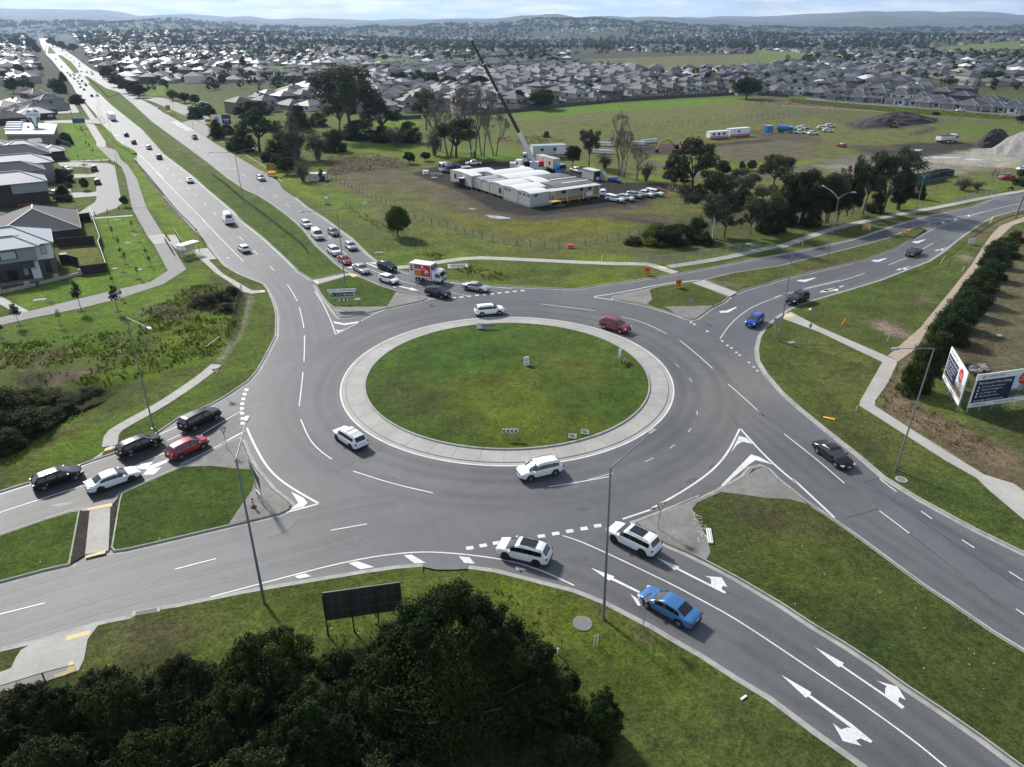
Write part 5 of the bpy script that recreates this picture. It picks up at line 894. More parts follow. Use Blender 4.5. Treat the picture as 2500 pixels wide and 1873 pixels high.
fg=[(985,1580,1285,470,'fgdark','big dark domed paperbark tree in the bottom middle',46000,.17),(1150,1560,1370,230,'fgdark','dark shoulder tree on the right of the big paperbark',15000,.17),(850,1560,1385,240,'fgdark','dark shoulder tree on the left of the big paperbark, behind the billboard back',15000,.17),(590,1520,1345,260,'fggreen','dark green shrub left of the billboard back',12000,.16),(420,1560,1405,240,'fgolive','dull olive shrub in the middle of the foreground thicket',10000,.15),(500,1640,1480,300,'fgdark','dark shrub at the lower edge under the olive one',10000,.15),(280,1600,1445,240,'fggreen','green shrub below the concrete pad corner',10000,.15),(150,1610,1470,200,'fgdark','dark shrub below the mesh fence',9000,.15),(60,1560,1480,160,'fgolive','dull grassy shrub under the mesh fence, far left',6000,.13),(330,1720,1560,280,'fgdark','dark shrub on the bottom edge, second from the left',9000,.15),(120,1740,1590,260,'fgolive','olive shrub in the bottom left corner',8000,.15),(680,1640,1500,260,'fgdark','dark shrub in front of the big paperbark',10000,.15),(740,1470,1390,120,'fgolive','small olive shrub under the billboard back',4000,.14),(1290,1610,1460,140,'fggreen','lighter green shrub right of the big paperbark',7000,.15),(1240,1680,1560,140,'fgolive','brown twiggy shrub at the bottom right of the thicket',4000,.12),(20,1660,1540,130,'fgdark','dark shrub on the left frame edge at the bottom',5000,.15),(560,1740,1600,260,'fgolive','dull grey green shrub on the bottom edge below the billboard',8000,.15),(230,1500,1435,120,'fgolive','low weedy shrub beside the end of the mesh fence',4000,.12),(860,1730,1620,260,'fgolive','low dark shrub on the bottom edge under the big paperbark',6000,.15)]
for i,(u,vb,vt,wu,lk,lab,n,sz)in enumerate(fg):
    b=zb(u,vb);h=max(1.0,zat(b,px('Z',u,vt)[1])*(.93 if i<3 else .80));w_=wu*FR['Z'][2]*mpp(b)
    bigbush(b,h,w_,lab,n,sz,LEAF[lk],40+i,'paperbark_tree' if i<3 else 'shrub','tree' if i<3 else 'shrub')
    # saplings with mulch rings
mulch=mat('mulch',(.035,.030,.026),.95,.3,6.0)
sap_st=MB().tube([(0,0,-.1),(.02,0,1.0),(0,.02,2.1)],[.03,.024,.008],5).tube([(0,0,1.0),(.25,.1,1.7)],[.012,.005],4).tube([(0,0,.8),(-.2,.12,1.5)],[.012,.005],4).tube([(0,0,1.3),(.1,-.2,1.8)],[.01,.004],4).mesh('stem',bark)
sap_mu=MB().lathe([(.55,.0),(.42,.07),(.14,.10),(.05,.06)],14).mesh('mulch',mulch,50)
sap_lf=leaf_mesh('crown',[(0,0,1.7,.28,.5)],60,.13,LEAF['olive'],3)
yt_st=MB().tube([(0,0,-.1),(.03,0,1.5),(0,.03,3.6)],[.05,.04,.015],6).mesh('stem',bark)
yt_cl=[(0,0,2.7,.62,.7),(.3,.1,2.2,.45,.4),(-.3,.1,2.3,.45,.45),(0,-.2,3.3,.42,.55),(.1,.1,3.8,.22,.35)]
yt_lf=[leaf_mesh('crown',yt_cl,420,.17,LEAF['plum'],5),leaf_mesh('crown',[(c[0]*1.2,c[1]*1.2,c[2]*.95,c[3],c[4])for c in yt_cl[:4]],150,.15,LEAF['brown'],6)]
SAP=[('F',1110,560),('F',1150,675),('F',1345,600),('F',1410,715),('F',1215,790),('F',1225,860),('F',1470,800),('F',1490,880),('F',1280,940),('F',1250,1020),('F',1525,965),('F',1235,1300),('F',515,1325),('F',1150,1165),('F',1405,1090),('E',970,875),('E',1000,1000),('E',1098,825),('E',1098,770),('E',1145,872),('E',1195,937),('E',1020,600),('E',1045,635),('E',1048,665),('E',970,580),('E',945,540),('E',1095,720),('E',820,460),('E',910,440),('E',1025,440),('E',920,460),('E',1010,340)]
for i,(f,u,v)in enumerate(SAP):
    p=g(f,u,v);t=thing('sapling','thin staked sapling in a dark mulch ring on the left lawns','tree',(p.x,p.y,.1),rnd.uniform(0,6),'saplings on the left lawns');t.scale=(1,1,rnd.uniform(.8,1.25))
    link(sap_st,'stem',t);link(sap_mu,'mulch_ring',t);
    if i%3:link(sap_lf,'crown',t)
for i,(u,v,vt,k,lab)in enumerate([(200,1562,1318,0,'leafy young tree beside the path fork at far left'),(617,1562,1368,1,'sparse young tree between the two leafy ones by the shared path'),(825,1412,1105,0,'tallest leafy young tree standing at the shared path edge'),(1195,1418,1140,0,'leafy young tree right of the tallest one by the shared path'),(20,1690,1500,0,'leafy young tree cut by the left frame edge')]):
    b=g('F',u,v);h=zat(b,px('F',u,vt)[1]);t=thing('young_tree',lab,'tree',(b.x,b.y,.1),i,'young trees beside the shared path');t.scale=(h/4.1,)*3;link(yt_st,'stem',t);link(sap_mu,'mulch_ring',t);link(yt_lf[k],'crown',t)
    # long grass, weeds and dry tussocks: uncountable
def tufts(name,label,polys,dens,h,m,seed,wid=.08,lean=.35):
    g_=np.random.default_rng(seed);PP=[]
    for s in polys:
        poly=gl(s);xs=[p.x for p in poly];ys=[p.y for p in poly];n=int((max(xs)-min(xs))*(max(ys)-min(ys))*dens);n=min(n,60000)
        q=np.stack([g_.uniform(min(xs),max(xs),n),g_.uniform(min(ys),max(ys),n)],1);q=q[inpoly(q,poly)];k=(wob(q,1.3,seed)+wob(q,.5,seed+2))>g_.uniform(-.7,.5,len(q));PP.append(q[k])
    P=np.concatenate(PP);n=len(P);B_=3;P=P.repeat(B_,0);m_=len(P);a=g_.uniform(0,6.283,m_);hh=h*(.5+g_.random(m_));P=P+g_.normal(size=(m_,2))*h*.25
    d=np.stack([np.cos(a),np.sin(a)],1);sd=np.stack([-d[:,1],d[:,0]],1)*(wid*(.6+.8*g_.random(m_)))[:,None];tip=P+d*(hh*lean)[:,None]+g_.normal(size=(m_,2))*.05
    z0=np.full((m_,1),-.05);zt=hh[:,None];zm=hh[:,None]*.65;mid=P+d*(hh*lean*.35)[:,None]
    gzz=ground_z(P)[:,None]
    V=np.stack([np.hstack([P-sd,gzz+z0]),np.hstack([P+sd,gzz+z0]),np.hstack([mid+sd*.8,gzz+zm]),np.hstack([tip,gzz+zt])],1).reshape(-1,3)
    me=arr_mesh(name,V,np.arange(4*m_).reshape(-1,4),m);c=np.ones((len(V),4),np.float32);s_=(.65+.7*g_.random(m_))*(.8+.4*(wob(P,1.2,9)>0));c[:,:3]=np.stack([s_*(1+.15*g_.normal(size=m_)),s_,s_],1).clip(0,2).repeat(4,0)
    a_=me.attributes.new('shade','FLOAT_COLOR','POINT');a_.data.foreach_set('color',c.ravel());return tag(link(me,name),label,'grass',None,'stuff')
def ground_z(P):
    z=np.full(len(P),.10)
    for poly,h,soft in BUMPS:
        lo=np.array([min(p[0]for p in poly),min(p[1]for p in poly)]);hi=np.array([max(p[0]for p in poly),max(p[1]for p in poly)]);ii=np.where(((P>lo)&(P<hi)).all(1))[0]
        if len(ii):d=segdist(P[ii],poly);k=np.where(inpoly(P[ii],poly),np.clip(d/soft,0,1),0);z[ii]+=k*k*(3-2*k)*(h+abs(h)*.5*wob(P[ii],1.1,3))
    return z
tufts('long_grass','bright long grass clumps in the swale on the left',["O 1150,330 1700,60 1980,130 1960,430 1800,640 1200,820 800,900 620,860 900,640 1150,560","O 60,1560 250,1350 620,1130 880,1060 600,1180 320,1400 150,1560","O 0,560 1100,430 1100,600 700,720 0,760","L 1650,720 1850,700 2100,760 2212,800 2150,840 1800,790","L 1250,570 1400,560 1600,600 1480,625","D 300,810 900,860 1600,910 2212,960 2212,985 1500,945 800,890 300,840"],5.5,.30,LEAF['tuft'],1,.09,.7)
tufts('dry_weeds','dry brown weeds and tussocks along ditches and fence lines',["O 1500,90 1900,40 1980,200 1800,330 1550,240","O 1140,270 1420,240 1580,290 1560,370 1400,390 1250,320","O 100,810 700,760 1300,690 1280,720 700,840 150,860","L 500,30 620,90 900,260 1300,420 1480,540 1480,590 1300,520 1080,420 800,260 560,130","H 0,760 400,720 720,790 900,860 500,900 0,960","I 700,130 1100,110 1300,150 1100,190 800,170","D 50,800 400,830 900,880 1200,915 2212,985 2212,1000 900,900 0,850","W 850,480 1000,760 900,900 1300,1000 2000,1450 1600,1500 1000,1100 600,930"],2.2,.34,LEAF['straw'],2,.05,.6)
tufts('weedy_grass','rough grass around the foreground thicket',["R 620,760 1200,700 2212,600 2212,800 600,900","S 0,560 700,400 1200,260 1500,200 2100,560 2212,900 1700,500 0,900","S 1300,1300 2100,1200 2300,1600 900,1700"],3.0,.2,LEAF['green'],3,.03,.6)
# ------------------------------------------------------------------ houses
def roofm(n,c,tile=False):
    nm='roof_'+n
    if nm in _mats:return _mats[nm]
    m=mat(nm,c,.55 if not tile else .66,.10,2.0,spec=.4,rnd_obj=.10)
    if tile:
        t=m.node_tree;b=t.nodes['Principled BSDF'];geo=N(t,'ShaderNodeNewGeometry');sp=N(t,'ShaderNodeSeparateXYZ');t.links.new(geo.outputs['Position'],sp.inputs[0])
        ml=N(t,'ShaderNodeMath',operation='MULTIPLY');ml.inputs[1].default_value=1/.15;t.links.new(sp.outputs['Z'],ml.inputs[0]);fr=N(t,'ShaderNodeMath',operation='FRACT');t.links.new(ml.outputs[0],fr.inputs[0])
        bp=N(t,'ShaderNodeBump');bp.inputs['Strength'].default_value=.9;bp.inputs['Distance'].default_value=.12;t.links.new(fr.outputs[0],bp.inputs['Height']);t.links.new(bp.outputs[0],b.inputs['Normal'])
    return m
ROOF=dict(slate=roofm('slate',(.046,.050,.064)),dark=roofm('dark',(.045,.047,.055),True),grey=roofm('grey',(.070,.073,.082),True),mid=roofm('mid',(.105,.11,.12)),pale=roofm('pale',(.24,.25,.265)),white=roofm('white',(.62,.62,.60)),brown=roofm('brown',(.135,.125,.12),True),steel=roofm('steel',(.29,.32,.37)),cream=roofm('cream',(.50,.46,.36)))
WALL=dict(cream=mat('wall_cream',(.46,.42,.34),.85,.06,2.0,rnd_obj=.1),white=mat('wall_white',(.66,.67,.67),.8,.05,2.0),grey=mat('wall_grey',(.27,.275,.28),.85,.06,2.0,rnd_obj=.1),brown=mat('wall_brown_brick',(.125,.088,.070),.9,.18,6.0,rnd_obj=.15),tan=mat('wall_tan_brick',(.27,.20,.15),.9,.15,6.0,rnd_obj=.1),dark=mat('wall_dark_brick',(.042,.036,.036),.9,.18,6.0),beige=mat('wall_beige',(.36,.33,.28),.85,.06,2.0,rnd_obj=.1))
ridgem=mat('sunlit_ridge_cap',(.30,.305,.315),.6);soffit=mat('fascia_gutter',(.16,.165,.17),.5);winm=mat('window_glass',(.03,.04,.048),.08,spec=.8);framem=mat('dark_window_frame',(.02,.022,.025),.5);garm=mat('garage_door',(.23,.225,.215),.6,.05);doorm=mat('front_door',(.05,.035,.028),.5);solarm=mat('solar_panel',(.03,.035,.06),.15,spec=.9);blindm=mat('pale_blind',(.42,.45,.45),.4)  # sun on the ridges is put into the lighter ridge cap colour
def hip(mb,cx,cy,w,d,ze,pitch=23.0,eave=.5,caps=True,gable=False):
    """hip roof: slot 0 tiles, 1 ridge caps, 2 fascia"""
    hw,hd=w/2+eave,d/2+eave;tp=math.tan(R(pitch));run=min(hw,hd);zt=ze+run*tp
    if hw>=hd:a,b=(cx-(hw-hd),cy),(cx+(hw-hd),cy)
    else:a,b=(cx,cy-(hd-hw)),(cx,cy+(hd-hw))
    c=[(cx-hw,cy-hd),(cx+hw,cy-hd),(cx+hw,cy+hd),(cx-hw,cy+hd)]
    A,B=(*a,zt),(*b,zt);P=[(x,y,ze)for x,y in c];mb.cur=0
    if hw>=hd:mb.quad(P[0],P[1],B,A);mb.quad(P[1],P[2],B);mb.quad(P[2],P[3],A,B);mb.quad(P[3],P[0],A);hips=[(P[0],A),(P[3],A),(P[1],B),(P[2],B)]
    else:mb.quad(P[0],P[1],A);mb.quad(P[1],P[2],B,A);mb.quad(P[2],P[3],B);mb.quad(P[3],P[0],A,B);hips=[(P[0],A),(P[1],A),(P[2],B),(P[3],B)]
    if caps:
        mb.cur=1
        for p,q in hips:mb.bar(Vector(p)+Vector((0,0,.03)),Vector(q)+Vector((0,0,.03)),.24,.10)
        if(Vector(A)-Vector(B)).length>.1:mb.bar(Vector(A)+Vector((0,0,.05)),Vector(B)+Vector((0,0,.05)),.26,.12)
    mb.cur=2
    for i in range(4):
        p,q=Vector(P[i]),Vector(P[(i+1)%4]);mb.bar(p+Vector((0,0,-.09)),q+Vector((0,0,-.09)),.10,.18)
    mb.quad(*[(x,y,ze-.16)for x,y in c][::-1]);mb.cur=0;return zt
def wallbox(mb,cx,cy,w,d,z0,z1):
    mb.prism([(cx-w/2,cy-d/2),(cx+w/2,cy-d/2),(cx+w/2,cy+d/2),(cx-w/2,cy+d/2)],z0,z1,top=False)
    # each type: list of blocks (cx, cy, w, d, z0, z1, roof?)
HT={'one_a':dict(bl=[(0,1.0,11,15,0,2.7,1),(-2.6,-7.5,5.8,4,0,2.7,1)],gar=(-2.6,-9.5),door=(1.6,-6.5),wins=[(3.6,-6.5,0,1.8,1.5),(5.5,0,90,1.8,1.2),(5.5,4.5,90,1.2,1.2),(-5.5,2,-90,1.6,1.2),(0,8.5,180,2.6,2.0),(-3.5,8.5,180,1.6,1.2)],solar=(2.0,4.2,0)),'one_b':dict(bl=[(0,.5,12.5,13,0,2.7,1),(3.2,-7.2,5.6,3.6,0,2.7,1),(-3.4,-6.2,4.4,2,0,2.7,1)],gar=(3.2,-9.0),door=(-.3,-6.0),wins=[(-3.4,-7.2,0,2.0,1.6),(6.25,2,90,1.6,1.2),(-6.25,0,-90,1.8,1.2),(-6.25,4,-90,1.2,1.2),(2,7,180,2.8,2.0),(-3,7,180,1.6,1.2)],solar=(-3.2,2.5,1)),'two_a':dict(bl=[(0,0,11,14,0,3.0,1),(.4,.8,9.6,10.6,2.9,5.9,1)],gar=(-2.6,-7.0),door=(1.4,-7.0),wins=[(3.6,-7.0,0,1.8,1.6),(-2.2,-4.5,0,2.2,1.3,4.4),(2.6,-4.5,0,2.2,1.3,4.4),(5.2,0,90,1.4,1.2,4.4),(5.2,3.6,90,1.0,1.2,4.4),(-4.4,1,-90,1.6,1.2,4.4),(5.5,2,90,1.8,1.4),(-1.6,6.1,180,2.0,1.2,4.4),(3,6.1,180,1.6,1.2,4.4),(0,7,180,3.0,2.0)],solar=(2.6,4.0,1)),'two_b':dict(bl=[(0,0,10,12.5,0,5.9,1),(-2.2,-7.4,5.4,2.6,0,2.9,1)],gar=(-2.2,-8.7),door=(2.2,-6.25),wins=[(3.9,-6.25,0,1.4,1.6),(-2.6,-6.25,0,2.4,1.3,4.5),(2.6,-6.25,0,2.2,1.3,4.5),(5,1,90,1.6,1.2,4.5),(5,-3,90,1.0,1.2,4.5),(-5,1,-90,1.6,1.2,4.5),(5,2,90,2.0,1.4),(-2,6.25,180,1.8,1.2,4.5),(2.6,6.25,180,1.8,1.2,4.5),(1,6.25,180,2.8,2.0)],solar=(2.4,3.0,1))}
_hc={}
def house_parts(ty):
    if ty in _hc:return _hc[ty]
    T_=HT[ty];wl=MB();rf=MB();zr=0;tops=[]
    for cx,cy,w_,d,z0,z1,r in T_['bl']:
        wallbox(wl,cx,cy,w_,d,z0-(.1 if z0==0 else 0),z1);zt=hip(rf,cx,cy,w_,d,z1);tops.append((cx,cy,w_,d,z1,zt))
    res=dict(wall=wl.mesh('wall',WALL['cream']),roof=rf.mesh('roof',[ROOF['slate'],ridgem,soffit]))
    res['win']=[]
    for q in T_['wins']:
        x,y,a,w_,h=q[:5];z=q[5]if len(q)>5 else 1.5;res['win'].append((x,y,z,a,w_,h))
    m_=MB();m_.box((0,-.03,0),(1,.06,1));m_.cur=1;m_.box((0,-.045,0),(.86,.07,.86));res['window']=m_.mesh('window',[framem,winm])
    gx,gy=T_['gar'];res['garage']=MB().box((gx,gy-.02,1.15),(4.6,.06,2.25)).mesh('garage_door',garm)
    dx,dy=T_['door'];res['door']=MB().box((dx,dy-.02,1.1),(1.2,.06,2.2)).mesh('door',doorm)
    sx,sy,blk=T_['solar'];cx,cy,w_,d,z1,zt=tops[min(blk,len(tops)-1)];tp=math.tan(R(23));hw=w_/2+.5
    zc=z1+(hw-abs(2.6))*tp;res['solar']=MB().box((cx+2.6,cy,zc+.12),(2.6,3.4,.06),mtx=Matrix.Rotation(R(23),3,'Y')).mesh('solar_panel',solarm)
    res['cooler']=MB().box((cx-.9,cy+.6,zt+.05),(1.0,1.0,.9)).mesh('cooler',trim)
    # joined mesh for distant copies
    j=MB();
    for mb,off in((wl,0),(rf,1)):
        b=len(j.v);j.v+=mb.v;j.f+=[tuple(b+i for i in f)for f in mb.f];j.m+=[off+k for k in mb.m]
    for x,y,z,a,w2,h in res['win']:
        j.cur=4;d_=Vector((math.sin(R(a)),-math.cos(R(a)),0));j.box((x+d_.x*.03,y+d_.y*.03,z),(w2,.08,h),R(a))
    j.cur=5;j.box((gx,gy-.02,1.15),(4.6,.06,2.25));res['far']=j.mesh('house_far',[WALL['cream'],ROOF['slate'],ridgem,soffit,winm,garm]);_hc[ty]=res;return res
def setslot(o,i,m):o.material_slots[i].link='OBJECT';o.material_slots[i].material=m
def house(ty,roof,wall,p,rz,label,group,detail=True,solar=False,cooler=False,z=0.1,sc=1.0):
    H_=house_parts(ty)
    if not detail:
        o=link(H_['far'],'house',None,(p[0],p[1],z),rz);setslot(o,0,WALL[wall]);setslot(o,1,ROOF[roof]);o.scale=(sc,sc,1);return tag(o,label,'house',group)
    t=thing('house',label,'house',(p[0],p[1],z),rz,group);t.scale=(sc,sc,1)
    setslot(link(H_['wall'],'wall',t),0,WALL[wall]);r_=link(H_['roof'],'roof',t);setslot(r_,0,ROOF[roof])
    if solar:link(H_['solar'],'solar_panel',r_)
    if cooler:link(H_['cooler'],'cooler',r_)
    for x,y,z_,a,w_,h in H_['win']:
        o=link(H_['window'],'window',t,(x,y,z_),R(a));o.scale=(w_,1,h)
    link(H_['garage'],'garage_door',t);link(H_['door'],'door',t);return t
RN_=dict(slate='slate blue',dark='charcoal',grey='grey',mid='mid grey',pale='pale grey',white='white',brown='brown',steel='steel blue',cream='cream')
WN_=dict(cream='cream',white='white',grey='grey',brown='brown brick',tan='tan brick',dark='dark brick',beige='beige')
# estates: rows laid out on the ground inside areas traced from the photo
def rows(front,depth_n,spacing,rowgap,away,jitter=.9):
    """front: ground polyline of the nearest row; away: unit vector from the viewer side to the back"""
    r=[];
    for k in range(depth_n):
        off=sum(rowgap[i%len(rowgap)]for i in range(k));pl=[Vector((p.x+away.x*off,p.y+away.y*off))for p in front];acc=0;i=0;s=spacing*rnd.uniform(.2,.8);face=-1 if k%2==0 else 1
        L=[(pl[j+1]-pl[j]).length for j in range(len(pl)-1)];tot=sum(L)
        while s<tot:
            t=s;j=0
            while j<len(L)-1 and t>L[j]:t-=L[j];j+=1
            q=pl[j]+(pl[j+1]-pl[j])*(t/L[j]);dv=(pl[j+1]-pl[j]).normalized();r.append((k,q,math.atan2(dv.y,dv.x)+(0 if face<0 else math.pi)));s+=spacing*rnd.uniform(.9,1.15)
    return r
EST=[]
def wch(d):
    x=rnd.random()*sum(d.values())
    for k,v in d.items():
        x-=v
        if x<=0:return k
    return k
def inpx(q,poly):return bool(inpoly(np.array([q]),poly)[0])
def estate(name,front,n,spacing,gap,away,area,roofs,walls,types,slope=0.0,avoid=()):
    for k,q,rz in rows(front,n,spacing,gap,away):
        pq=pix(q.x,q.y,0)
        if not inpx(pq,area)or any(inpx(pq,a)for a in avoid):continue
        EST.append(dict(area=name,row=k,p=q,rz=rz+rnd.uniform(-.05,.05),roof=wch(roofs),wall=wch(walls),ty=wch(types),d=q.length,px=pq))
SL=dict(slate=5,dark=3,grey=2,mid=.5,brown=.6,pale=.25);SW=dict(cream=2,grey=2,brown=2,white=1.4,tan=1.2,beige=2)
GR=dict(grey=4,mid=2,slate=2.5,pale=.6,brown=1.4,steel=.4,dark=2.5);GW=dict(cream=2,grey=2.2,brown=2,white=1.6,tan=1.4,beige=1.5)
ONE=dict(one_a=3,one_b=3,two_a=1,two_b=.7);MIX=dict(one_a=2,one_b=2,two_a=2,two_b=2.2);TWO=dict(two_a=2,two_b=3,one_a=.8)
# slate roofed estate, right: front row follows the road
fr=[q+Vector((0,11,0))for q in gl("D 690,826 1000,846 1600,893 2212,938 2600,965")]
av=Vector((.12,1,0)).normalized()
estate('right',fr,15,13.0,(25,29),av,tr("D 430,815 690,822 1000,840 1600,887 2212,932 2600,960 2600,400 2212,395 1500,425 1000,450 500,480 60,560 -100,560 -100,790"),SL,SW,ONE)
fr=[q+Vector((0,13,0))for q in gl("C 1000,848 1200,828 1950,785; D 20,785 400,790 640,805")]
estate('right',fr,14,13.0,(25,29),av,tr("C 2000,790 1960,540; D 0,545 500,480 690,800 430,800 0,790"),SL,SW,ONE)
# estate behind the paddock fence, centre
fr=[q+Vector((-1,13,0))for q in gl("C -100,960 200,918 600,868 1200,822 1960,775")]
av2=Vector((-.06,1,0)).normalized()
estate('centre',fr,14,13.5,(24,29),av2,tr("C -80,930 200,900 600,855 1200,810 1960,765 1950,600 1700,565 1240,570 900,545 420,505 0,520 -200,520"),GR,GW,MIX,avoid=[tr("C 930,500 1240,500 1240,575 930,575")])
# town houses behind the thicket, left of centre
fr=[q for q in gl("B -350,1010 300,955 800,985 1250,985 1700,960 2100,940")]
estate('town',fr,13,14.0,(24,28),Vector((.05,1,0)).normalized(),tr("B 0,960 250,945 720,975 1300,990 1450,955 1680,960 2150,960 2212,560 1000,560 420,600 0,590 -150,780 -430,830 -430,1005"),GR,GW,TWO,avoid=[tr("B -400,560 -60,600 -60,780 -400,800")])
# beyond the green strip
fr=[q for q in gl("B -50,560 300,555 700,570 1000,545")]
estate('strip',fr,14,13.5,(24,30),Vector((0,1,0)),tr("A 1900,600 2212,600; B 200,560 700,570 1030,560 1030,480 1480,505 2212,500; C 0,490 660,490 660,400 0,380; B 2212,430 1000,430 0,430; A 1900,470"),GR,GW,MIX)
fr=[q for q in gl("A 880,590 1300,570 1600,585 2212,600")]
estate('middle left',fr,15,14.0,(25,32),Vector((-.10,1,0)).normalized(),tr("A 880,570 1300,590 1600,580 2212,590 2212,400 700,410 760,480"),dict(grey=3,mid=3,pale=2.5,white=1,slate=1),GW,ONE)
fr=[q for q in gl("A -200,600 0,600 270,585")]
estate('far left',fr,7,14.0,(25,32),Vector((-.2,1,0)).normalized(),tr("A -200,620 280,600 280,470 180,420 -200,420"),dict(grey=3,mid=2,brown=1,slate=1),GW,ONE)
fr=[q for q in gl("A -250,990 0,965 200,960 400,985")]
estate('left',fr,4,15.0,(24,27),Vector((-.2,1,0)).normalized(),tr("A -200,1000 460,990 460,860 380,760 -200,760"),dict(dark=2,grey=3,slate=1),dict(grey=2,brown=1,dark=1),ONE)
EST.sort(key=lambda e:e['d'])
kept=[]
for e in EST:
    if all((e['p']-k['p']).length>9.5 for k in kept[-260:]):kept.append(e)
EST=kept;NIND=272
AREAT={'right':'on the right estate','centre':'behind the paddock fence','town':'behind the thicket','strip':'beyond the strip','middle left':'right of the highway','far left':'left of the highway','left':'behind the balloon'}
grp={}
for e in EST[:NIND]:grp.setdefault((e['area'],e['row']),[]).append(e)
for(a,k),L in grp.items():
    L.sort(key=lambda e:e['px'][0])
    for i,e in enumerate(L):e['lab']='%s roofed house %s, %s row, %s from left'%(RN_[e['roof']],AREAT[a],ORD[k],ORD[min(i,len(ORD)-1)])
for i,e in enumerate(EST[:NIND]):
    e['obj']=house(e['ty'],e['roof'],e['wall'],e['p'],e['rz'],e['lab'],'houses '+AREAT[e['area']],detail=i<120,solar=rnd.random()<.45,cooler=rnd.random()<.5,sc=rnd.uniform(.98,1.10))
    # the rest of the suburbs: a sea of hip roofs in one mesh
rest=[(e['p'].x,e['p'].y,e['rz'])for e in EST[NIND:]]
g_=np.random.default_rng(11)
def clear_of(x,y):
    pq=pix(x,y,0);return not any(inpx(pq,a)for a in FIELDS)
FIELDS=[tr("C -200,520 0,490 700,490 1240,470 2212,440 2212,600 1240,575 900,545 420,500"),tr("D 0,400 600,440 1000,420 1600,390 2212,380 2212,430 1500,430 1000,455 500,490 0,560"),tr("B 1020,560 2212,520 2212,480 1480,505 1030,480 1020,530"),tr("C 650,400 1300,420 2212,440 2212,470 650,490"),tr("B -300,560 420,545 1000,520 1000,600 420,610 -300,620"),tr("A 250,200 480,200 900,600 1300,1100 400,1100 270,700")]
yy=640.0
while yy<4200:
    half=yy*.80;nx=int(2*half/16);xs=np.linspace(-half,half,nx)+g_.uniform(-3,3,nx);den=.78 if yy<1800 else(.6 if yy<2800 else .4);a0=.35*math.sin(yy*.004)
    wv=(wob(np.stack([xs,np.full(nx,yy)],1),.0035,4)>-.42)
    for x in xs[wv]:
        if g_.random()<den:rest.append((x,yy+g_.uniform(-4,4)+30*math.sin(x*.006+a0*9),a0+g_.uniform(-.15,.15)))
    yy+=(26 if yy<1500 else 31)*g_.uniform(.9,1.2)
kx=np.array([(e['p'].x,e['p'].y)for e in EST]);keep=[]
nE=len(EST)-NIND
for i,q in enumerate(rest):
    if i<nE:keep.append(q);continue
    if not clear_of(q[0],q[1]):continue
    if(np.hypot(kx[:,0]-q[0],kx[:,1]-q[1])<12).any():continue
    keep.append(q)
rest=np.array(keep);n=len(rest);W_=g_.uniform(11,15,n);D_=g_.uniform(13,19,n);two=g_.random(n)<.35;ze=np.where(two,5.6,2.8);sw=g_.random(n)<.25
hz_=relief(rest[:,0],rest[:,1]);ca,sa=np.cos(rest[:,2]),np.sin(rest[:,2])
def tf(lx,ly,z):return np.stack([rest[:,0]+lx*ca-ly*sa,rest[:,1]+lx*sa+ly*ca,hz_+z],1)
hw,hd=W_/2,D_/2;rw_,rd=hw+.5,hd+.5;run=np.minimum(rw_,rd);zt=ze+run*.42;rl=np.maximum(rd-rw_,.3)
pts=[tf(-hw,-hd,0*ze-1),tf(hw,-hd,0*ze-1),tf(hw,hd,0*ze-1),tf(-hw,hd,0*ze-1),tf(-hw,-hd,ze),tf(hw,-hd,ze),tf(hw,hd,ze),tf(-hw,hd,ze),tf(-rw_,-rd,ze-.1),tf(rw_,-rd,ze-.1),tf(rw_,rd,ze-.1),tf(-rw_,rd,ze-.1),tf(0,-rl,zt),tf(0,rl,zt)]
V=np.stack(pts,1).reshape(-1,3);b=(np.arange(n)*14)[:,None]
F4=np.concatenate([b+np.array([q])for q in([0,1,5,4],[1,2,6,5],[2,3,7,6],[3,0,4,7],[9,10,13,12],[11,8,12,13],[8,9,12,12],[10,11,13,13])],0)
mi=np.concatenate([np.zeros(n*4,int),np.tile(1+g_.choice(5,n,p=[.42,.32,.17,.06,.03]),4)]);mi[:n*4]=np.tile(g_.choice([0,6,7],n,p=[.5,.3,.2]),4)
vv=V.tolist();ff=[tuple(dict.fromkeys(f))for f in F4.tolist()]
me=bpy.data.meshes.new('distant_houses');me.from_pydata(vv,[],ff)
for m in(WALL['beige'],ROOF['slate'],ROOF['grey'],ROOF['mid'],ROOF['pale'],ROOF['white'],WALL['brown'],WALL['white']):me.materials.append(m)
me.polygons.foreach_set('material_index',mi.astype(np.int32));me.update();tag(link(me,'distant_houses'),'countless grey roofed houses spreading to the hills','houses',None,'stuff')
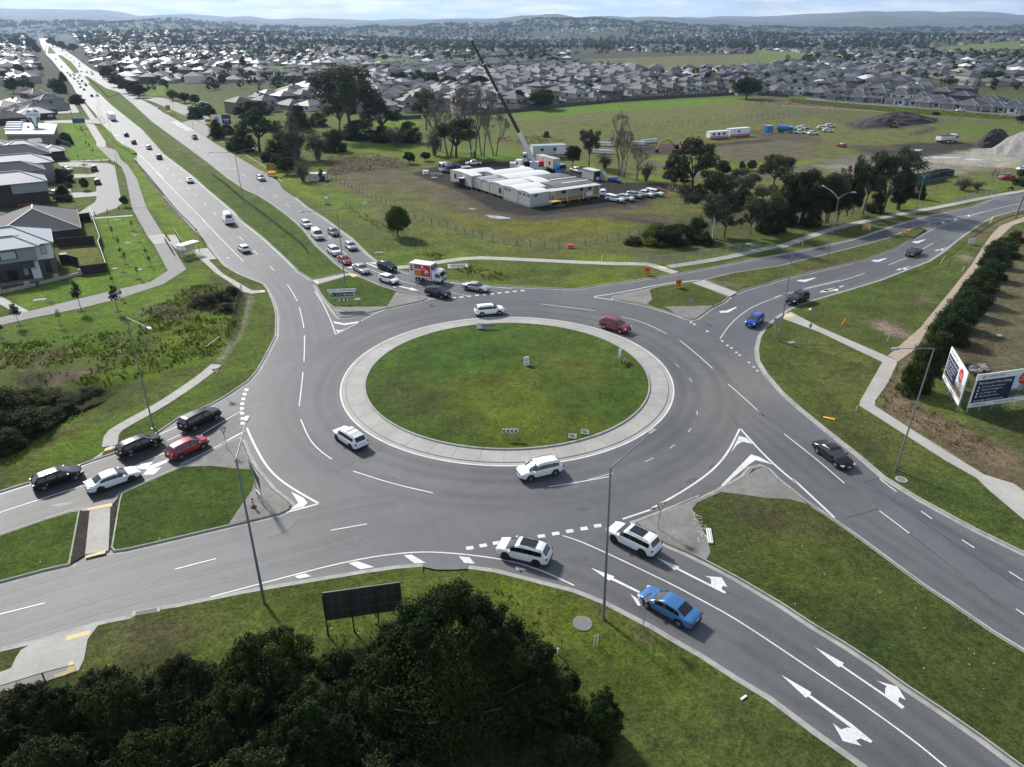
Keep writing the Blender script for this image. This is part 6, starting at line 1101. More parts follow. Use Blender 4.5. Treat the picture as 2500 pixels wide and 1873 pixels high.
# trees scattered through the suburbs, and woods on the rises: one leafy mass
cl=[];
def treescatter(n,y0,y1,hmin,hmax,thr,seed,pw=1.0):
    y=y0+(y1-y0)*g_.random(n)**pw;x=(g_.random(n)*2-1)*y*.80;P=np.stack([x,y],1);k=wob(P,.004,seed)>thr;P=P[k]
    for x,y in P:
        if not clear_of(x,y):continue
        h=g_.uniform(hmin,hmax);z=float(relief(np.array([x]),np.array([y]))[0]);cl.append((x,y,z+h*.55,h*g_.uniform(.28,.5),h*.5))
treescatter(1500,560,1200,4,8,-.9,1);treescatter(5200,1000,2600,6,12,-.6,2);treescatter(9000,1700,5200,8,17,-.25,3)
for(s,nn,hh)in(("A 380,270 700,430 640,470 520,420 440,330",120,13),("A 180,330 330,300 340,460 200,470",90,13),("A 1230,380 2212,400 2212,360 1240,350",60,11),("B 700,300 1400,290 1900,330 1900,380 700,370",160,13),("B 1700,260 2212,250 2212,350 1700,340",120,13),("C 0,300 380,330 380,360 0,360",80,13),("C 700,410 1500,440 1560,400 700,380",90,10),("C 1500,440 1760,450 1760,360 1540,370",60,14),("A 1700,620 1930,610 1930,560 1700,560",18,7),("C 640,460 1240,440 1240,430 640,430",40,6)):
    poly=gl(s);xs=[p.x for p in poly];ys=[p.y for p in poly];c_=0
    while c_<nn:
        x,y=g_.uniform(min(xs),max(xs)),g_.uniform(min(ys),max(ys))
        c_+=1
        if inpx((x,y),poly):h=hh*g_.uniform(.6,1.2);cl.append((x,y,float(relief(np.array([x]),np.array([y]))[0])+h*.5,h*.36,h*.5))
CL=np.array(cl);nL=20;n=len(CL);rep=CL.repeat(nL,0);d=g_.normal(size=(n*nL,3));d/=np.linalg.norm(d,axis=1)[:,None]
p=rep[:,:3]+d*np.stack([rep[:,3],rep[:,3],rep[:,4]],1)*g_.uniform(.6,1.1,(n*nL,1));a=np.cross(d,g_.normal(size=(n*nL,3)));a/=np.linalg.norm(a,axis=1)[:,None];bb=np.cross(d,a);s=(rep[:,3]*g_.uniform(.3,.6,n*nL))[:,None]
V=np.stack([p-a*s,p-bb*s,p+a*s,p+bb*s],1).reshape(-1,3);me=arr_mesh('distant_trees',V,np.arange(4*n*nL).reshape(-1,4),LEAF['dark']);at=me.attributes.new('shade','FLOAT_COLOR','POINT');cc=np.ones((len(V),4),np.float32);cc[:,:3]=(g_.uniform(.7,1.5,n).repeat(nL*4))[:,None]*np.array((1.1,1.0,.95));at.data.foreach_set('color',cc.ravel())
tag(link(me,'distant_trees'),'dark trees and woods scattered through the far suburbs','trees',None,'stuff')
# hills
HILLV=[]
def hills(name,y0,base,pts,seed,depth,colr):
    """rolling ridge: height profile over x, given as photo rows"""
    g2=np.random.default_rng(seed);xs=np.linspace(-y0*.95,y0*.95,260);prof=np.interp([pix(x,y0,0)[0]for x in xs],[p[0]for p in pts],[CAM_H+y0*((CY-p[1])/FPX*_cp-_sp)/(_cp+(CY-p[1])/FPX*_sp)for p in pts])
    prof=prof+np.interp(xs,np.linspace(-y0,y0,90),g2.normal(size=90))*base;js=np.linspace(0,1,22);V=[];
    for j in js:
        sh=math.sin(j*math.pi/2*1.0)if j<=1 else 1
        V.append(np.stack([xs,np.full(len(xs),y0+(j-1)*depth),-30+(prof+30)*sh*(1+(0 if j==1 else 1)*.10*np.sin(xs*.004+j*5+seed)*(1-j))],1))
    V.append(np.stack([xs,np.full(len(xs),y0+depth*.6),np.full(len(xs),-60.0)],1));nr_,nc=len(V),len(xs);i0=(np.arange(nr_-1)[:,None]*nc+np.arange(nc-1)[None]).ravel()
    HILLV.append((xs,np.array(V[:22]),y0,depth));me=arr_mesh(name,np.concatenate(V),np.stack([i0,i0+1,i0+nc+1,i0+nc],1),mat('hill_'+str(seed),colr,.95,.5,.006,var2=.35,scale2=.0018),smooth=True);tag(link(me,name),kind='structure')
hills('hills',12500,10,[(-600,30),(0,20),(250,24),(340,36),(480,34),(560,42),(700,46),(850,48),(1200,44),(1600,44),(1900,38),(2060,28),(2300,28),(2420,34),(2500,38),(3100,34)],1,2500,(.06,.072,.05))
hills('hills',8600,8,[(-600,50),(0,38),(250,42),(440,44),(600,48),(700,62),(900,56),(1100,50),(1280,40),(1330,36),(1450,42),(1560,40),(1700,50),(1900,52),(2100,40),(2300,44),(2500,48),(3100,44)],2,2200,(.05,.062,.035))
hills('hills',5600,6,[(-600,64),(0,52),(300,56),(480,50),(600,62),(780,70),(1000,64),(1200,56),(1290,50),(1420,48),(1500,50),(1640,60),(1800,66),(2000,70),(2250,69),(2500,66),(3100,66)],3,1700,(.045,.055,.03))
# tree cover and scattered roofs on the nearest ridge
xs,VV,y0,dp=HILLV[2];n=3600;jj=g_.uniform(3,20.5,n);ii=g_.integers(0,len(xs),n);P0=VV[jj.astype(int),ii]*(1-(jj%1))[:,None]+VV[np.minimum(jj.astype(int)+1,21),ii]*(jj%1)[:,None];P0[:,0]+=g_.uniform(-20,20,n)
ok=np.abs(P0[:,0])<P0[:,1]*.8;P0=P0[ok];k_=wob(P0[:,:2],.0025,5)>-.35;T0=P0[k_];nL=9;n=len(T0);rep=T0.repeat(nL,0);d=g_.normal(size=(n*nL,3));d/=np.linalg.norm(d,axis=1)[:,None];p=rep+d*np.array((16,12,7))+np.array((0,0,4));a=np.cross(d,g_.normal(size=(n*nL,3)));a/=np.linalg.norm(a,axis=1)[:,None];bb=np.cross(d,a);s=g_.uniform(5,9,n*nL)[:,None]
V=np.stack([p-a*s,p-bb*s,p+a*s,p+bb*s],1).reshape(-1,3);me=arr_mesh('hillside_trees',V,np.arange(4*n*nL).reshape(-1,4),LEAF['dark']);at=me.attributes.new('shade','FLOAT_COLOR','POINT');cc=np.ones((len(V),4),np.float32);cc[:,:3]=(g_.uniform(.8,1.6,n).repeat(nL*4))[:,None];at.data.foreach_set('color',cc.ravel());tag(link(me,'hillside_trees'),'woodland covering the nearest hills','trees',None,'stuff')
mb=MB()
for x,y,z in P0[~k_][:900]:mb.cur=int(g_.integers(0,3));mb.box((x,y,z+3),(g_.uniform(14,30),g_.uniform(12,20),7),g_.uniform(0,3))
tag(mb.build('hillside_houses',[ROOF['pale'],ROOF['mid'],WALL['white']]),'tiny houses dotted over the nearest hills','houses',None,'stuff')
# ------------------------------------------------------------------ street furniture
lampsteel=mat('lamp_steel',(.20,.225,.245),.5,.08,2.0,metal=.35);headm=mat('lamp_head',(.30,.34,.37),.4,metal=.3);glassl=mat('lamp_lens',(.55,.58,.60),.2)
def lamp(base,top,heads,label,frame_h=None,group='street lamps round the junction',curved=False,r=.095,name='street_lamp'):
    """base/top/heads: photo pixels (native)"""
    b=G(*base,.1);h=zat(b,top[1]);t=thing(name,label,'street lamp',(b.x,b.y,.05),0,group)
    tp=G(*top,h);lean=Vector((tp.x-b.x,0,h));lean=Vector((max(-.35,min(.35,lean.x)),0,h))
    MB().tube([(0,0,-.1),lean*.5,lean],[r,r*.8,r*.6],10).build('pole',lampsteel,t,60);MB().lathe([(.24,0),(.24,.04),(.12,.05),(.12,.28)],10).build('base_plate',lampsteel,t,40)
    for hx,hy in heads:
        e=G(hx,hy,h+.35)-Vector((b.x,b.y,0));e.z=h+.35;d=Vector((e.x-lean.x,e.y-lean.y,0));L=d.length
        if L>5.5:e=lean+d/L*5.0+Vector((0,0,.35));d=d/L*5
        if L<.4:d=Vector((1,0,0));e=lean+d*2+Vector((0,0,.3))
        dn=d.normalized();pts=[lean,lean+d*.5+Vector((0,0,.2)),e]if not curved else[lean-Vector((0,0,.6)),lean+d*.25+Vector((0,0,.1)),lean+d*.6+Vector((0,0,.55)),e+Vector((0,0,.45))]
        MB().tube(pts,[r*.5,r*.42,r*.36]+([r*.34]if curved else[]),7).build('arm',lampsteel,t,60)
        f=pts[-1];hm=MB();y=Vector((-dn.y,dn.x,0))
        for zo,wi,a,c in((-.05,.15,0,.75),(.05,.10,.04,.68)):pass
        P=lambda s,w_,z:f+dn*s+y*w_+Vector((0,0,z))
        ring=[[P(-.05,-.07,0),P(-.05,.07,0)],[P(.18,-.15,0),P(.18,.15,0)],[P(.6,-.17,.02),P(.6,.17,.02)],[P(.82,-.08,.02),P(.82,.08,.02)]]
        up_=[[q+Vector((0,0,.12 if 0<i<3 else .07))for q in rr]for i,rr in enumerate(ring)];lo=[[q-Vector((0,0,.05))for q in rr]for rr in ring]
        for i in range(3):
            hm.quad(up_[i][0],up_[i+1][0],up_[i+1][1],up_[i][1]);hm.quad(lo[i][1],lo[i+1][1],lo[i+1][0],lo[i][0])
            hm.quad(lo[i][0],lo[i+1][0],up_[i+1][0],up_[i][0]);hm.quad(up_[i][1],up_[i+1][1],lo[i+1][1],lo[i][1])
        hm.quad(lo[0][0],up_[0][0],up_[0][1],lo[0][1]);hm.quad(lo[3][1],up_[3][1],up_[3][0],lo[3][0]);ho=hm.build('lamp_head',headm,t)
        MB().quad(P(.2,-.11,-.053),P(.62,-.11,-.053),P(.62,.11,-.053),P(.2,.11,-.053)).build('lens',glassl,ho)
    return t
Zp=lambda u,v:px('Z',u,v)
lamp(Zp(1304,1337),Zp(1319,1013),[px('Y',1065,1138)],'tall single arm street lamp standing right of centre above the blue sedan',r=.115)
lamp(Zp(571,1302),px('AM',133,450),[px('AM',225,112)],'tall single arm street lamp on the lower left verge, arm over the island nose',r=.115)
lamp(px('O',1275,1240),px('O',1052,330),[px('O',1225,412)],'single arm street lamp beside the left footpath above the dark SUVs')
lamp(px('U',1222,466),px('W',1240,320),[px('W',860,322)],'single arm street lamp leaning over the right footpath near the billboards')
lamp(px('N',8,1562),px('N',128,748),[px('AO',1065,470)],'single arm street lamp behind the blue SUV on the right arm')
lamp(px('N',425,862),px('N',535,287),[px('N',400,224),px('N',640,276)],'twin curved arm street lamp in the right arm median, nearer one',curved=True)
lamp(px('N',1167,610),px('N',1285,102),[px('K',950,905),px('K',1190,908)],'twin curved arm street lamp in the right arm median, farther one by the speed sign',curved=True)
lamp(px('L',578,885),px('L',493,138),[px('L',170,155),px('L',800,68)],'twin straight arm street lamp on the island with the direction sign')
lamp(px('G',812,1245),px('G',715,716),[px('G',482,718),px('G',935,673)],'twin straight arm street lamp in the highway median beside the wire fence')
for i,(f,b,tp,hs,lab)in enumerate((('E',(1280,570),(1220,292),[(1200,288)],'slim lamp post beside the shared path bridge at the bus bay'),('E',(1430,742),(1356,422),[(1385,415)],'slim lamp post on the kerb beside the white box truck'),('E',(1286,442),(1232,190),[(1212,182),(1250,182)],'slim twin lamp post on the far side of the left street mouth'),('G',(418,437),(395,262),[(440,240)],'lamp post beside the maple billboard'),('G',(298,470),(263,250),[(240,236)],'lamp post at the hatched slip lane'),('G',(118,362),(78,172),[(60,165)],'lamp post on the grass strip before the town houses'),('AB',(1415,1285),(1335,950),[(1320,945)],'lamp post at the far highway crossing'),('K',(1555,315),(1590,110),[(1610,100)],'tall lamp post on the road before the slate roofed houses'),('E',(1487,1070),(1455,880),[(1410,850)],'small park lamp where the shared path crosses the side street'))):
    lamp(px(f,*b),px(f,*tp),[px(f,*q)for q in hs],lab,group='slim lamp posts along the highway',r=.07)
    # little lamp with a meter box on the right footpath
b=g('N',240,1612,.1);h=zat(b,px('N',300,1268)[1]);t=thing('path_lamp','small hooked lamp post with a meter box beside the right footpath','street lamp',(b.x,b.y,.05))
MB().tube([(0,0,0),(.12,0,h*.6),(.25,0,h-.3),(.12,0,h),(-.25,0,h),(-.35,0,h-.15)],.05,8).build('pole',lampsteel,t,60);MB().lathe([(.05,.1),(.2,0),(.22,-.1),(.02,-.16)],10,(-.36,0,h-.2)).build('lamp_head',PAINT['white'],t,60);MB().box((.1,0,h*.56),(.35,.25,.5)).build('meter_box',headm,t)
# timber power pole at the right edge
b=g('K',1982,1378,.1);woodm=mat('weathered_timber',(.17,.15,.13),.9,.25,3.0);t=thing('power_pole','leaning timber power pole at the right frame edge','pole',(b.x,b.y,0));MB().tube([(0,0,-.2),(1.0,.2,11)],[.19,.13],8).build('pole',woodm,t,60);MB().bar((-.2,.2,10.3),(2.1,.2,10.3),.12).build('crossarm',woodm,t);MB().tube([(.75,.2,8.0),(1.6,-.6,8.3)],.04,6).build('bracket',steel,t)
# ------------------------------------------------------------------ signs
red=mat('sign_red',(.52,.02,.03),.5);wht=mat('sign_white',(.78,.78,.77),.5);blk=mat('sign_black',(.012,.012,.012),.5);ylw=mat('sign_yellow',(.80,.42,.01),.5);orange=mat('sign_orange',(.85,.17,.012),.5);green=mat('sign_green',(.008,.06,.032),.5);navy=mat('sign_navy',(.010,.014,.055),.45);backm=mat('sign_back',(.30,.31,.32),.5,metal=.3);conor=mat('cone_orange',(.80,.10,.02),.5)
def text(s,size,m,parent,loc,rot,name='lettering',align='LEFT',xs=1.0,shear=0.0):
    c=bpy.data.curves.new('t','FONT');c.body=s;c.size=size;c.align_x=align;c.shear=shear;o=bpy.data.objects.new('t',c);COL.objects.link(o);bpy.context.view_layer.update()
    me=bpy.data.meshes.new_from_object(o.evaluated_get(bpy.context.evaluated_depsgraph_get()));COL.objects.unlink(o);bpy.data.objects.remove(o);me.materials.clear();me.materials.append(m)
    q=bpy.data.objects.new(name,me);COL.objects.link(q);q.parent=parent;q.location=loc;q.rotation_euler=rot;q.scale=(xs,1,1);return q
def poly_y(mb,pts,y):mb.quad(*[(x,y,z)for x,z in pts])
def face(p):return math.atan2(-p.x*0+0,1)*0
def giveway(f,base,top,label,front=True,tilt=0.0,yaw=0.0):
    b=g(f,*base,.1);h=max(1.9,min(3.4,zat(b,px(f,*top)[1])));rz=math.atan2(b.x,b.y)*-1+yaw;t=thing('give_way_sign',label,'road sign',(b.x,b.y,.08),rz,'give way signs at the roundabout')
    MB().tube([(0,0,0),(tilt,0,h-.05)],.035,6).build('post',steel,t)
    def tri(k):return[(tilt,h-.9+.06*(1-k)*8),(tilt+.45*k,h-.02-(1-k)*.3),(tilt-.45*k,h-.02-(1-k)*.3)]
    s=-1 if front else 1;mb=MB();mb.cur=0;y=.05
    P=[(tilt,h-.92),(tilt+.5,h),(tilt-.5,h)];mb.quad(*[(x,-.045,z)for x,z in P]);mb.quad(*[(x,-.035,z)for x,z in P][::-1]);sg=mb.build('sign_face',red if front else backm,t)
    if front:
        c=(tilt,h-.31);Q=[(c[0]+(x-c[0])*.68,c[1]+(z-c[1])*.68)for x,z in P];MB().quad(*[(x,-.05,z)for x,z in Q]).build('sign_field',wht,t)
        m=MB();
        for k in range(3):
            a=k*2.094+.4
            m.bar((c[0]+.10*math.cos(a),-.053,c[1]+.02+.10*math.sin(a)),(c[0]+.10*math.cos(a+1.5),-.053,c[1]+.02+.10*math.sin(a+1.5)),.05,.004,up=(0,1,0))
        m.build('roundabout_symbol',blk,t)
    return t
giveway('O',(1832,938),(1820,752),'give way sign on the grass left of the west arm, facing the camera');giveway('T',(1497,342),(1515,108),'give way sign on the concrete nose beside the large white SUV',yaw=.7,tilt=.05);giveway('T',(1362,1243),(1330,905),'give way sign on the kerb in front of the blue sedan',yaw=.9)
giveway('O',(1886,1415),(1848,1235),'give way sign on the west island nose above the red SUV',yaw=-.7);giveway('L',(1291,1003),(1275,832),'back of a give way sign on the far island nose',False);giveway('M',(1135,862),(1147,683),'back of a give way sign on the right arm island',False);giveway('AP',(757,722),(768,568),'back of a give way sign beside the blue SUV',False)
def chevrons(m,x0,x1,z0,z1,y,n,d=-1):
    w_=(x1-x0)/n
    for k in range(n):
        a=x0+k*w_;zm=(z0+z1)/2;hw=w_*.5
        if d<0:m.quad((a+hw,y,z0),(a+w_,y,z0),(a+hw,y,zm),(a,y,zm));m.quad((a,y,zm),(a+hw,y,zm),(a+w_,y,z1),(a+hw,y,z1))
        else:m.quad((a,y,z0),(a+hw,y,z0),(a+w_,y,zm),(a+hw,y,zm));m.quad((a+hw,y,zm),(a+w_,y,zm),(a+hw,y,z1),(a,y,z1))
def board(name,label,cat,p,rz,w_,h,z0,m,posts=(-.35,.35),group=None,thick=.05,postm=None):
    t=thing(name,label,cat,(p.x,p.y,.08),rz,group);MB().box((0,0,z0+h/2),(w_,thick,h)).build('panel',m,t)
    for k in posts:MB().box((k*w_,thick,(z0+h*.8)/2-.1),(.06,.06,z0+h*.8+.2)).build('post',postm or steel,t)
    return t
p=g('Y',126,1162,.3);t=board('chevron_sign','black and white chevron board on the near edge of the central island','road sign',p,.02,1.75,.45,.75,wht,(-.42,.42));t.location.z=.3;m=MB();chevrons(m,-.85,.85,.77,1.18,-.03,4);m.build('chevron_marking',blk,t)
p=g('L',565,1062,.1);t=board('hazard_board','black and white two way hazard board on the far island','road sign',p,.1,1.7,.5,.55,blk,(-.3,.3));m=MB();m.quad((0,-.03,.58),(.28,-.03,.8),(0,-.03,1.02),(-.28,-.03,.8));chevrons(m,.4,.8,.58,1.02,-.03,1,1);chevrons(m,-.8,-.4,.58,1.02,-.03,1,-1);m.build('diamond_marking',wht,t);MB().bar((.2,-.2,.5),(.9,-.2,.3),.12,.03).build('fallen_marker',conor,t)
p=g('L',524,1092,.1);t=thing('direction_sign','green direction sign under a white road name plate on the far island','road sign',(p.x,p.y,.1),.12);hh=zat(p,px('L',520,912)[1]);MB().tube([(-.1,.06,0),(-.1,.06,hh)],.05,6).build('post',steel,t);MB().tube([(1.2,.06,0),(1.2,.06,hh)],.05,6).build('post',steel,t)
MB().box((.5,0,hh-.95),(3.9,.05,.85)).build('green_panel',wht,t);MB().box((.5,-.03,hh-.95),(3.75,.02,.72)).build('panel_field',green,t);MB().box((.55,0,hh-.25),(4.4,.05,.42)).build('name_plate',wht,t)
text('C407',.5,ylw,t,(-.45,-.045,hh-1.12),(R(90),0,0));text('Berwick',.52,wht,t,(.75,-.045,hh-1.12),(R(90),0,0));text('BERWICK - CRANBOURNE RD',.30,blk,t,(-1.5,-.03,hh-.36),(R(90),0,0));m=MB();m.bar((-1.2,-.045,hh-.72),(-.8,-.045,hh-1.15),.09,.004,up=(0,1,0));m.quad((-1.3,-.046,hh-.65),(-1.27,-.046,hh-.98),(-.98,-.046,hh-.68));m.build('arrow',wht,t)
# direction sign, seen almost edge on, and its neighbours on the west island
a,c=g('AM',300,812,.1),g('AM',383,800,.1);d=(c-a);rz=math.atan2(d.y,d.x);p=(a+c)/2;t=thing('direction_sign','green direction sign seen nearly edge on beside the red bollard','road sign',(p.x,p.y,.1),R(-58));hh=zat(p,px('AM',345,528)[1])
for k in(-1.1,1.1):MB().tube([(k,.06,0),(k,.06,hh)],.05,6).build('post',steel,t)
MB().box((0,0,hh-.65),(3.6,.05,1.25)).build('panel',green,t);text('Berwick',.42,wht,t,(-1.5,-.04,hh-.6),(R(90),0,0));text('Cranbourne',.42,wht,t,(-1.5,-.04,hh-1.15),(R(90),0,0))
p=g('AM',350,830,.1);t=board('hazard_board','black and white chevron board turned away behind the red bollard','road sign',p,R(-50),1.5,.55,.6,wht,(-.35,.35));m=MB();chevrons(m,-.7,.7,.62,1.12,-.03,3,1);m.build('chevron_marking',blk,t)
p=g('AM',290,872,.15);t=thing('bollard','red and white striped flexible bollard on the west island','bollard',(p.x,p.y,.15));MB().lathe([(.28,0),(.28,.05),(.1,.09),(.0,.09)],12).build('base',rubber,t,50);MB().lathe([(.09,.08),(.10,.4),(.10,.95),(.05,1.05),(0,1.05)],12).build('body',red,t,50);MB().lathe([(.105,.35),(.105,.52)],12).lathe([(.105,.68),(.105,.84)],12).build('reflective_bands',wht,t,50)
# small boards lying about the central island
for f,u,v,lab,w_,h,rz,tilt in(('Y',545,1160,'low white advertising board on the island kerb, left one',.9,.5,-.15,-60),('Y',628,1132,'low white advertising board on the island kerb, right one',.9,.5,-.2,-60)):
    p=g(f,u,v,.3);t=thing('corflute_sign',lab,'sign',(p.x,p.y,.32),rz,'small advertising boards on the central island');o=MB().box((0,0,h/2),(w_,.02,h)).build('panel',wht,t);o.rotation_euler[0]=R(tilt+40);m=MB();m.box((-.1,-.015,h*.65),(w_*.6,.01,.1)).box((.05,-.015,h*.35),(w_*.5,.01,.08));q=m.build('printing',blk,t);q.rotation_euler[0]=R(tilt+40)
p=g('Y',235,668,.5);t=thing('sandwich_board','white sandwich board standing in the middle of the central island','sign',(p.x,p.y,.5),.5)
for s in(1,-1):o=MB().box((0,0,.62),(.75,.03,1.25)).build('panel',wht,t);o.location.y=s*.22;o.rotation_euler[0]=R(s*14)
o=MB().box((0,-.02,.95),(.5,.012,.14)).box((-.05,-.02,.7),(.4,.012,.08)).box((0,-.02,.3),(.55,.012,.1)).build('printing',blk,t);o.location.y=-.22;o.rotation_euler[0]=R(-14)
p=g('Y',862,632,.3);t=thing('real_estate_board','upright white board at the right rim of the central island','sign',(p.x,p.y,.3),1.05);MB().box((0,0,1.0),(1.1,.04,1.3)).build('panel',wht,t);MB().box((-.45,0,.4),(.05,.05,.9)).box((.45,0,.4),(.05,.05,.9)).build('legs',woodm,t)
p=g('Y',895,660,.3);t=board('chevron_sign','grey backed board with yellow edge at the right rim of the central island','road sign',p,1.2,1.5,.45,.55,backm);MB().box((.4,-.2,.3),(.5,.1,.12)).build('fallen_yellow_plate',ylw,t)
p=g('X',1737,378,.3);board('notice_board','white notice panel at the far rim of the central island','sign',p,.1,.95,.9,.25,wht,(-.4,.4));p=g('X',1812,380,.3);board('chevron_sign','grey backed chevron board at the far rim of the central island','road sign',p,.05,1.9,.5,.55,backm)
# temporary road works signs
def works(f,u,v,label,kind,rz):
    p=g(f,u,v,.1);t=thing('road_works_sign',label,'road sign',(p.x,p.y,.12),rz,'temporary road works signs on frames')
    if kind=='a':
        o=MB().box((0,0,1.0),(1.25,.03,.95)).build('orange_panel',orange,t);MB().box((0,0,.33),(1.25,.03,.36)).build('yellow_panel',ylw,t);m=MB();m.quad((.02,-.02,1.4),(.42,-.02,1.0),(.02,-.02,.6),(-.10,-.02,1.0));m.build('red_diamond',red,t)
        m=MB();m.tube([(.18,-.03,1.12),(.12,-.03,.95),(.05,-.03,.72)],.035,5).tube([(.12,-.03,.95),(.22,-.03,.72)],.035,5).box((-.35,-.02,1.2),(.3,.01,.1)).box((-.35,-.02,.95),(.3,.01,.1)).box((0,-.02,.33),(.9,.01,.14));m.build('worker_symbol',blk,t)
    else:
        MB().box((0,0,.95),(1.7,.03,.62)).build('upper_panel',ylw,t);MB().box((0,0,.40),(1.7,.03,.34)).build('lower_panel',ylw,t);MB().box((.42*kind,-.02,.95),(.62,.02,.56)).build('speed_panel',wht,t)
        m=MB();m.lathe([(.25,0),(.19,0)],18);me=m.mesh('ring',red);me.transform(Matrix.Translation((.42*kind,-.035,.95))@Matrix.Rotation(R(90),4,'X'));link(me,'speed_ring',t);text('40',.27,blk,t,(.42*kind,-.036,.86),(R(90),0,0),align='CENTER');text('ROAD',.2,blk,t,(-.42*kind,-.02,1.0),(R(90),0,0),align='CENTER');text('WORK',.2,blk,t,(-.42*kind,-.02,.75),(R(90),0,0),align='CENTER');m=MB();m.box((0,-.02,.4),(1.2,.01,.14));m.build('lettering',blk,t)
    m=MB()
    for s in(-.5,.5):m.tube([(s,-.35,0),(s,0,1.2),(s,.45,0)],.025,5)
    m.build('frame',steel,t)
works('M',720,450,'orange and yellow worker sign on the far verge of the right arm','a',.25);works('M',1030,575,'orange and yellow worker sign on the median island of the right arm','a',.45);works('N',773,592,'yellow road work sign with speed plate on the far verge',1,-.2);works('N',1118,636,'yellow road work sign with speed plate in the median beside the lamp',-1,-.2)
p=g('N',1693,712,.1);t=board('road_works_sign','plain white back of a temporary sign on the right verge','road sign',p,.3,1.7,1.0,.35,wht);m=MB();m.bar((-.6,-.03,.7),(.7,-.03,1.1),.05,.01,up=(0,1,0));m.build('frame',steel,t)
# posts and markers
def postk(f,u,v,tv,label,m,w_=.09,lean=0.0,name='marker_post',cat='post',grp='marker posts on the verges'):
    b=g(f,u,v,.1);h=max(.5,min(1.6,zat(b,px(f,u,tv)[1])));t=thing(name,label,cat,(b.x,b.y,.08),0,grp);MB().bar((0,0,0),(lean,0,h),w_,w_*.6).build('stake',m,t);return t
timb=mat('pale_timber',(.50,.42,.32),.8,.1);
for a in(('N',560,1415,1360,'leaning orange marker post on the right verge',conor,.16,.4),('N',952,1570,1490,'pale timber stake on the bare patch by the right footpath',timb,.09,.2),('N',1425,880,790,'long leaning timber stake on the right verge',timb,.08,.5),('N',1490,915,820,'dark stake right of the leaning timber stake',darkbark,.08,.1),('N',1618,945,905,'short white stake beside the gravel path',wht,.1,.1),('N',820,1230,1165,'pair of thin stakes in the right verge',timb,.05,.05),('N',1860,525,460,'white leaning guide post on the bend at upper right',wht,.1,.3),('N',1312,548,525,'white post on the median nose',wht,.08,.1),('W',395,990,940,'white stake beside the footpath corner',timb,.08,.05),('T',925,1395,1305,'left white stake of the pair in the dug hole',wht,.07,0),('T',950,1385,1290,'right white stake of the pair in the dug hole',wht,.07,.02),('T',597,1470,1420,'short white peg at the edge of the thicket',wht,.08,0),('S',2090,780,740,'short grey peg right of the big paperbark',wht,.08,0),('M',275,320,250,'white stake behind the far footpath',wht,.1,0),('M',998,378,350,'first short bollard stake at the path junction',wht,.1,0),('M',1020,372,343,'second short bollard stake at the path junction',wht,.1,0),('M',1103,360,330,'third short bollard stake at the path junction',wht,.1,0),('N',175,725,668,'left timber stake beside the far footpath',timb,.08,0),('N',208,735,675,'right timber stake beside the far footpath',timb,.08,0),('L',880,370,285,'white post in the weedy ditch',wht,.1,0),('L',925,310,285,'short white post in the weedy ditch',wht,.1,0),('L',2005,865,715,'thin tall grey post on the swale behind the silver sedan',steel,.06,0),('L',860,400,345,'grey post with a small plate by the ditch',steel,.1,0)):postk(*a)
for i,(u,v)in enumerate(((1905,905-20),(1245,905),(1355,895))):pass
for i,(f,u,v,tv)in enumerate((('E',1068,1010,978),('E',1172,1005,978),('E',1284,1010,980),('E',1388,1022,985),('E',1458,1040,1005),('F',963,440,405),('F',1090,412,375),('F',1207,380,345),('E',1508,1615,1570),('E',1490,1080,1045))):postk(f,u,v,tv,'dark timber bollard along the end of the cul de sac',darkbark,.16,0,'bollard','bollard','timber bollards round the cul de sac')
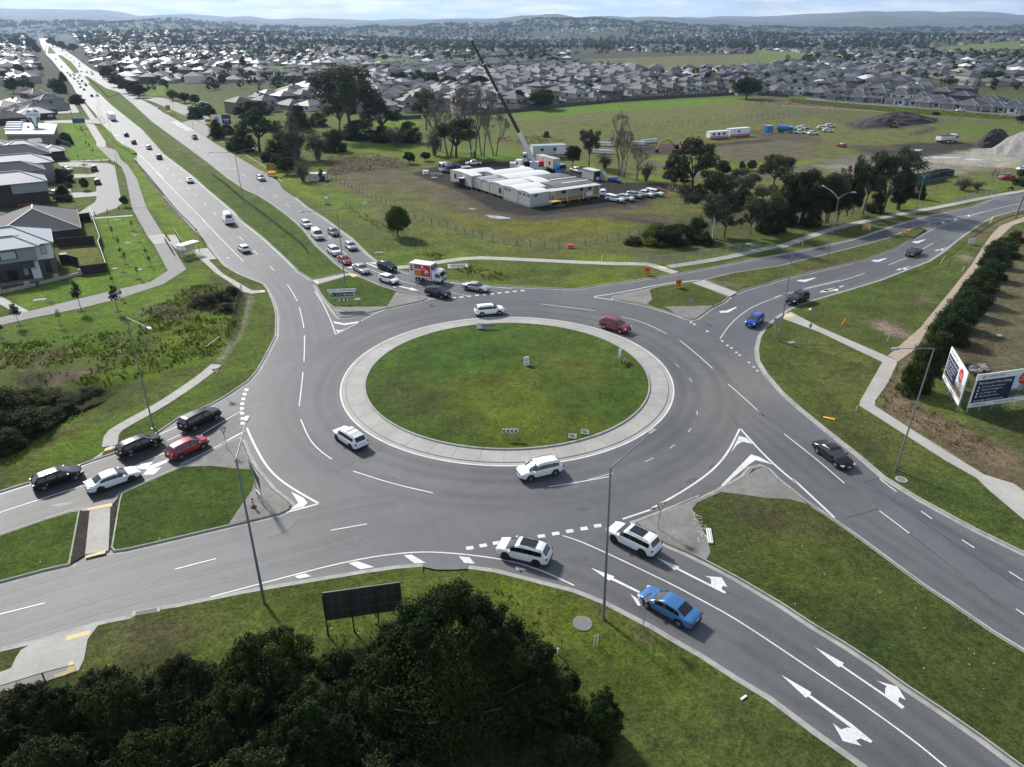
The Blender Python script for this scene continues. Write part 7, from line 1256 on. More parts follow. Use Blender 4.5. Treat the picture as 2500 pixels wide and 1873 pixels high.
# ------------------------------------------------------------------ billboards
def rzof(a,c):d=c-a;return math.atan2(d.y,d.x)
a,c=g('AN',365,902,.1),g('AN',1047,802,.1);rz=rzof(a,c);zt=zat(a,px('AN',470,458)[1]);z0=zat(a,px('AN',375,842)[1]);Wb=9.2
t=thing('billboard','navy and white warehouse billboard facing the camera at the right edge','billboard',(a.x,a.y,.05),rz,'pair of angled billboards')
def bill(t,W_,z0,zt,flip=False):
    H_=zt-z0;MB().box((W_/2,0,z0+H_/2),(W_,.10,H_)).build('panel',wht,t);X=lambda u:u*W_;Z_=lambda v:z0+v*H_
    for k in range(6):MB().box((W_*(.03+k*.188),.14,zt*.47),(.14,.16,zt*.94)).build('post',steel,t)
    MB().quad((X(.02),-.055,Z_(.14)),(X(.60),-.055,Z_(.14)),(X(.60),-.055,Z_(.82)),(X(.02),-.055,Z_(.82))).build('navy_field',navy,t)
    m=MB();m.quad((X(.60),-.055,Z_(.14)),(X(.985),-.055,Z_(.14)),(X(.985),-.055,Z_(.82)),(X(.60),-.055,Z_(.82)));m.build('picture_sky',mat('bill_sky',(.50,.66,.80),.5),t)
    m=MB()
    for k,(x0,x1,h)in enumerate(((.60,.70,.30),(.70,.78,.42),(.78,.88,.50),(.88,.985,.46))):m.cur=k%2;m.quad((X(x0),-.058,Z_(.14)),(X(x1),-.058,Z_(.14)),(X(x1),-.058,Z_(.14+h)),(X(x0),-.058,Z_(.14+h*.9)))
    m.cur=2
    for k in range(9):x0=.61+k*.042;m.quad((X(x0),-.060,Z_(.20)),(X(x0+.028),-.060,Z_(.20)),(X(x0+.028),-.060,Z_(.36)),(X(x0),-.060,Z_(.36)))
    m.build('picture_buildings',[mat('bill_grey',(.20,.19,.18),.6),mat('bill_tan',(.33,.30,.27),.6),blk],t)
    m=MB();m.lathe([(.001,0),(.155*H_*1.25,0)],28);me=m.mesh('disc',red);me.transform(Matrix.Translation((X(.76),-.064,Z_(.72)))@Matrix.Rotation(R(90),4,'X'));link(me,'red_disc',t)
    r=(R(90),0,0);text('Call Ian',H_*.085,wht,t,(X(.76),-.07,Z_(.73)),r,align='CENTER');text('0409 000 504',H_*.062,wht,t,(X(.76),-.07,Z_(.65)),r,align='CENTER')
    text('ELEMENT PARK',H_*.085,navy,t,(X(.16),-.06,Z_(.88)),r,shear=.2);m=MB();m.lathe([(.03*H_,0),(.05*H_,0)],14);me=m.mesh('ring',navy);me.transform(Matrix.Translation((X(.11),-.06,Z_(.905)))@Matrix.Rotation(R(90),4,'X'));link(me,'logo_ring',t)
    text('Warehouses Now Selling',H_*.108,wht,t,(X(.05),-.06,Z_(.69)),r)
    for k,s in enumerate(('First floor office mezzanine','572m2 total building area','Car parking on site','High exposure location')):text(s,H_*.070,wht,t,(X(.12),-.06,Z_(.585-k*.095)),r);MB().box((X(.075),-.06,Z_(.605-k*.095)),(H_*.05,.006,H_*.05)).build('bullet',wht,t)
    text('Enquire today  elementpark.com.au',H_*.070,wht,t,(X(.05),-.06,Z_(.175)),r);text('cameron.',H_*.12,navy,t,(X(.06),-.06,Z_(.035)),r);text('Ian Robertson 0409 000 504',H_*.06,navy,t,(X(.40),-.06,Z_(.05)),r)
bill(t,Wb,z0,zt)
a,c=g('AN',85,545,.1),g('AN',262,882,.1);rz=rzof(a,c);L=(c-a).length;zt=zat(c,px('AN',386,440)[1]);z0=zat(c,px('AN',270,820)[1]);t=thing('billboard','navy and white warehouse billboard seen at a steep angle, left of the pair','billboard',(a.x,a.y,.05),rz,'pair of angled billboards');bill(t,max(L,7.5),z0,zt)
# back of the billboard in the foreground
a,c=g('S',322,632,.1),g('S',905,545,.1);rz=rzof(a,c);zt=zat(a,px('S',305,316)[1]);z0=zat(a,px('S',333,525)[1]);W_=(c-a).length;darkp=mat('dark_panel_back',(.050,.055,.048),.6,.1)
t=thing('billboard','dark back of a billboard framed with steel, behind the big paperbark','billboard',(a.x,a.y,.05),rz);MB().box((W_/2,0,(z0+zt)/2),(W_,.06,zt-z0)).build('panel',darkp,t)
for k in(0,.34,.67,.99):MB().box((W_*k,-.10,zt*.48),(.10,.12,zt*.96)).build('post',darkbark,t)
m=MB()
for k in(.1,.22,.45,.56,.78,.9):m.box((W_*k,-.05,(z0+zt)/2),(.06,.05,zt-z0))
for k in(.33,.66):m.box((W_/2,-.045,z0+(zt-z0)*k),(W_,.04,.06))
m.box((W_/2,0,zt+.03),(W_,.10,.05));m.build('frame',mat('frame_grey',(.10,.105,.10),.5),t)
p=g('G',500,480,.1);zt=zat(p,px('G',480,332)[1]);z0=zat(p,px('G',480,425)[1]);W_=198*FR['G'][2]*mpp(p);t=thing('billboard','billboard with red leaf on white beside a violet panel, at the thicket','billboard',(p.x,p.y,.05),-.05)
MB().box((W_/2,0,(z0+zt)/2),(W_,.1,zt-z0)).build('panel',wht,t);MB().quad((W_*.53,-.06,z0),(W_,-.06,z0),(W_,-.06,zt),(W_*.53,-.06,zt)).build('violet_field',mat('bill_violet',(.03,.02,.13),.5),t)
m=MB();cx,cz,rr=W_*.28,(z0+zt)/2,(zt-z0)*.36
for k in range(7):a_=2*math.pi*k/7+.3;m.quad((cx,-.06,cz),(cx+rr*.55*math.cos(a_-.35),-.06,cz+rr*.55*math.sin(a_-.35)),(cx+rr*math.cos(a_),-.06,cz+rr*math.sin(a_)),(cx+rr*.55*math.cos(a_+.35),-.06,cz+rr*.55*math.sin(a_+.35)))
m.build('red_leaf',red,t);m=MB();m.box((W_*.76,-.06,cz),(W_*.36,.01,.3)).box((W_*.76,-.06,cz-.7),(W_*.25,.01,.2));m.build('printing',wht,t)
for k in(.1,.5,.9):MB().box((W_*k,.12,zt*.45),(.15,.12,zt*.9)).build('post',steel,t)
p=g('E',955,590,.1);zt=zat(p,px('E',930,462)[1]);z0=zat(p,px('E',930,525)[1]);W_=130*FR['E'][2]*mpp(p)*1.15;t=thing('billboard','blue green picture billboard on the left lawn by the side street','billboard',(p.x,p.y,.05),.15);MB().box((W_/2-.6,0,(z0+zt)/2),(W_,.1,zt-z0)).build('panel',backm,t);MB().box((W_/2-.6,-.06,(z0+zt)/2),(W_*.94,.02,(zt-z0)*.86)).build('picture',mat('bill_teal',(.03,.10,.14),.5,.5,.8),t)
for k in(-.3,W_*.4,W_-.9):MB().box((k,.1,zt*.45),(.12,.12,zt*.9)).build('post',steel,t)
def vms(f,u,v,tv,wu,label,rz=0.1):
    p=g(f,u,v,.1);zt=zat(p,px(f,u,tv)[1]);W_=wu*FR[f][2]*mpp(p)*.85;h=min(2.0,zt*.5);t=thing('message_board',label,'message sign',(p.x,p.y,.05),rz,'orange message board trailers');MB().box((0,0,zt-h/2),(W_,.25,h)).build('display',mat('vms_orange',(.40,.16,.012),.5),t);MB().box((0,-.13,zt-h/2),(W_*.9,.02,h*.86)).build('display_face',mat('vms_face',(.36,.16,.02),.6,.3,3.0),t)
    MB().box((0,.1,zt-h*.9-.5),(.2,.2,1.6)).build('mast',ylw,t);MB().box((0,.1,.75),(W_*.9,1.6,.7)).build('trailer',ylw,t)
    for s in(1,-1):o=link(car_parts('suv')['tyre'],'wheel',t,(s*W_*.4,.1,.36),R(90))
    return t
vms('G',1092,948,828,95,'orange message board trailer on the verge beside the round bushes');vms('G',458,440,378,66,'orange message board trailer left of the leaf billboard');vms('A',1428,962,890,42,'small orange message board on the far grass strip')
# ------------------------------------------------------------------ fences and barriers
def along(pts,step):
    r=[];acc=0.0
    for i in range(len(pts)-1):
        a,b=Vector(pts[i]),Vector(pts[i+1]);L=(b-a).length;t=-acc if acc else 0.0;t=step-acc if i else 0.0
        while t<=L:r.append(a+(b-a)*(t/L));t+=step
        acc=L-(t-step)
    return r
def post_fence(name,label,cat,s,step,h,m,wires=(),wm=None,pw=.10,tall=0,group=None,maxp=100,pts=None,wr=.012):
    P=[Vector((p.x,p.y,.1))for p in(pts or gl(s))];t=thing(name,label,cat,(0,0,0),0,group);Q=along(P,step)[:maxp];pm=MB().box((0,0,h/2-.1),(pw,pw,h+.2)).mesh('post',m)
    for i,q in enumerate(Q):o=link(pm,'post',t,q);o.scale=(1,1,1.0+(tall if tall and i%4==0 else 0))
    if wires:
        mb=MB()
        for z in wires:
            for a,b in zip(P,P[1:]):mb.bar(a+Vector((0,0,z)),b+Vector((0,0,z)),wr*2,wr*2)
        mb.build('wires',wm or steel,t)
    return t
def wall_fence(name,label,cat,s,h,m,capm=None,th=.06,step=2.4,group=None,pts=None):
    P=[Vector((p.x,p.y,.0))for p in(pts or gl(s))];t=thing(name,label,cat,(0,0,0),0,group);mb=MB()
    for a,b in zip(P,P[1:]):mb.bar(a+Vector((0,0,h/2)),b+Vector((0,0,h/2)),th,h)
    mb.build('palings',m,t);mb=MB()
    for a,b in zip(P,P[1:]):mb.bar(a+Vector((0,0,h+.03)),b+Vector((0,0,h+.03)),th*2,.06)
    mb.build('capping',capm or m,t);mb=MB()
    for q in along(P,step):mb.box(q+Vector((0,0,h/2)),(.13,.13,h+.1))
    mb.build('posts',m,t);return t
def meshm(name,c,dens=.5,sc=60.0):
    m=bpy.data.materials.new(name);m.use_nodes=True;t=m.node_tree;b=t.nodes['Principled BSDF'];b.inputs['Base Color'].default_value=(*c,1);b.inputs['Alpha'].default_value=dens;b.inputs['Roughness'].default_value=.6;return m
oldtimb=mat('grey_palings',(.085,.078,.070),.9,.2,2.0);darktimb=mat('dark_palings',(.030,.024,.022),.9,.2,3.0)
wall_fence('paling_fence','long grey paling fence between the paddock and the houses','fence',"C -100,948 200,920 600,876 1000,838 1200,824 1600,800 1990,780",1.95,oldtimb);wall_fence('paling_fence','short grey paling fence right of the big round tree','fence',"D 30,782 150,790 285,800",1.9,oldtimb)
wall_fence('paling_fence','dark paling fence in front of the town houses at the thicket','fence',"H 640,370 720,385 920,375; H 950,370",1.8,oldtimb)
tw=mat('fence_timber',(.06,.05,.043),.9,.2)
post_fence('wire_fence','post and wire fence curving round the paddock in front of the site','fence',"H 0,985 180,1050 400,1165 560,1235 650,1275 850,1385 1080,1445; I 640,980 800,1010 950,1030 1150,1048 1320,1045 1450,1028 1620,992 1800,958 1960,930",3.0,1.15,tw,(.35,.65,.95),None,.10,.35)
for i,s in enumerate(("J 0,472 300,450 560,427","J 625,418 1000,385 1500,345 2000,302; D 400,900 900,880","J 90,502 400,478 700,455","J 740,448 1100,415 1500,378 1860,347; K 0,322 350,290","J 0,640 300,590 600,560 960,545")):post_fence('wire_fence','post and wire fence line across the paddock, %s from the front'%ORD[4-i if i<4 else 0],'fence',s,4.0,1.15,tw,(.4,.9),None,.11,.2,'field fence lines in the paddock')
galv=mat('fence_galv',(.36,.37,.38),.5,metal=.3);ml=meshm('chain_mesh',(.30,.31,.31),.22)
def mesh_fence(name,label,s,h,step,m,pm,pts=None,top=True):
    P=[Vector((p.x,p.y,.1))for p in(pts or gl(s))];t=post_fence(name,label,'fence',s,step,h,pm,(h,)if top else(),pm,.07,pts=pts,wr=.02);mb=MB()
    for a,b in zip(P,P[1:]):mb.quad(a,b,b+Vector((0,0,h)),a+Vector((0,0,h)))
    mb.build('mesh_panel',m,t);return t
mesh_fence('chain_link_fence','galvanised chain link fence below the bright acacia, along the far footpath',"AO 118,600 150,607 222,612 302,616 357,636 440,626 520,608 600,597 680,587 760,575 835,566 910,550 985,537 1055,527 1125,515",1.8,3.2,ml,galv)
mesh_fence('chain_link_fence','chain link fence beside the far footpath at upper right',"N 1545,352 1660,325 1780,298 1900,268",1.8,3.2,ml,galv)
mesh_fence('mesh_fence','low black mesh fence behind the concrete pad at lower left',"R -350,1110 20,978 370,868 612,805",1.15,2.6,meshm('dark_mesh',(.03,.03,.03),.35),darkbark)
mesh_fence('mesh_fence','sagging dark mesh fence beside the dirt path on the left',"O 2015,130 1985,230 1950,390 1905,490 1880,520",1.6,2.4,meshm('dark_mesh2',(.03,.035,.02),.45),darkbark)
post_fence('timber_rail','broken timber rail leaning in the swale below the mesh fence','fence',"O 1715,600 1830,510",4,.5,oldtimb,(.45,),timb,.12,wr=.05)
black=mat('wire_barrier_post',(.03,.03,.032),.6)
post_fence('wire_rope_barrier','black wire rope barrier along the highway median, near stretch','barrier',"G 500,960 620,1045 800,1200 920,1285 1100,1425 1380,1645; L 210,560",1.6,.95,black,(.45,.62,.78,.9),black,.11,wr=.010);post_fence('wire_rope_barrier','black wire rope barrier along the highway median, far stretch','barrier',"AB 1260,1240 1450,1400 1700,1657; E 1560,140 1780,410 2000,630; G 0,580 180,705 330,820 490,950",2.6,.95,black,(.45,.62,.78,.9),black,.13,wr=.010)
P=[Vector((p.x,p.y,.1))for p in gl("E 1712,1000 1800,1110 1900,1222 2071,1432; F 1800,412 1920,530 1995,610; AA 540,280")];t=post_fence('guard_rail','steel guard rail along the left edge of the near carriageway','barrier',None,2.4,.75,galv,(),None,.11,pts=P);mb=MB()
for a,b in zip(P,P[1:]):
    mb.bar(a+Vector((0,0,.62)),b+Vector((0,0,.62)),.07,.12);mb.bar(a+Vector((0,0,.45)),b+Vector((0,0,.45)),.07,.12);mb.bar(a+Vector((0,0,.535)),b+Vector((0,0,.535)),.03,.08)
mb.build('rail',galv,t);MB().box(P[-2]+Vector((-.1,-.1,.55)),(.35,.25,.4)).build('end_terminal',red,t);MB().box(P[0]+Vector((0,.3,.5)),(.4,1.4,.35)).build('end_terminal',wht,t)
# balustrades and bus shelter by the near carriageway
slat=mat('balustrade_slats',(.16,.18,.20),.5,metal=.4)
for i,s in enumerate(("AA 162,195 240,335","AA 22,285 135,470")):
    P=[Vector((p.x,p.y,.12))for p in gl(s)];t=thing('balustrade','grey slatted balustrade, %s of the path ramp on the left'%('right side' if i==0 else 'left side'),'railing',(0,0,0),0,'balustrades of the path ramp');mb=MB();n_=26
    for k in range(n_+1):q=P[0].lerp(P[1],k/n_);mb.box(q+Vector((0,0,.6)),(.04,.04,1.1))
    mb.build('slats',slat,t);MB().bar(P[0]+Vector((0,0,1.18)),P[1]+Vector((0,0,1.18)),.07).bar(P[0]+Vector((0,0,.12)),P[1]+Vector((0,0,.12)),.05).build('rails',slat,t)
tag(MB().prism(gl("AA 60,290 165,270 305,400 195,405"),.1,.16).build('footpath',pathc),kind='structure')
p=g('AA',350,465,.1);t=thing('bus_shelter','bus shelter with white roof beside the near carriageway','bus shelter',(p.x,p.y,.12),R(62));MB().box((0,0,2.45),(4.2,1.9,.14)).build('roof',wht,t)
for x in(-1.9,1.9):
    for y in(-.7,.7):MB().box((x,y,1.2),(.09,.09,2.4)).build('post',steel,t)
MB().box((0,.75,1.2),(3.7,.03,1.9)).build('glass_panel',meshm('shelter_glass',(.35,.40,.42),.35),t);MB().box((.3,.3,.45),(2.2,.4,.08)).build('bench',timb,t)
# covers, pits, litter
def pit(f,u,v,label,rx,m=conc_dirty,round_=True,rz=0.0,ry=None,grate=False):
    p=g(f,u,v,.1);t=thing('pit_cover' if not grate else 'drain_grate',label,'pit cover',(p.x,p.y,.1),rz,'pit covers in the grass')
    if round_:MB().lathe([(rx,-.05),(rx,.06),(rx*.78,.06),(rx*.76,.05),(.001,.05)],20).build('surround',m,t);MB().lathe([(rx*.72,.056),(.001,.058)],20).build('lid',mat('lid_iron',(.16,.155,.15),.7),t)
    else:MB().box((0,0,0),(rx*2,(ry or rx)*2,.12)).build('surround',m,t);MB().box((0,0,.065),(rx*1.5,(ry or rx)*1.4,.02)).build('lid',mat('grate_dark',(.08,.08,.085),.7,.3,20.0)if grate else mat('lid_grey',(.22,.22,.215),.8),t)
pit('T',818,1190,'round manhole with pale ring in the foreground verge',.75);pit('U',1265,542,'round pale manhole at the foot of the right lamp post',.55,concrete);pit('M',1985,0,'pit',.1)if False else None
pit('N',118,1572,'rectangular pit lid beside the lamp post on the right verge',.55,round_=False,rz=.3,ry=.4);pit('L',1680,685,'square grated drain pit in the swale behind the box truck',1.9,concrete,False,.1,1.3,True);pit('R',1130,297,'black side entry grate in the gutter at lower left',1.0,blk,False,.25,.25,True)
pit('O',330,178,'pale rectangular pit lid on the lawn before the corner house',.9,concrete,False,.3,.5);pit('O',1535,520,'round concrete pit in the swale',.9,concrete);pit('F',1185,487,'pale pit lid near the top of the stake lawn',.7,concrete,False,.2,.4);pit('F',1292,720,'round pit lid in the middle of the stake lawn',.6);pit('F',1375,637,'white pit lid beside the shared path',.5,concrete);pit('F',1410,988,'grey pit lid low on the stake lawn',.6);pit('F',1160,978,'white pit lid near the dark yard fence',.5,concrete);pit('L',695,1010,'pale pit lid in the far island grass',.5,concrete);pit('L',905,552,'white concrete lid on the far verge',.7,concrete,False,.3,.4)
mb=MB();tag(MB().prism(gl("O 975,625 1110,608 1112,625 985,648"),.05,.5).build('culvert_headwall',conc_dirty),'low concrete culvert headwall in the swale behind the lamp','culvert')
p=g('T',1962,400,.2);t=thing('lamp_debris','broken white light fitting lying on the concrete nose','debris',(p.x,p.y,.17),R(82));MB().box((0,0,.06),(2.0,.42,.12)).build('casing',wht,t);MB().box((0,.1,.13),(1.9,.06,.03)).box((0,-.1,.13),(1.9,.06,.03)).build('edge_strips',backm,t)
mb=MB()
for k in range(30):u,v=1835+rnd.uniform(-25,90)*.9+k*1.2,200+k*9;q=g('T',u,v,.16);a_=rnd.uniform(0,3.14);mb.bar(q,q+Vector((math.cos(a_)*rnd.uniform(.1,.4),math.sin(a_)*rnd.uniform(.1,.4),.02)),.03,.02)
tag(mb.build('debris_strips',wht),'scatter of white broken strips along the concrete nose','debris',None,'stuff')
p=g('U',708,68,.12);tag(MB().box((0,0,.03),(1.25,.32,.05)).build('fallen_plate',ylw,None,None,(p.x,p.y,.12),-.45),'flat yellow plate lying on the right verge above the black sedan','debris')
p=g('V',48,962,.12);tag(MB().box((0,0,.05),(.55,.14,.08)).build('litter_strip',wht,None,None,(p.x,p.y,.12),.6),'single white strip of litter on the foreground verge','litter')
lit=MB()
for f,u0,v0,u1,v1,n_ in(('V',300,100,2000,1300,24),('U',0,680,1500,1400,16),('R',640,700,860,820,7),('S',50,570,600,640,5),('Q',200,700,1700,1100,10),('L',480,1050,820,1140,14),('Y',0,700,1000,1200,14),('N',300,1200,1700,1600,14),('W',0,500,2000,1400,18),('O',0,500,1800,900,12),('K',0,400,1800,1200,6)):
    for k in range(n_):
        q=g(f,rnd.uniform(u0,u1),rnd.uniform(v0,v1),.16);a_=rnd.uniform(.02,.055)
        if inpx((q.x,q.y),ROAD)and not any(inpx((q.x,q.y),p_)for p_ in ISLANDS.values()):continue
        lit.box((q.x,q.y,.16 if f not in 'VUQLY' else .20),(a_*1.6,a_,.03),rnd.uniform(0,3))
tag(lit.build('litter',wht),'tiny scraps of pale litter on the verges','litter',None,'stuff')
q=g('W',1940,190,.1);tag(MB().ico((0,0,.2),.45,1,.3,.6).build('rubbish_bag',wht,None,None,(q.x,q.y,.1)),'white bag of rubbish in the field behind the billboards','rubbish')
mb=MB()
for k in range(22):q=g('AN',440+rnd.uniform(-20,170),400+rnd.uniform(-30,60),.1);mb.ico((q.x,q.y,.3+rnd.random()*.5),rnd.uniform(.25,.6),1,.35,.6)
tag(mb.build('rubble_heap',conc_dirty),'heap of pale rubble behind the two billboards','rubble')
q=g('S',1720,1175,.1);tag(MB().box((0,0,.15),(.7,.5,.25)).build('dumped_box',wht,None,None,(q.x,q.y,.1),.5),'white box dumped in the dark under the big paperbark','rubbish')
p0=[g('S',u,v,.2)for u,v in((870,1460),(1000,1410),(1120,1360),(1280,1325))];t=thing('fallen_branch','pale fallen branch in the shade at the bottom middle','branch',(0,0,0));MB().tube([(p.x,p.y,.25)for p in p0],[.03,.05,.06,.06],6).tube([(g('S',1070,1385).x,g('S',1070,1385).y,.25),(g('S',970,1480).x,g('S',970,1480).y,.25)],[.04,.02],5).build('branch',palebark,t,60)
# ------------------------------------------------------------------ houses by the park on the left
def chouse(label,corner,rz,blocks,roof,walls,wins=(),extra=None,z=0.05,pitch=23):
    """corner: ground point of the front right corner; local x to the right, y away; blocks (x0,x1,y0,y1,z0,z1,wall,roof?)"""
    t=thing('house',label,'house',(corner.x,corner.y,z),rz,'houses beside the park on the left');byw={};rf=MB()
    for x0,x1,y0,y1,z0,z1,wl,r in blocks:
        wallbox(byw.setdefault(wl,MB()),(x0+x1)/2,(y0+y1)/2,x1-x0,y1-y0,z0,z1)
        if r==1:hip(rf,(x0+x1)/2,(y0+y1)/2,x1-x0,y1-y0,z1,pitch)
        elif r==2:byw[wl].box(((x0+x1)/2,(y0+y1)/2,z1+.05),(x1-x0,y1-y0,.1))
    for k,mb in byw.items():mb.build('wall',WALL[k],t)
    r_=rf.build('roof',[ROOF[roof],ridgem,soffit],t)
    wm_=house_parts('one_a')['window']
    for q in wins:
        x,y,z_,a,w_,h=q[:6];f=link(wm_,'window',t,(x,y,z_),R(a));f.scale=(w_,1,h)
        if len(q)>6:b=MB().box((0,-.06,0),(.86,.05,.86)).build('blind',blindm,f)
    return t,r_
d_=Vector((.848,.53,0));c=Vector((-82.7,124.9,0));rzc=math.atan2(.53,.848)
t,r_=chouse('two storey corner house with grey metal roof and dark portico at the left edge',c,rzc,[(-15,0,.4,11,0,3.0,'brown',0),(-15,0,.3,11,3.0,5.9,'white',1),(-10.3,-2.6,-1.0,.35,3.05,5.9,'grey',0),(-10.3,-9.1,-1.1,.3,0,3.05,'white',0),(-3.9,-2.6,-1.1,.3,0,3.05,'white',0),(-10.9,-2.0,-1.6,5,5.9,5.92,'white',0)],'steel',None,[(-1.3,.28,4.75,0,.9,1.7,1),(-6.6,-1.02,4.75,0,2.6,1.5,1),(-12.2,.28,4.75,0,1.8,1.7,1),(-1.3,.38,1.55,0,.9,2.2),(-12.3,.38,1.5,0,2.4,2.2,1),(-4.8,.38,1.5,0,.8,2.1,1),(0,4,4.7,90,1.0,1.2),(0,8,1.5,90,1.6,1.4)])
gb=MB();hip(gb,-6.5,2.0,8.6,6.2,5.93,23);gb.build('front_roof',[ROOF['steel'],ridgem,soffit],t);MB().box((-6.5,-1.5,2.9),(6.6,1.4,1.0)).build('portico_canopy',mat('canopy_dark',(.035,.037,.045),.5),t);MB().box((-6.9,.34,1.15),(1.5,.06,2.3)).build('door',mat('door_black',(.012,.010,.010),.4),t)
MB().box((-13.2,4.5,8.3),(.6,.6,.8)).build('chimney',wht,t);MB().box((-6.5,-1.6,.05),(8,2.2,.12)).build('porch',conc_dirty,t)
for x in(-3.2,-9.7):MB().lathe([(.16,0),(.16,.05),(.001,.06)],10).build('wall_lamp',backm,t,None,(x,-1.12,1.9)).rotation_euler[0]=R(90)
# its front wall, piers, yard fences and the walker
P=gl("AE -250,1245 0,1200 520,1080 1060,945 1500,845");stone=mat('sandstone',(.36,.325,.26),.9,.2,3.0);t=thing('garden_wall','low sandstone garden wall with piers in front of the corner house','wall',(0,0,0));mb=MB()
for a,b in zip(P,P[1:]):mb.bar(a+Vector((0,0,.3)),b+Vector((0,0,.3)),.3,.6)
mb.build('wall',stone,t)
for q in P:MB().box(q+Vector((0,0,.55)),(.6,.6,1.1)).box(q+Vector((0,0,1.13)),(.7,.7,.08)).build('pier',stone,t)
wall_fence('paling_fence','dark yard fence right of the corner house, facing the camera','fence',"AE 1130,640 1250,630 1480,690; AE 1510,850 1985,795",1.75,darktimb);wall_fence('paling_fence','dark yard fence between the yards behind the corner house','fence',"AE 1075,345 1300,320 1760,290",1.9,darktimb)
wall_fence('paling_fence','long dark side fence along the stake lawn with a white capping','fence',"AE 1985,795 1840,380; AD 1870,1500 1760,1180 1680,960",1.8,darktimb,mat('capping_white',(.34,.34,.33),.6));wall_fence('paling_fence','dark back fence behind the solar roofed house','fence',"AD 1460,1080 1680,1050",1.9,darktimb);wall_fence('paling_fence','dark slatted fence beside the cul de sac house','fence',"AC 1290,830 1600,930",1.8,mat('slate_fence',(.045,.05,.06),.7))
tag(MB().prism(gl("AE 1090,450 1225,440 1240,610 1160,625"),.1,.16).build('patio',concrete),kind='structure');slab('lawn',gl("AE 1090,400 1760,330 1920,590 1500,690 1240,625"),.02,.115,grass,(.15,.16,.05))
p=g('AE',690,1075,.1);cloth=mat('dark_clothing',(.012,.012,.014),.8);skin=mat('skin',(.42,.27,.20),.6)
def person(label,p,rz,top,legs,pose='stand',hat=None,group=None,vest=None,arms=(.25,.2)):
    t=thing('person',label,'person',(p.x,p.y,.1),rz,group)
    v,e,rr=[],[],[]
    def add(x,y,z,r):v.append((x,y,z));rr.append(r);return len(v)-1
    if pose=='sit':hipz=.55
    else:hipz=.92
    pel=add(0,0,hipz,.15);ch=add(0,.02,hipz+.38,.165);nk=add(0,.02,hipz+.56,.06);hd_=add(0,-.01,hipz+.70,.105);ht=add(0,0,hipz+.79,.09);e+=[(pel,ch),(ch,nk),(nk,hd_),(hd_,ht)]
    for s in(1,-1):
        sh=add(s*.19,.02,hipz+.48,.065);el=add(s*(.24+arms[0]*.3),-.05,hipz+.22,.05);ha=add(s*.22,-.22,hipz+.08,.04);hn=add(s*.21,-.30,hipz+.07,.035);e+=[(ch,sh),(sh,el),(el,ha),(ha,hn)]
        if pose=='sit':kn=add(s*.12,-.45,hipz,.085);ft=add(s*.12,-.50,.10,.06);to=add(s*.12,-.68,.05,.05)
        else:kn=add(s*.11,-.05*s,hipz*.52,.08);ft=add(s*.12,.06*s,.08,.055);to=add(s*.12,.06*s-.18,.04,.045)
        e+=[(pel,kn),(kn,ft),(ft,to)]
    me=bpy.data.meshes.new('body');me.from_pydata(v,e,[]);o=bpy.data.objects.new('body',me);COL.objects.link(o);o.parent=t;sk=o.modifiers.new('skin','SKIN');sv=me.skin_vertices[0].data
    for i,r in enumerate(rr):sv[i].radius=(r,r*(.75 if i==1 else 1))
    sv[0].use_root=True;o.modifiers.new('sub','SUBSURF').levels=1;bpy.context.view_layer.update();m2=bpy.data.meshes.new_from_object(o.evaluated_get(bpy.context.evaluated_depsgraph_get()));o.modifiers.clear();o.data=m2;m2.materials.clear()
    for m in(top,legs,skin):m2.materials.append(m)
    zz=[sum(m2.vertices[i].co.z for i in f.vertices)/len(f.vertices)for f in m2.polygons];yy_=[sum(m2.vertices[i].co.y for i in f.vertices)/len(f.vertices)for f in m2.polygons]
    m2.polygons.foreach_set('material_index',[2 if z>hipz+.57 or(y<-.2 and hipz+.0<z<hipz+.2 and pose!='sit')else(0 if z>hipz+.02 else 1)for z,y in zip(zz,yy_)]);m2.update()
    MB().ico((0,.02,hipz+.78),.118,2,0,.75).build('hat' if hat else 'hair',hat or cloth,t,60);return t
person('person in dark clothes with pale shoes sitting on the garden wall',p+Vector((0,.3,0)),.45,cloth,cloth,'sit')
# solar roofed single storey house behind the corner house
E1,E2=g('AD',1495,1182,2.7),g('AD',1415,836,2.7);dv=(E2-E1);L=Vector((dv.x,dv.y,0)).length;yv=Vector((dv.x,dv.y,0)).normalized();rz2=math.atan2(-yv.x,yv.y);c=Vector((E1.x,E1.y,0))+yv*.5+Vector((-yv.y,yv.x,0))*.5
t,r_=chouse('single storey house with brown tiled hip roof and solar panels, behind the corner house',c,rz2,[(-15,0,0,L-1,0,2.7,'dark',1),(-23,-13.5,2,L+3,0,2.7,'dark',1)],'brown',None,[(-2.5,-.02,1.5,0,1.8,1.2),(0,5,1.5,90,1.4,1.2)])
hw=(15)/2+.5;hd2=(L-1)/2+.5;tp=math.tan(R(23))
MB().box((-.5-2.2,(L-1)/2,2.7+2.7*tp+.1),(3.4,4.2,.06),mtx=Matrix.Rotation(R(23),3,'Y')).build('solar_panel',mat('solar_glare',(.30,.31,.33),.15,spec=.8),r_);MB().box((-12.5,(L-1)/2,2.7+2.6*tp+.1),(3.2,3.6,.06),mtx=Matrix.Rotation(R(-23),3,'Y')).build('solar_panel',mat('solar_glare',(.3,.31,.33)),r_)
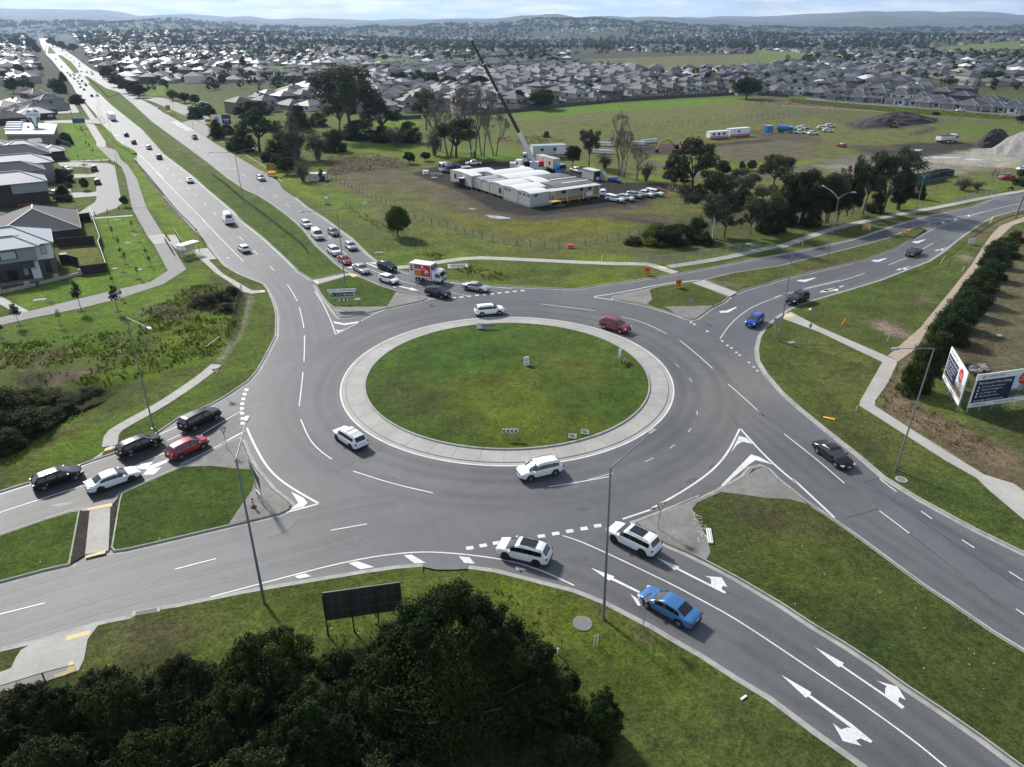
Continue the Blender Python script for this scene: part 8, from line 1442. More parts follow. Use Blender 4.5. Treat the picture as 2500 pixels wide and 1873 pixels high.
# the row of two storey houses along the cul de sac
sdir=(g('E',1150,1090)-g('E',1222,1480)).normalized();rz3=math.atan2(-sdir.x,sdir.y)+.10
def eave_corner(f,u,v,z):q=g(f,u,v,z);return Vector((q.x-.5,q.y+.5,0))
c3=eave_corner('AD',842,322,5.8)
t,r_=chouse('dark brick two storey house with blue grey metal roof above the solar roofed house',c3,rz3,[(-26,0,0,9.5,0,5.8,'dark',1),(-7.5,.12,-.15,3,3.3,5.75,'grey',0)],'steel',None,[(-19,-.02,4.6,0,2.4,1.6,1),(-12,-.02,3.9,0,1.5,2.6),(-11.5,-.02,1.4,0,.8,.8,1),(-24,-.02,4.6,0,1.6,1.6,1),(.13,2,4.6,90,1.2,1.2),(.02,6,1.5,90,1.6,2.0)]);MB().box((-5,-1.2,.6),(4.5,.12,.8)).build('timber_rail',mat('red_timber',(.20,.045,.02),.7),t);MB().box((.4,4,2.9),(.8,3,.12)).build('awning',wht,t)
for i,(f,u,v,z,rf,wl,w_,dp,lab)in enumerate((('AC',990,1432,5.7,'brown','grey',20,9,'two storey house with grey tiled roof and black cooler, second up the cul de sac'),('AC',1185,1250,5.7,'steel','grey',22,9.5,'two storey house with smooth blue grey roof, third up the cul de sac'),('AC',1132,1062,5.7,'brown','dark',24,11,'two storey house with grey tiled roof and black cooler, fourth up the cul de sac'),('AC',1452,998,3.2,'steel','dark',20,17,'wide low house with pale stepped metal roof at the lawn corner'))):
    c=eave_corner(f,u,v,z);bl=[(-w_,0,0,dp,0,z,wl,1)]
    if i==3:bl=[(-w_,-3.5,2.5,dp,0,z,wl,1),(-6,0,0,9,0,z,wl,1)]
    t,r_=chouse(lab,c,rz3,bl,rf,None,[(-3,-.02,z-1.4,0,1.6,1.2),(-9,-.02,z-1.4,0,1.4,1.2),(.02,3,z-1.4,90,1.4,1.4),(.02,dp*.7,z-1.4,90,1.2,1.2),(.02,dp*.5,1.4,90,2.0,2.0)])
    if i in(0,2):MB().box((-w_*.62,dp*.35,z+dp*.36*tp+.7),(1.3,1.2,1.1)).box((-w_*.62,dp*.35,z+dp*.36*tp-.1),(.7,.7,.9)).build('cooler',trim,r_)
    else:MB().box((-w_*.8,dp*.3,z+1.6),(.3,.3,1.0)).build('vent_pipe',backm,r_)
    if i==3:MB().box((-7,dp*.62,z+2.6),(4,3,.06),mtx=Matrix.Rotation(R(20),3,'X')).build('solar_panel',mat('solar_glare',(.3,.31,.33)),r_)
    # flat roofed building with the advertising balloon
zf=4.2;P4=[g('AC',u,v,zf)for u,v in((140,612),(1182,612),(1262,400),(165,345))];t=thing('flat_roofed_building','flat roofed shop building carrying the striped balloon','building',(0,0,0));pl=[(p.x,p.y)for p in P4]
MB().prism(pl,0,zf-.6,top=False).build('wall',WALL['tan'],t);MB().prism(offset([Vector(p)for p in pl],-.4 if area(pl)>0 else .4),zf-.6,zf).build('roof',mat('flat_roof',(.36,.39,.43),.6,.05),t)
for k in range(4):q=P4[0].lerp(P4[3],.25+k*.2)+Vector((2.6+k*.3,0,.35));MB().box(q,(6.5,1.4,.7)).build('skylight',wht,t)
q=g('AC',300,790,2.9);MB().box((q.x,q.y+1.5,2.8),(7,3,.3)).build('awning',cloth,t)
q=g('AC',820,482,zf);zt_=zat(q,px('AC',745,52)[1])-zf;t=thing('advertising_balloon','white, purple and green hot air balloon shaped inflatable on the flat roof','balloon',(q.x,q.y,zf),.45);prof=[(.09,0),(.10,.09),(.13,.2),(.24,.42),(.335,.58),(.36,.70),(.33,.84),(.24,.93),(.12,.985),(.001,1.0)];n_=24
purp=mat('balloon_purple',(.13,.045,.22),.6);grn=mat('balloon_green',(.012,.22,.08),.6);mb=MB();mb.lathe([(r_0*zt_,z_*zt_)for r_0,z_ in prof],n_)
for i in range(len(mb.f)):
    rw,cl_=divmod(i,n_);s_=(cl_+1)//3%8
    mb.m[i]=2 if rw==0 else(0 if rw in(4,5)else((1 if s_%4==1 else 2 if s_%4==3 else 0)))
mb.build('envelope',[wht,purp,grn],t,60);text('AKSTONS',zt_*.13,navy,t,(0,-.37*zt_,zt_*.66),(R(90),0,0),align='CENTER');MB().tube([(-.1*zt_,0,.4),(-.35*zt_,-.3,.5)],.15,6).build('air_duct',grn,t);MB().box((-.38*zt_,-.3,.5),(.7,.6,.7)).build('blower',trim,t)
for f,u,v,z,rf,wl,w_,dp,lab in(('AC',640,240,3.0,'grey','dark',15,11,'low grey house with white framed windows behind the balloon'),('AC',1235,140,3.0,'pale','dark',15,12,'low house with pale ribbed roof right of the balloon'),('AC',200,840,5.0,'mid','white',12,9,'white walled house cut by the left frame edge below the flat roof')):
    chouse(lab,eave_corner(f,u,v,z),rz3+.1,[(-w_,0,0,dp,0,z,wl,1)],rf,None,[(-2.2,-.02,1.6,0,2.6,1.5,1),(-9,-.02,1.6,0,2.2,1.3)])
MB_=MB().box((0,0,.75),(4.4,1.6,1.5));bx=g('AD',1175,690,.1);ht_=thing('hedge','clipped box hedge beside the driveway of the dark brick house','hedge',(bx.x,bx.y,.1),.05);link(leaf_mesh('foliage',[(x,y,.8,.75,.75)for x in(-1.6,-.5,.6,1.7)for y in(-.4,.4)],2600,.16,LEAF['dark'],77),'foliage',ht_)
PK='cars parked in the cul de sac'
def carat(kind,col_,f,rear,front,label,group,z=.1,**kw):
    a,b=g(f,*rear,z),g(f,*front,z);h=(b-a);c=(a+b)/2;return car(kind,col_,(c.x,c.y,z),math.atan2(h.y,h.x),label,group,**kw)
carat('suv','black','E',(1205,1160),(1190,1085),'black SUV with white roof parked at the cul de sac kerb',PK,.13,roof='white');carat('hatch','navy','E',(1245,1325),(1225,1255),'navy hatchback with white roof parked at the cul de sac kerb',PK,.13,roof='white')
carat('sedan','white','AD',(1060,575),(930,570),'white sedan nosed in behind the clipped hedge',PK,.13);carat('sedan','white','AD',(1330,145),(1130,120),'white sedan in the upper driveway of the cul de sac',PK,.13);carat('hatch','white','E',(845,330),(835,295),'white hatchback in the small car park on the left',PK,.13)
# ------------------------------------------------------------------ the site offices
Oc=Vector((4.5,178.3,0));xv=Vector((.833,.553,0));rzs=math.atan2(xv.y,xv.x);cabw=mat('cabin_cream',(.50,.475,.42),.7,.04,2.0);cabg=mat('cabin_blue_grey',(.30,.35,.40),.7);wroof=mat('cabin_white_roof',(.66,.665,.66),.5,.05);groof=mat('cabin_grey_roof',(.13,.12,.115),.6,.10,2.0);deckm=mat('deck_yellow',(.55,.36,.07),.8)
def S_(x,y):return Oc+xv*x+Vector((-xv.y,xv.x,0))*y
def cabin(label,x0,x1,y0,y1,h=3.3,roof=None,wins=(),skirt=None,barrel=True,wall=None):
    q=S_((x0+x1)/2,(y0+y1)/2);w_,d=x1-x0,y1-y0;t=thing('site_cabin',label,'portable building',(q.x,q.y,.1),rzs,'joined cream cabins of the site office');MB().prism([(-w_/2,-d/2),(w_/2,-d/2),(w_/2,d/2),(-w_/2,d/2)],.65,h-.02,top=False).build('wall',wall or cabw,t)
    mb=MB();n_=6;ax=0 if w_>d else 1
    for k in range(n_):
        f0,f1=k/n_,(k+1)/n_;z0_,z1_=h+.35*math.sin(math.pi*f0),h+.35*math.sin(math.pi*f1)
        a,b=-d/2-.06+(d+.12)*f0,-d/2-.06+(d+.12)*f1;mb.quad((-w_/2-.06,a,z0_),(w_/2+.06,a,z0_),(w_/2+.06,b,z1_),(-w_/2-.06,b,z1_))
    for s in(-1,1):mb.quad(*[(s*(w_/2+.03),-d/2+d*k/n_,h+.35*math.sin(math.pi*k/n_)-.01)for k in range(n_+1)])
    for s in(-1,1):mb.box((0,s*(d/2+.04),h-.04),(w_+.1,.06,.12))
    mb.build('roof',roof or wroof,t);mb=MB()
    for i in range(int(w_//2.5)+1):
        for j in range(int(d//2.5)+1):mb.box((-w_/2+.3+i*min(2.5,w_),-d/2+.3+j*min(2.5,d),.3),(.35,.35,.75))
    mb.build('stumps',conc_dirty,t)
    if skirt:MB().box((0,-d/2-.02,.38),(w_,.03,.6)).box((-w_/2-.02,0,.38),(.03,d,.6)).build('skirting',cabg,t)
    for x,y,a,ww,hh,zz in wins:o=MB().box((0,0,0),(ww,.08,hh)).build('window',winm,t,None,(x,y,zz),R(a))
    return t
def lw(d,ys,w_,h,z,W_):return[(-W_/2-.01,y,-90,w_,h,z)for y in ys]
cabin('front corner cabin with three small high windows and grey skirting',0,6,0,5.2,3.5,wins=lw(0,(-1.8,0,1.8),.8,.4,2.9,6)+[(-1.2,-2.61,0,1.0,.5,2.9)],skirt=1)
cabin('second cabin from the front corner with two small high windows and double doors',0,9,5.5,12.2,3.5,wins=lw(0,(2.2,.6),.8,.45,2.9,9),skirt=1);cabin('third cabin from the front corner with one tall window',0,9,12.6,18.8,3.5,wins=lw(0,(-1.8,),1.0,1.3,2.0,9))
cabin('small cabin with grey roof, nearer of two',0,6,19.1,23.1,3.2,mat('cabin_mid_roof',(.36,.38,.40),.5));cabin('small cabin with grey roof, farther of two',0,6,23.4,27.2,3.3,mat('cabin_mid_roof',(.36,.38,.4)));cabin('long end cabin with blue grey lower wall and two windows',-.6,3.0,27.6,39.5,3.7,wins=lw(0,(3,-.5),1.0,1.3,2.4,3.6));MB_=None
cabin('rear white roofed cabin at the back of the offices',3.4,10.3,32.8,38.2,3.5);cabin('white roofed cabin in the back row behind the grey roofed pair',6.3,20.0,26.4,32.4,3.6);cabin('white roofed cabin in the middle of the offices',6.3,20.6,19.3,26.0,3.6);cabin('white roofed cabin between the tall window cabin and the striped hall',9.3,13.6,10.2,18.9,3.6)
t=cabin('striped hall roof of brown and grey sheets with white ribs',9.3,22.3,2.4,10.0,3.6,groof,[(2.5,-3.82,0,1.1,.9,2.3),(-3.5,-3.82,0,1.1,.9,2.3),(5.2,-3.82,0,1.1,1.0,2.3)]);cabin('grey roofed rear half of the striped hall',13.8,22.3,10.3,19.0,3.6,groof)
mb=MB()
for y in(5.0,10.15,14.5):q0,q1=S_(13.6,y),S_(22.3,y);mb.bar((q0.x,q0.y,4.0),(q1.x,q1.y,4.0),.7,.06)
tag(mb.build('roof_ribs',wroof),'three white ribs across the striped hall roof','roof ribs')
q=S_(14.2,1.0);t=thing('verandah','yellow decked verandah with white awning along the front of the offices','verandah',(q.x,q.y,.1),rzs);MB().box((0,0,.62),(16.2,2.6,.12)).build('deck',deckm,t);MB().box((0,-.1,3.45),(16.4,3.0,.08)).build('awning',mat('awning_pale',(.48,.52,.54),.5),t)
for k in range(4):MB().box((-7.9+k*5.25,-1.3,1.9),(.16,.16,3.2)).build('post',wroof,t)
mb=MB()
for k in range(6):mb.box((-7.9+k*3.1,-1.0,.28),(.4,.4,.6))
mb.build('footings',conc_dirty,t);MB().box((4.4,-1.36,1.5),(2.0,.05,1.1)).build('banner',wht,t);MB().bar((-7.9,-1.3,1.6),(-2.6,-1.3,1.6),.07).build('rail',wroof,t)
# shipping container, transportable homes, trucks
def block_thing(name,label,cat,f,a,b,w_,z0,z1,m,roofm_,rz_add=0.0,wins=0):
    A_,B_=g(f,*a,.1),g(f,*b,.1);d=B_-A_;L=d.length;c=(A_+B_)/2;h=d.normalized();n2=Vector((-h.y,h.x,0));n2=n2 if n2.dot(c)>0 else-n2;c=c+n2*w_/2
    t=thing(name,label,cat,(c.x,c.y,.1),math.atan2(h.y,h.x));MB().box((0,0,(z0+z1)/2),(L,w_,z1-z0)).build('body',m,t);MB().box((0,0,z1+.05),(L+.2,w_+.2,.1)).build('roof',roofm_,t)
    s=-1 if(Vector((-h.y,h.x,0)).dot(c)>0)else 1
    for k in range(wins):MB().box((-L/2+L*(k+.7)/(wins+.6),s*(w_/2+.01),z0+(z1-z0)*.6),(1.1,.05,.9)).build('window',winm,t)
    return t,L,s
t,L,s=block_thing('shipping_container','open shipping container with its door swung out beside the blue car','container','AK',(955,500),(1105,540),2.6,.15,2.75,mat('container_grey',(.46,.46,.43),.7,.05,3.0),mat('container_top',(.55,.54,.48),.6));MB().box((L/2+.02,0,1.4),(.06,2.2,2.3)).build('shaded_opening',blk,t);MB().box((L/2+1.2,1.3*-s,1.4),(2.3,.08,2.5)).build('door',mat('container_door',(.42,.48,.52),.6),t);MB().box((L/2+.1,.1,.6),(.3,1.1,.9)).build('boxes_inside',wht,t)  # black panel on the solid end stands for the shaded inside
t,L,s=block_thing('transportable_home','long white transportable home raised on a trailer behind the crane','portable building','AK',(325,262),(752,245),4.2,1.3,4.3,mat('home_white',(.52,.55,.57),.6),mat('home_roof',(.30,.36,.37),.5),wins=2);MB().box((L*.33,s*2.12,2.8),(L*.26,.06,2.6)).build('end_panel',wht,t);MB().box((0,0,1.0),(L,2.4,.3)).build('trailer_bed',trim,t)
for k in range(6):o=link(car_parts('ute')['tyre'],'wheel',t,(L*.1+k*1.1,s*1.1,.40))
def truck(name,label,f,rear,front,cabcol,cabL=2.1,cabH=2.6,W_=2.4,z=.1,body=None,group=None,wb=(0.12,.30,.85),cat='truck'):
    """rear/front: photo points of the ground centre line; body(t, x0, x1) builds the load"""
    A_,B_=g(f,*rear,.1),g(f,*front,.1);d=B_-A_;L=d.length;h=d.normalized();t=thing(name,label,cat,(A_.x,A_.y,z),math.atan2(h.y,h.x),group);cm=PAINT[cabcol]if cabcol in PAINT else cabcol
    x1=L;x0=L-cabL;mb=MB();prof=[(x0,.75),(x1-.05,.55),(x1,.85),(x1-.04,1.25),(x1-.32,cabH-.15),(x1-.55,cabH),(x0,cabH)]
    for s in(1,-1):mb.quad(*[(x,s*W_/2*.97,z_)for x,z_ in prof][::s])
    for(a,b),(c_,e)in zip(prof,prof[1:]+prof[:1]):mb.quad((a,-W_/2*.97,b),(c_,-W_/2*.97,e),(c_,W_/2*.97,e),(a,W_/2*.97,b))
    mb.build('cab',cm,t);MB().quad((x1-.03+.02,-W_*.42,1.35),(x1-.03+.02,W_*.42,1.35),(x1-.27+.02,W_*.40,cabH-.28),(x1-.27+.02,-W_*.40,cabH-.28)).build('windscreen',glassm,t)
    for s in(1,-1):MB().box((x1-cabL*.42,s*W_*.488,cabH*.66),(cabL*.44,.03,cabH*.27)).build('side_window',glassm,t);MB().box((x1-.0,s*W_*.38,.95),(.08,.35,.18)).build('headlight',lampg,t);MB().box((x1-.15,s*(W_/2+.16),cabH*.68),(.1,.2,.42)).build('mirror',trim,t)
    MB().box((x1+.02,0,.60),(.12,W_*.9,.28)).box((x1+.0,0,1.05),(.06,W_*.5,.18)).build('bumper',trim,t);MB().box((L*.46,0,.72),(L*.88,.85,.24)).build('chassis',trim,t);MB().box((x1+.09,0,.62),(.02,.4,.12)).build('number_plate',plate,t)
    K=car_parts('ute')
    for k in wb:
        for s in(1,-1):w_=link(K['tyre'],'wheel',t,(L*k,s*(W_/2-.2),.46),0 if s>0 else math.pi);w_.scale=(1.18,1.35,1.18);link(K['rim'],'rim',w_)
    if body:body(t,x0,L)
    return t
def boxbody(t,x0,L):
    b0,b1,z0_,z1_=-.5,x0-.15,.95,3.35;wm2=mat('truck_box_white',(.72,.73,.74),.45,.03);MB().box(((b0+b1)/2,0,(z0_+z1_)/2),(b1-b0,2.3,z1_-z0_)).build('cargo_box',wm2,t);MB().box((b1+.1,0,z1_-.5),(.35,1.7,.7)).build('fridge_unit',mat('fridge_dark',(.10,.105,.11),.5),t)
    for s in(1,-1):
        X0=b0+(b1-b0)*.24;X1=b1-.05;Y_=s*1.158;m=MB();m.quad((X0,Y_,z0_+.25),(X1,Y_,z0_+.25),(X1,Y_,z1_-.10),(X0,Y_,z1_-.10));m.build('red_graphic',mat('graphic_red',(.60,.025,.035),.4,.12,2.0),t)
        m=MB();Y2=s*1.164;xm=X0+(X1-X0)*.42
        m.quad((X0+.05,Y2,2.15),(xm,Y2,2.15),(xm,Y2,2.5),(X0+.05,Y2,2.5));m.cur=1;m.quad((X0+.05,Y2,1.3),(xm,Y2,1.3),(xm,Y2,2.05),(X0+.05,Y2,2.05));m.cur=2;m.quad((xm+.12,Y2,2.75),(xm+.5,Y2,2.75),(xm+.5,Y2,3.15),(xm+.12,Y2,3.15));m.quad((xm+.1,Y2,2.4),(xm+1.0,Y2,2.4),(xm+1.0,Y2,2.5),(xm+.1,Y2,2.5))
        m.quad(*[(X1-.75+.38*math.cos(a_),Y2,1.95+.42*math.sin(a_))for a_ in np.linspace(0,6.283,13)[:-1]]);m.cur=3;m.quad((X0+.05,Y2,2.55),(xm,Y2,2.55),(xm,Y2,3.1),(X0+.05,Y2,3.1));m.quad((X1-.9,Y2*1.001,1.3),(X1-.5,Y2*1.001,1.3),(X1-.5,Y2*1.001,1.9),(X1-.9,Y2*1.001,1.9));m.build('food_pictures',[mat('g_cream',(.62,.52,.36),.5),mat('g_orange',(.62,.20,.05),.5,.3,6.0),wht,mat('g_brown',(.36,.10,.06),.5,.3,6.0)],t)
        for k,(zz,mm)in enumerate(((2.95,red),(2.55,red),(2.15,navy))):m=MB();xc=(b0+X0)/2;m.quad(*[(xc+.33*math.cos(a_),Y2,zz+.15*math.sin(a_))for a_ in np.linspace(0,6.283,15)[:-1]]);m.build('oval_badge',mm,t)
t=truck('box_truck','white refrigerated box truck with red food graphics in the far queue','AL',(190,345),(480,385),'white',1.75,2.35,2.15,.01,boxbody,QG,wb=(.17,.83))
def flat(t,x0,L):MB().box((x0/2-.3,0,1.05),(x0+.6,2.4,.16)).build('tilt_tray',mat('tray_pale',(.42,.42,.41),.6),t);MB().box((x0-.2,0,1.9),(.12,2.3,1.4)).build('headboard',steel,t)
truck('tilt_tray_truck','white tilt tray truck parked left of the site offices','I',(490,392),(250,410),'white',2.3,2.9,2.4,.1,flat)
carat('sedan','navy','I',(390,380),(330,383),'dark blue car riding on the tilt tray truck','cars at the site',1.2)
def semi(t,x0,L):q=MB().box((x0/2-1.5,0,1.15),(x0+3,2.4,.3));q.build('trailer_bed',trim,t);MB().box((x0/2-.8,0,2.75),(x0*.72,2.5,2.8)).build('cabin_load',cabw,t);MB().box((x0/2-.8,0,4.2),(x0*.74,2.6,.1)).build('load_roof',mat('cabin_mid_roof',(.36,.38,.4)),t);MB().box((x0/2,-1.26,2.8),(.9,.04,1.1)).build('load_window',winm,t)
truck('semi_trailer','blue cab over semi trailer carrying a cream cabin behind the offices','AK',(500,395),(710,465),'truckblue',2.2,3.1,2.5,.1,semi)
tag(MB().box((0,0,1.7),(2.6,4.5,3.3)).build('cabin_section',cabw,None,None,(g('AK',450,380).x,g('AK',450,380).y+2,.5),.5),'open fronted cream cabin section on a trailer left of the blue truck','portable building')
truck('prime_mover','white prime mover parked behind the crane, left one','AK',(260,395),(90,385),'white',2.4,3.0,2.5,.1,None);truck('prime_mover','white prime mover with red grille behind the crane boom','AK',(330,300),(180,300),'white',2.4,3.2,2.5,.1,None)
def tanker(t,x0,L):m=MB();m.tube([(-.3,0,2.0),(x0-.2,0,2.0)],1.15,12);m.build('tank',PAINT['truckblue'],t,50);MB().box((x0/2,0,1.0),(x0,2.3,.2)).build('tank_frame',mat('rust_red',(.16,.05,.035),.8),t)
truck('water_truck','blue water tanker truck in the far paddock','J',(1650,510),(1800,520),'truckblue',2.0,2.7,2.4,.1,tanker)
def tip(t,x0,L):MB().box((x0/2-.2,0,1.9),(x0+.2,2.4,1.5)).build('tipper_body',PAINT['white'],t);MB().box((x0/2-.2,0,2.7),(x0-.1,2.2,.3)).build('soil_load',mat('soil',(.045,.038,.032),.95,.3,3.0),t)
truck('tipper_truck','white tipper truck loaded with soil near the earth heaps','K',(1200,620),(1370,605),'white',2.3,3.0,2.5,.1,tip)
def rigid(t,x0,L):MB().box((x0/2-.3,0,2.1),(x0+.4,2.45,2.5)).build('cargo_box',wht,t)
truck('box_truck','white box truck driving away on the near carriageway beyond the bus bay','E',(1440,497),(1395,455),'white',2.0,2.7,2.4,.01,rigid,HG,wb=(.2,.8))
for i,(u,v,k,cn,lab)in enumerate(((1705,655,'ute','white','white utility with canopy parked nearest the offices, first of the row'),(1795,645,'suv','white','white SUV with roof bars second in the site row'),(1865,622,'suv','silver','silver SUV third in the site row'),(1950,612,'ute','white','white utility with ladder rack fourth in the site row'),(2035,605,'ute','white','white utility with raised side box last in the site row'),(1605,600,'suv','white','white SUV backed against the offices with its tailgate to the camera'))):
    p=g('I',u,v,.1);car(k,cn,(p.x,p.y,.1),R(-42)if i<5 else R(80),lab,'white cars parked at the site',bars=(i==1),canopy='white' if i in(0,4)else None)
carat('hatch','blue','I',(1655,485),(1750,500),'blue hatchback parked beside the open container','cars at the site');carat('ute','white','I',(1425,425),(1340,400),'white utility parked left of the open container','cars at the site');carat('ute','white','I',(590,350),(470,355),'white dual cab utility behind the tilt tray truck','cars at the site')
for i,(u,v,k,lab)in enumerate(((1870,525,'ute','white utility beside the blue water tanker, nearest'),(1860,488,'ute','white utility behind the nearest one at the tanker'),(1920,475,'suv','white wagon farthest back at the tanker'),(2005,535,'suv','white wagon standing alone right of the tanker'))):p=g('J',u,v,.1);car(k,'white',(p.x,p.y,.1),R(-15+8*i),lab,'white cars in the far paddock')
for i,(u,v,lab)in enumerate(((30,480,'white car left in the group of three by the earth heap'),(88,508,'white car in front in the group of three by the earth heap'),(110,458,'white wagon behind in the group of three by the earth heap'))):p=g('K',u,v,.1);car('suv','white',(p.x,p.y,.1),R(-12),lab,'white cars in the far paddock')
p=g('K',222,658,.1);car('hatch','red',(p.x,p.y,.1),R(110),'red hatchback alone in the muddy paddock','cars in the far paddock');p=g('K',1890,985,.1);car('ute','red',(p.x,p.y,.1),R(200),'red vehicle parked by the gate at the right edge','cars by the right gate');p=g('K',2060,900,.1);car('hatch','white',(p.x,p.y,.1),R(180),'white hatchback at the right frame edge by the gate','cars by the right gate')
for i,(f,u,v,c_,k,lab)in enumerate((('K',1430,300,'white','sedan','white sedan on the road before the slate houses'),('K',1410,278,'silver','suv','silver SUV behind the white sedan on the estate road'),('K',1675,305,'grey','sedan','grey sedan on the road before the slate houses'),('K',1900,295,'black','suv','black SUV in a driveway of the slate houses'),('K',1355,262,'black','hatch','black hatchback in a driveway of the slate houses'),('D',565,805,'black','suv','black SUV at the estate corner'),('G',795,365,'navy','sedan','dark blue sedan by the leaf billboard'),('G',1260,335,'white','hatch','white hatchback among the town houses'),('G',280,262,'white','hatch','white hatchback in the town house street'),('G',400,225,'silver','sedan','silver sedan in the town house street'))):farcar(k,c_,g(f,u,v,.13),R(-8),lab,'cars parked in the estate streets',.13)
# crane
q=g('AK',270,420,.1);t=thing('mobile_crane','mobile crane with a long black and white telescopic boom raised to the left','crane',(q.x,q.y,.1));tipz=zat(q,97);tip=G(1150,97,tipz)-q;tip.z=tipz;base=Vector((1.5,0,3.2));kx_=G(*px('Z',1117,287),zat(q,px('Z',1117,287)[1]))-q;kx_=Vector((kx_.x,0,zat(q,px('Z',1117,287)[1])));tip=Vector((tip.x,0,tip.z));k_=(kx_.z-base.z)/(tip.z-base.z);kn=base.lerp(tip,k_)
cwh=mat('crane_white',(.66,.67,.68),.4,.04);MB().bar(base,kn,1.15,1.25).build('boom_base',cwh,t);s_=kn
for i,(f0,w_)in enumerate(((.45,.95),(.75,.82),(1.0,.70))):e=kn.lerp(tip,f0);MB().bar(s_,e,w_,w_*1.05).build('boom_section',blk,t);MB().bar(e-(e-s_).normalized()*.3,e,w_*1.35,w_*1.4).build('boom_collar',cwh,t);s_=e
MB().box(tip+Vector((-.3,0,.2)),(1.3,.9,.7)).build('boom_head',cwh,t);MB().tube([tip+Vector((-.6,0,0)),tip+Vector((-.6,0,-9))],.05,5).build('hoist_rope',trim,t);MB().box(tip+Vector((-.6,0,-9.3)),(.5,.3,.9)).build('hook_block',trim,t)
MB().box((0,0,1.3),(11,2.7,.7)).build('carrier',cwh,t);MB().box((1.2,0,2.3),(4.5,2.5,1.5)).build('superstructure',cwh,t);MB().box((-.6,-1.0,2.5),(1.6,1.0,1.7)).build('operator_cab',glassm,t);MB().box((3.9,0,2.4),(1.6,2.6,1.8)).build('counterweight',red,t);MB().box((-5.0,0,2.0),(1.9,2.6,1.6)).build('drive_cab',cwh,t);MB().box((-5.97,0,2.3),(.05,2.2,.7)).build('windscreen',glassm,t);MB().bar(Vector((-.3,0,2.9)),base.lerp(kn,.45),.45).build('lift_cylinder',steel,t)
for x in(-4.2,-2.6,1.6,3.2):
    for s in(1,-1):w_=link(car_parts('ute')['tyre'],'wheel',t,(x,s*1.15,.62),0 if s>0 else math.pi);w_.scale=(1.6,1.8,1.6)
for x in(-3.4,2.4):
    for s in(1,-1):MB().bar((x,s*1.2,1.0),(x,s*3.2,.9),.3).box((x,s*3.2,.45),(.7,.7,.9)).build('outrigger',cwh,t)
    # other site things
def cyl_wheel(t,x,y,z,k,rz=0):w_=link(car_parts('ute')['tyre'],'wheel',t,(x,y,z),rz);w_.scale=(k,k,k);return w_
q=g('I',430,535,.1);t=thing('tractor','dark tractor parked at the left end of the offices','tractor',(q.x,q.y,.1),R(150));MB().box((.9,0,1.0),(1.8,.8,.8)).build('bonnet',mat('tractor_dark',(.03,.03,.035),.5),t);MB().box((-.4,0,1.9),(1.4,1.4,1.4)).build('cab',glassm,t);MB().box((-.4,0,2.65),(1.6,1.6,.1)).build('roof',wht,t)
for s in(1,-1):cyl_wheel(t,-.7,s*.9,.75,1.95);cyl_wheel(t,1.3,s*.75,.48,1.2)
for i,(f,a,b,z1,lab)in enumerate((('J',(965,585),(1150,572),2.9,'white site caravan with a curved roof, left of the pair in the far paddock'),('J',(1165,565),(1365,548),3.3,'taller white site office with blue stripe, right of the pair in the far paddock'))):
    t,L,s=block_thing('site_caravan',lab,'portable building',f,a,b,2.6,.6,z1,wht,wroof,wins=3 if i==0 else 1);MB().box((0,s*1.32,1.0),(L,.03,.3)).build('blue_stripe',PAINT['truckblue'],t);MB().box((0,s*1.6,.45),(L,.05,.6)).build('red_white_mesh',mat('barrier_mesh_red',(.55,.06,.05),.7,.6,3.0),t)
t,L,s=block_thing('portable_toilet','blue portable toilet block beside the water tanker','toilet','J',(1540,518),(1600,514),2.0,.1,2.9,PAINT['truckblue'],mat('toilet_roof',(.30,.42,.55),.5))
post_fence('barrier_mesh','red and white barrier mesh fence between the site office and the toilet','barrier',"J 1370,520 1530,500 1640,500",2.5,1.0,red,(.3,.6,.9),red,.06,wr=.05);post_fence('barrier_tape','orange warning tape fence below the bush belt by the parked utilities','barrier',"J 430,1090 570,1165 800,1205 950,1255 1130,1300 1350,1345",6.0,1.0,tw,(.8,),orange,.08,wr=.03)
person('worker in a yellow vest and orange trousers beside the blue toilet',g('J',1572,548,.1),.3,ylw,mat('navy_cloth',(.02,.025,.06),.8),hat=wht);person('worker in an orange vest standing behind the excavator',g('J',665,632,.1),2.5,orange,cloth,hat=wht);person('worker in a yellow vest by the stacked frames behind the gum tree',g('I',1570,290,.1),0,ylw,cloth,hat=wht)
q=g('J',640,715,.1);cat_y=mat('excavator_yellow',(.50,.27,.02),.5);t=thing('excavator','yellow excavator digging a trench in the paddock','excavator',(q.x,q.y,.1),R(180));
for s in(1,-1):MB().prism([(-1.9,s*1.1-.28),(1.9,s*1.1-.28),(1.9,s*1.1+.28),(-1.9,s*1.1+.28)],0,.85).build('track',trim,t)
MB().box((-.5,0,1.65),(3.2,2.6,1.1)).build('house',cat_y,t);MB().box((.7,.8,2.2),(1.5,1.0,1.7)).build('cab',glassm,t);MB().bar((1.0,-.2,1.8),(3.8,-.2,4.6),.5,.7).bar((3.8,-.2,4.6),(6.3,-.2,3.8),.45,.6).build('boom',cat_y,t);MB().bar((6.3,-.2,3.8),(7.6,-.2,1.2),.35,.45).build('stick',cat_y,t);MB().prism([(7.0,-.9),(8.3,-.9),(8.3,.5),(7.0,.5)],.2,1.1).build('bucket',trim,t)
q=g('K',752,465,.1);t=thing('dozer','small dark bulldozer on the flank of the long earth heap','bulldozer',(q.x,q.y,.1),.8);MB().box((0,0,1.2),(2.6,1.5,1.0)).build('body',mat('dozer_brown',(.20,.10,.04),.6),t);MB().box((-.3,0,2.2),(1.2,1.2,1.2)).build('cab',glassm,t);MB().box((1.8,0,.7),(.2,2.6,1.1)).build('blade',steel,t)
for s in(1,-1):MB().box((0,s*.95,.45),(2.6,.45,.9)).build('track',trim,t)
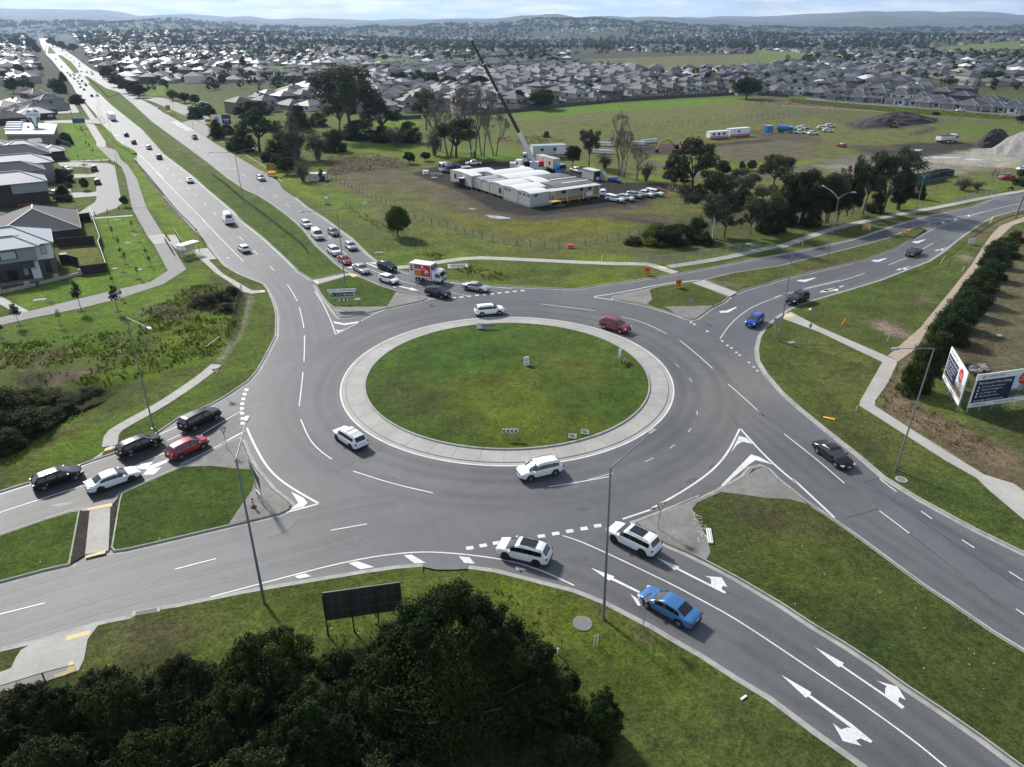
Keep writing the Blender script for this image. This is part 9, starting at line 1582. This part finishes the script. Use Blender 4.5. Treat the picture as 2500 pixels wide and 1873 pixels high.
def heap(name,label,f,pts,h,m,seed,n=34):
    P=gl(f+' '+pts);ctr=sum((Vector((p.x,p.y,0))for p in P),Vector())/len(P);q2=random.Random(seed);V=[];F=[];P=smooth_line(P,2,True);k=len(P);J_=7
    for j in range(J_+1):
        s=1-j/J_;
        for p in P:w2=1+q2.uniform(-.05,.05);V.append((ctr.x+(p.x-ctr.x)*s**.9*w2,ctr.y+(p.y-ctr.y)*s**.9*w2,.05+h*(1-s**1.6)+(q2.uniform(-.35,.35)if 0<j<J_ else 0)))
    for j in range(J_):
        for i in range(k):F.append((j*k+i,j*k+(i+1)%k,(j+1)*k+(i+1)%k,(j+1)*k+i))
    me=bpy.data.meshes.new(name);me.from_pydata(V,[],F);me.materials.append(m);me.update();return tag(link(me,name),label,'earth heap')
soil=mat('heap_soil',(.030,.025,.022),.95,.35,1.2,.8,2.5);heap('soil_heap','long dark heap of topsoil in the far paddock','K',"270,445 500,385 900,345 1180,375 1230,415 900,445 450,475",4.5,soil,1);heap('soil_heap','short dark soil heap right of the tipper truck','K',"1530,645 1700,600 1900,585 1970,610 1850,660 1600,680",5.5,soil,2);heap('gravel_heap','large pale crushed rock heap at the right edge','K',"1640,700 1900,640 2300,560 2600,650 2400,800 1900,770",7,mat('heap_rock',(.22,.21,.195),.9,.3,1.0,.8,2.0),3)
for i,(u,v)in enumerate(((960,690),(1010,770),(1240,765),(1560,785))):q=g('K',u,v,.1);tag(MB().prism([(math.cos(a_)*(3+1.2*math.sin(3*a_+i))*(1.6 if i==2 else 1),math.sin(a_)*2.2)for a_ in np.linspace(0,6.283,18)[:-1]],0,.03).build('puddle',mat('puddle_water',(.30,.31,.32),.05,spec=.8),None,None,(q.x,q.y,.10)),kind='structure')
for u,v,s_ in((730,785,2.6),(520,715,1.0)):q=g('I',u,v,.1);tag(MB().prism([(math.cos(a_)*s_*(1.2+.3*math.sin(3*a_)),math.sin(a_)*s_*.5)for a_ in np.linspace(0,6.283,16)[:-1]],0,.03).build('puddle',mat('puddle_water',(.3,.31,.32)),None,None,(q.x,q.y,.10),-.5),kind='structure')
# skips by the right road
skg=mat('skip_green',(.012,.13,.10),.5,.1,3.0);skt=mat('skip_teal',(.04,.26,.22),.6,.1);
for i,(u,v,m,lab)in enumerate(((850,1020,skg,'green skip bin, first from the left'),(910,985,skt,'pale teal skip bin, second from the left'),(1010,1000,skg,'tall green skip bin in the middle'),(1090,985,mat('skip_dark',(.025,.06,.055),.6),'dark skip bin, fourth from the left'),(1180,965,mat('skip_black',(.02,.025,.028),.6),'black skip bin, fifth from the left'),(1250,950,mat('skip_dark',(.025,.06,.055),.6),'dark skip bin, last on the right'))):
    q=g('K',u,v,.1);t=thing('skip_bin',lab,'skip',(q.x,q.y,.1),.3,'skip bins by the right road');mb=MB();
    for(x,y,dx,dy)in((0,-1.2,5.6,.12),(0,1.2,5.6,.12),(-2.75,0,.12,2.3),(2.75,0,.12,2.3)):mb.box((x,y,.95),(dx,dy,1.7 if i!=1 else 1.0))
    mb.build('sides',m,t);MB().box((0,0,.15),(5.6,2.4,.1)).build('floor',trim,t);mb=MB()
    for k in range(6):mb.box((-2.4+k*.95,-1.29,.95),(.1,.08,1.6))
    mb.build('ribs',m,t)
t=wall_fence('picket_fence','row of timber pickets in front of the skips','fence',"K 960,1060 1100,1040 1290,1000",1.2,oldtimb,None,.06,1.0)
for i,(u,v)in enumerate(((1205,805),(1482,842),(1645,866),(1772,880),(1808,882),(1852,890),(248,772))):q=g('K',u,v,.1);t=thing('traffic_cone','orange traffic cone with white band along the site track','cone',(q.x,q.y,.1),0,'traffic cones along the site track');MB().lathe([(.22,.04),(.05,.95),(0,.95)],10).box((0,0,.02),(.55,.55,.05)).build('cone',conor,t,40);MB().lathe([(.165,.34),(.115,.62)],10).build('band',wht,t)
q=g('I',1335,1040,.1);tag(MB().box((0,0,.4),(1.2,.5,.7)).build('water_barrier',mat('barrier_pink',(.80,.10,.12),.5),None,None,(q.x,q.y,.1),.1),'pink red plastic barrier at the corner of the paddock fence','barrier')
for i,(u,v,c_,lab)in enumerate(((135,425,wht,'white crate left of the rubble drums by the tilt tray truck'),(175,435,conc_dirty,'grey drum stack by the tilt tray truck'),(200,440,concrete,'pale concrete ring stack by the tilt tray truck'),(245,440,concrete,'round concrete ring by the tilt tray truck'),(205,458,concrete,'flat concrete lid by the tilt tray truck'))):q=g('I',u,v,.1);(tag(MB().lathe([(.9,0),(.9,.7 if i<4 else .2),(.7,.7 if i<4 else .2),(.7,.1),(0,.1)],16).build('concrete_ring',c_,None,40,(q.x,q.y,.1)),lab,'concrete ring')if i else tag(MB().box((0,0,.5),(1.6,1.2,1.0)).box((0,0,1.03),(1.7,1.3,.06)).build('crate',c_,None,None,(q.x,q.y,.1),.3),lab,'crate'))
q=g('G',1558,995,.1);t=thing('utility_cabinet','cream utility cabinet at the corner of the paddock','cabinet',(q.x,q.y,.1),.1);MB().box((0,0,1.0),(5.0,2.4,2.0)).build('body',mat('cab_cream',(.52,.49,.40),.7),t);MB().box((0,0,2.05),(5.2,2.6,.1)).build('roof',wroof,t);mb=MB();mb.box((-.6,-1.22,1.0),(1.0,.04,.5)).box((.9,-1.22,1.0),(1.0,.04,.5));mb.build('vents',mat('vent_tan',(.36,.30,.24),.7),t)
q=g('L',393,75,.1);t=thing('electrical_cabinet','pale blue grey electrical cabinet on the far verge','cabinet',(q.x,q.y,.1),.1);MB().box((0,0,.8),(.9,.6,1.6)).build('body',mat('cabinet_pale',(.42,.48,.50),.6),t);MB().box((0,0,.05),(1.1,.8,.12)).build('plinth',conc_dirty,t)
q=g('H',1432,770,.1);t=thing('beam_on_posts','white beam on dark posts hanging before the bare trees','frame',(q.x,q.y,.1),.1);zb_=zat(q,px('H',1432,702)[1]);MB().box((0,0,zb_),(5.0,.3,.25)).build('beam',wht,t);MB().box((1.9,0,zb_/2),(.7,.5,zb_)).build('post',darkbark,t)
pipe=mat('pipe_white',(.60,.61,.60),.5);
for i,(f,a,b,n_,lab)in enumerate((('I',(1850,185),(1950,190),3,'stack of white pipes left of the excavator'),('I',(1930,175),(2055,165),3,'stack of white pipes behind the trench'),('I',(1525,190),(1690,200),3,'stack of pale roof trusses behind the gum tree'),('I',(1505,255),(1680,265),3,'low stack of white frames behind the gum tree'))):
    A_,B_=g(f,*a,.1),g(f,*b,.1);mb=MB();sv_=(B_-A_).normalized();nv=Vector((-sv_.y,sv_.x,0))
    for k in range(n_):mb.tube([A_+nv*k*.9+Vector((0,0,.45)),B_+nv*k*.9+Vector((0,0,.45))],.42,8)
    mb.tube([A_+nv*.45+Vector((0,0,1.15)),B_+nv*.45+Vector((0,0,1.15))],.42,8);tag(mb.build('pipe_stack',pipe,None,60),lab,'pipes')
q=g('N',2040,235,.1);t=thing('motorcycle','rider on a dark motorcycle on the bus bay at upper right','motorcycle',(q.x,q.y,.15),.2);MB().box((0,0,.75),(1.1,.35,.45)).build('frame',trim,t)
for x in(-.65,.65):o=link(car_parts('hatch')['tyre'],'wheel',t,(x,0,.32));o.scale=(1,.6,1)
person('rider in black sitting on the motorcycle',q+Vector((0,0,0)),1.7,cloth,cloth,'sit',hat=trim)
# ------------------------------------------------------------------ haze
hz=bpy.data.materials.new('haze_air');hz.use_nodes=True;t=hz.node_tree;t.nodes.clear()
o_=N(t,'ShaderNodeOutputMaterial');pv=N(t,'ShaderNodeVolumePrincipled');pv.inputs['Color'].default_value=(.50,.70,1.0,1);pv.inputs['Density'].default_value=HAZE_D;pv.inputs['Anisotropy'].default_value=.35
t.links.new(pv.outputs[0],o_.inputs['Volume'])
hb=MB().box((0,6000,300-65),(31000,19200,730)).build('haze',hz);tag(hb,'thin bluish haze over the distant suburbs and hills','haze',None,'stuff')
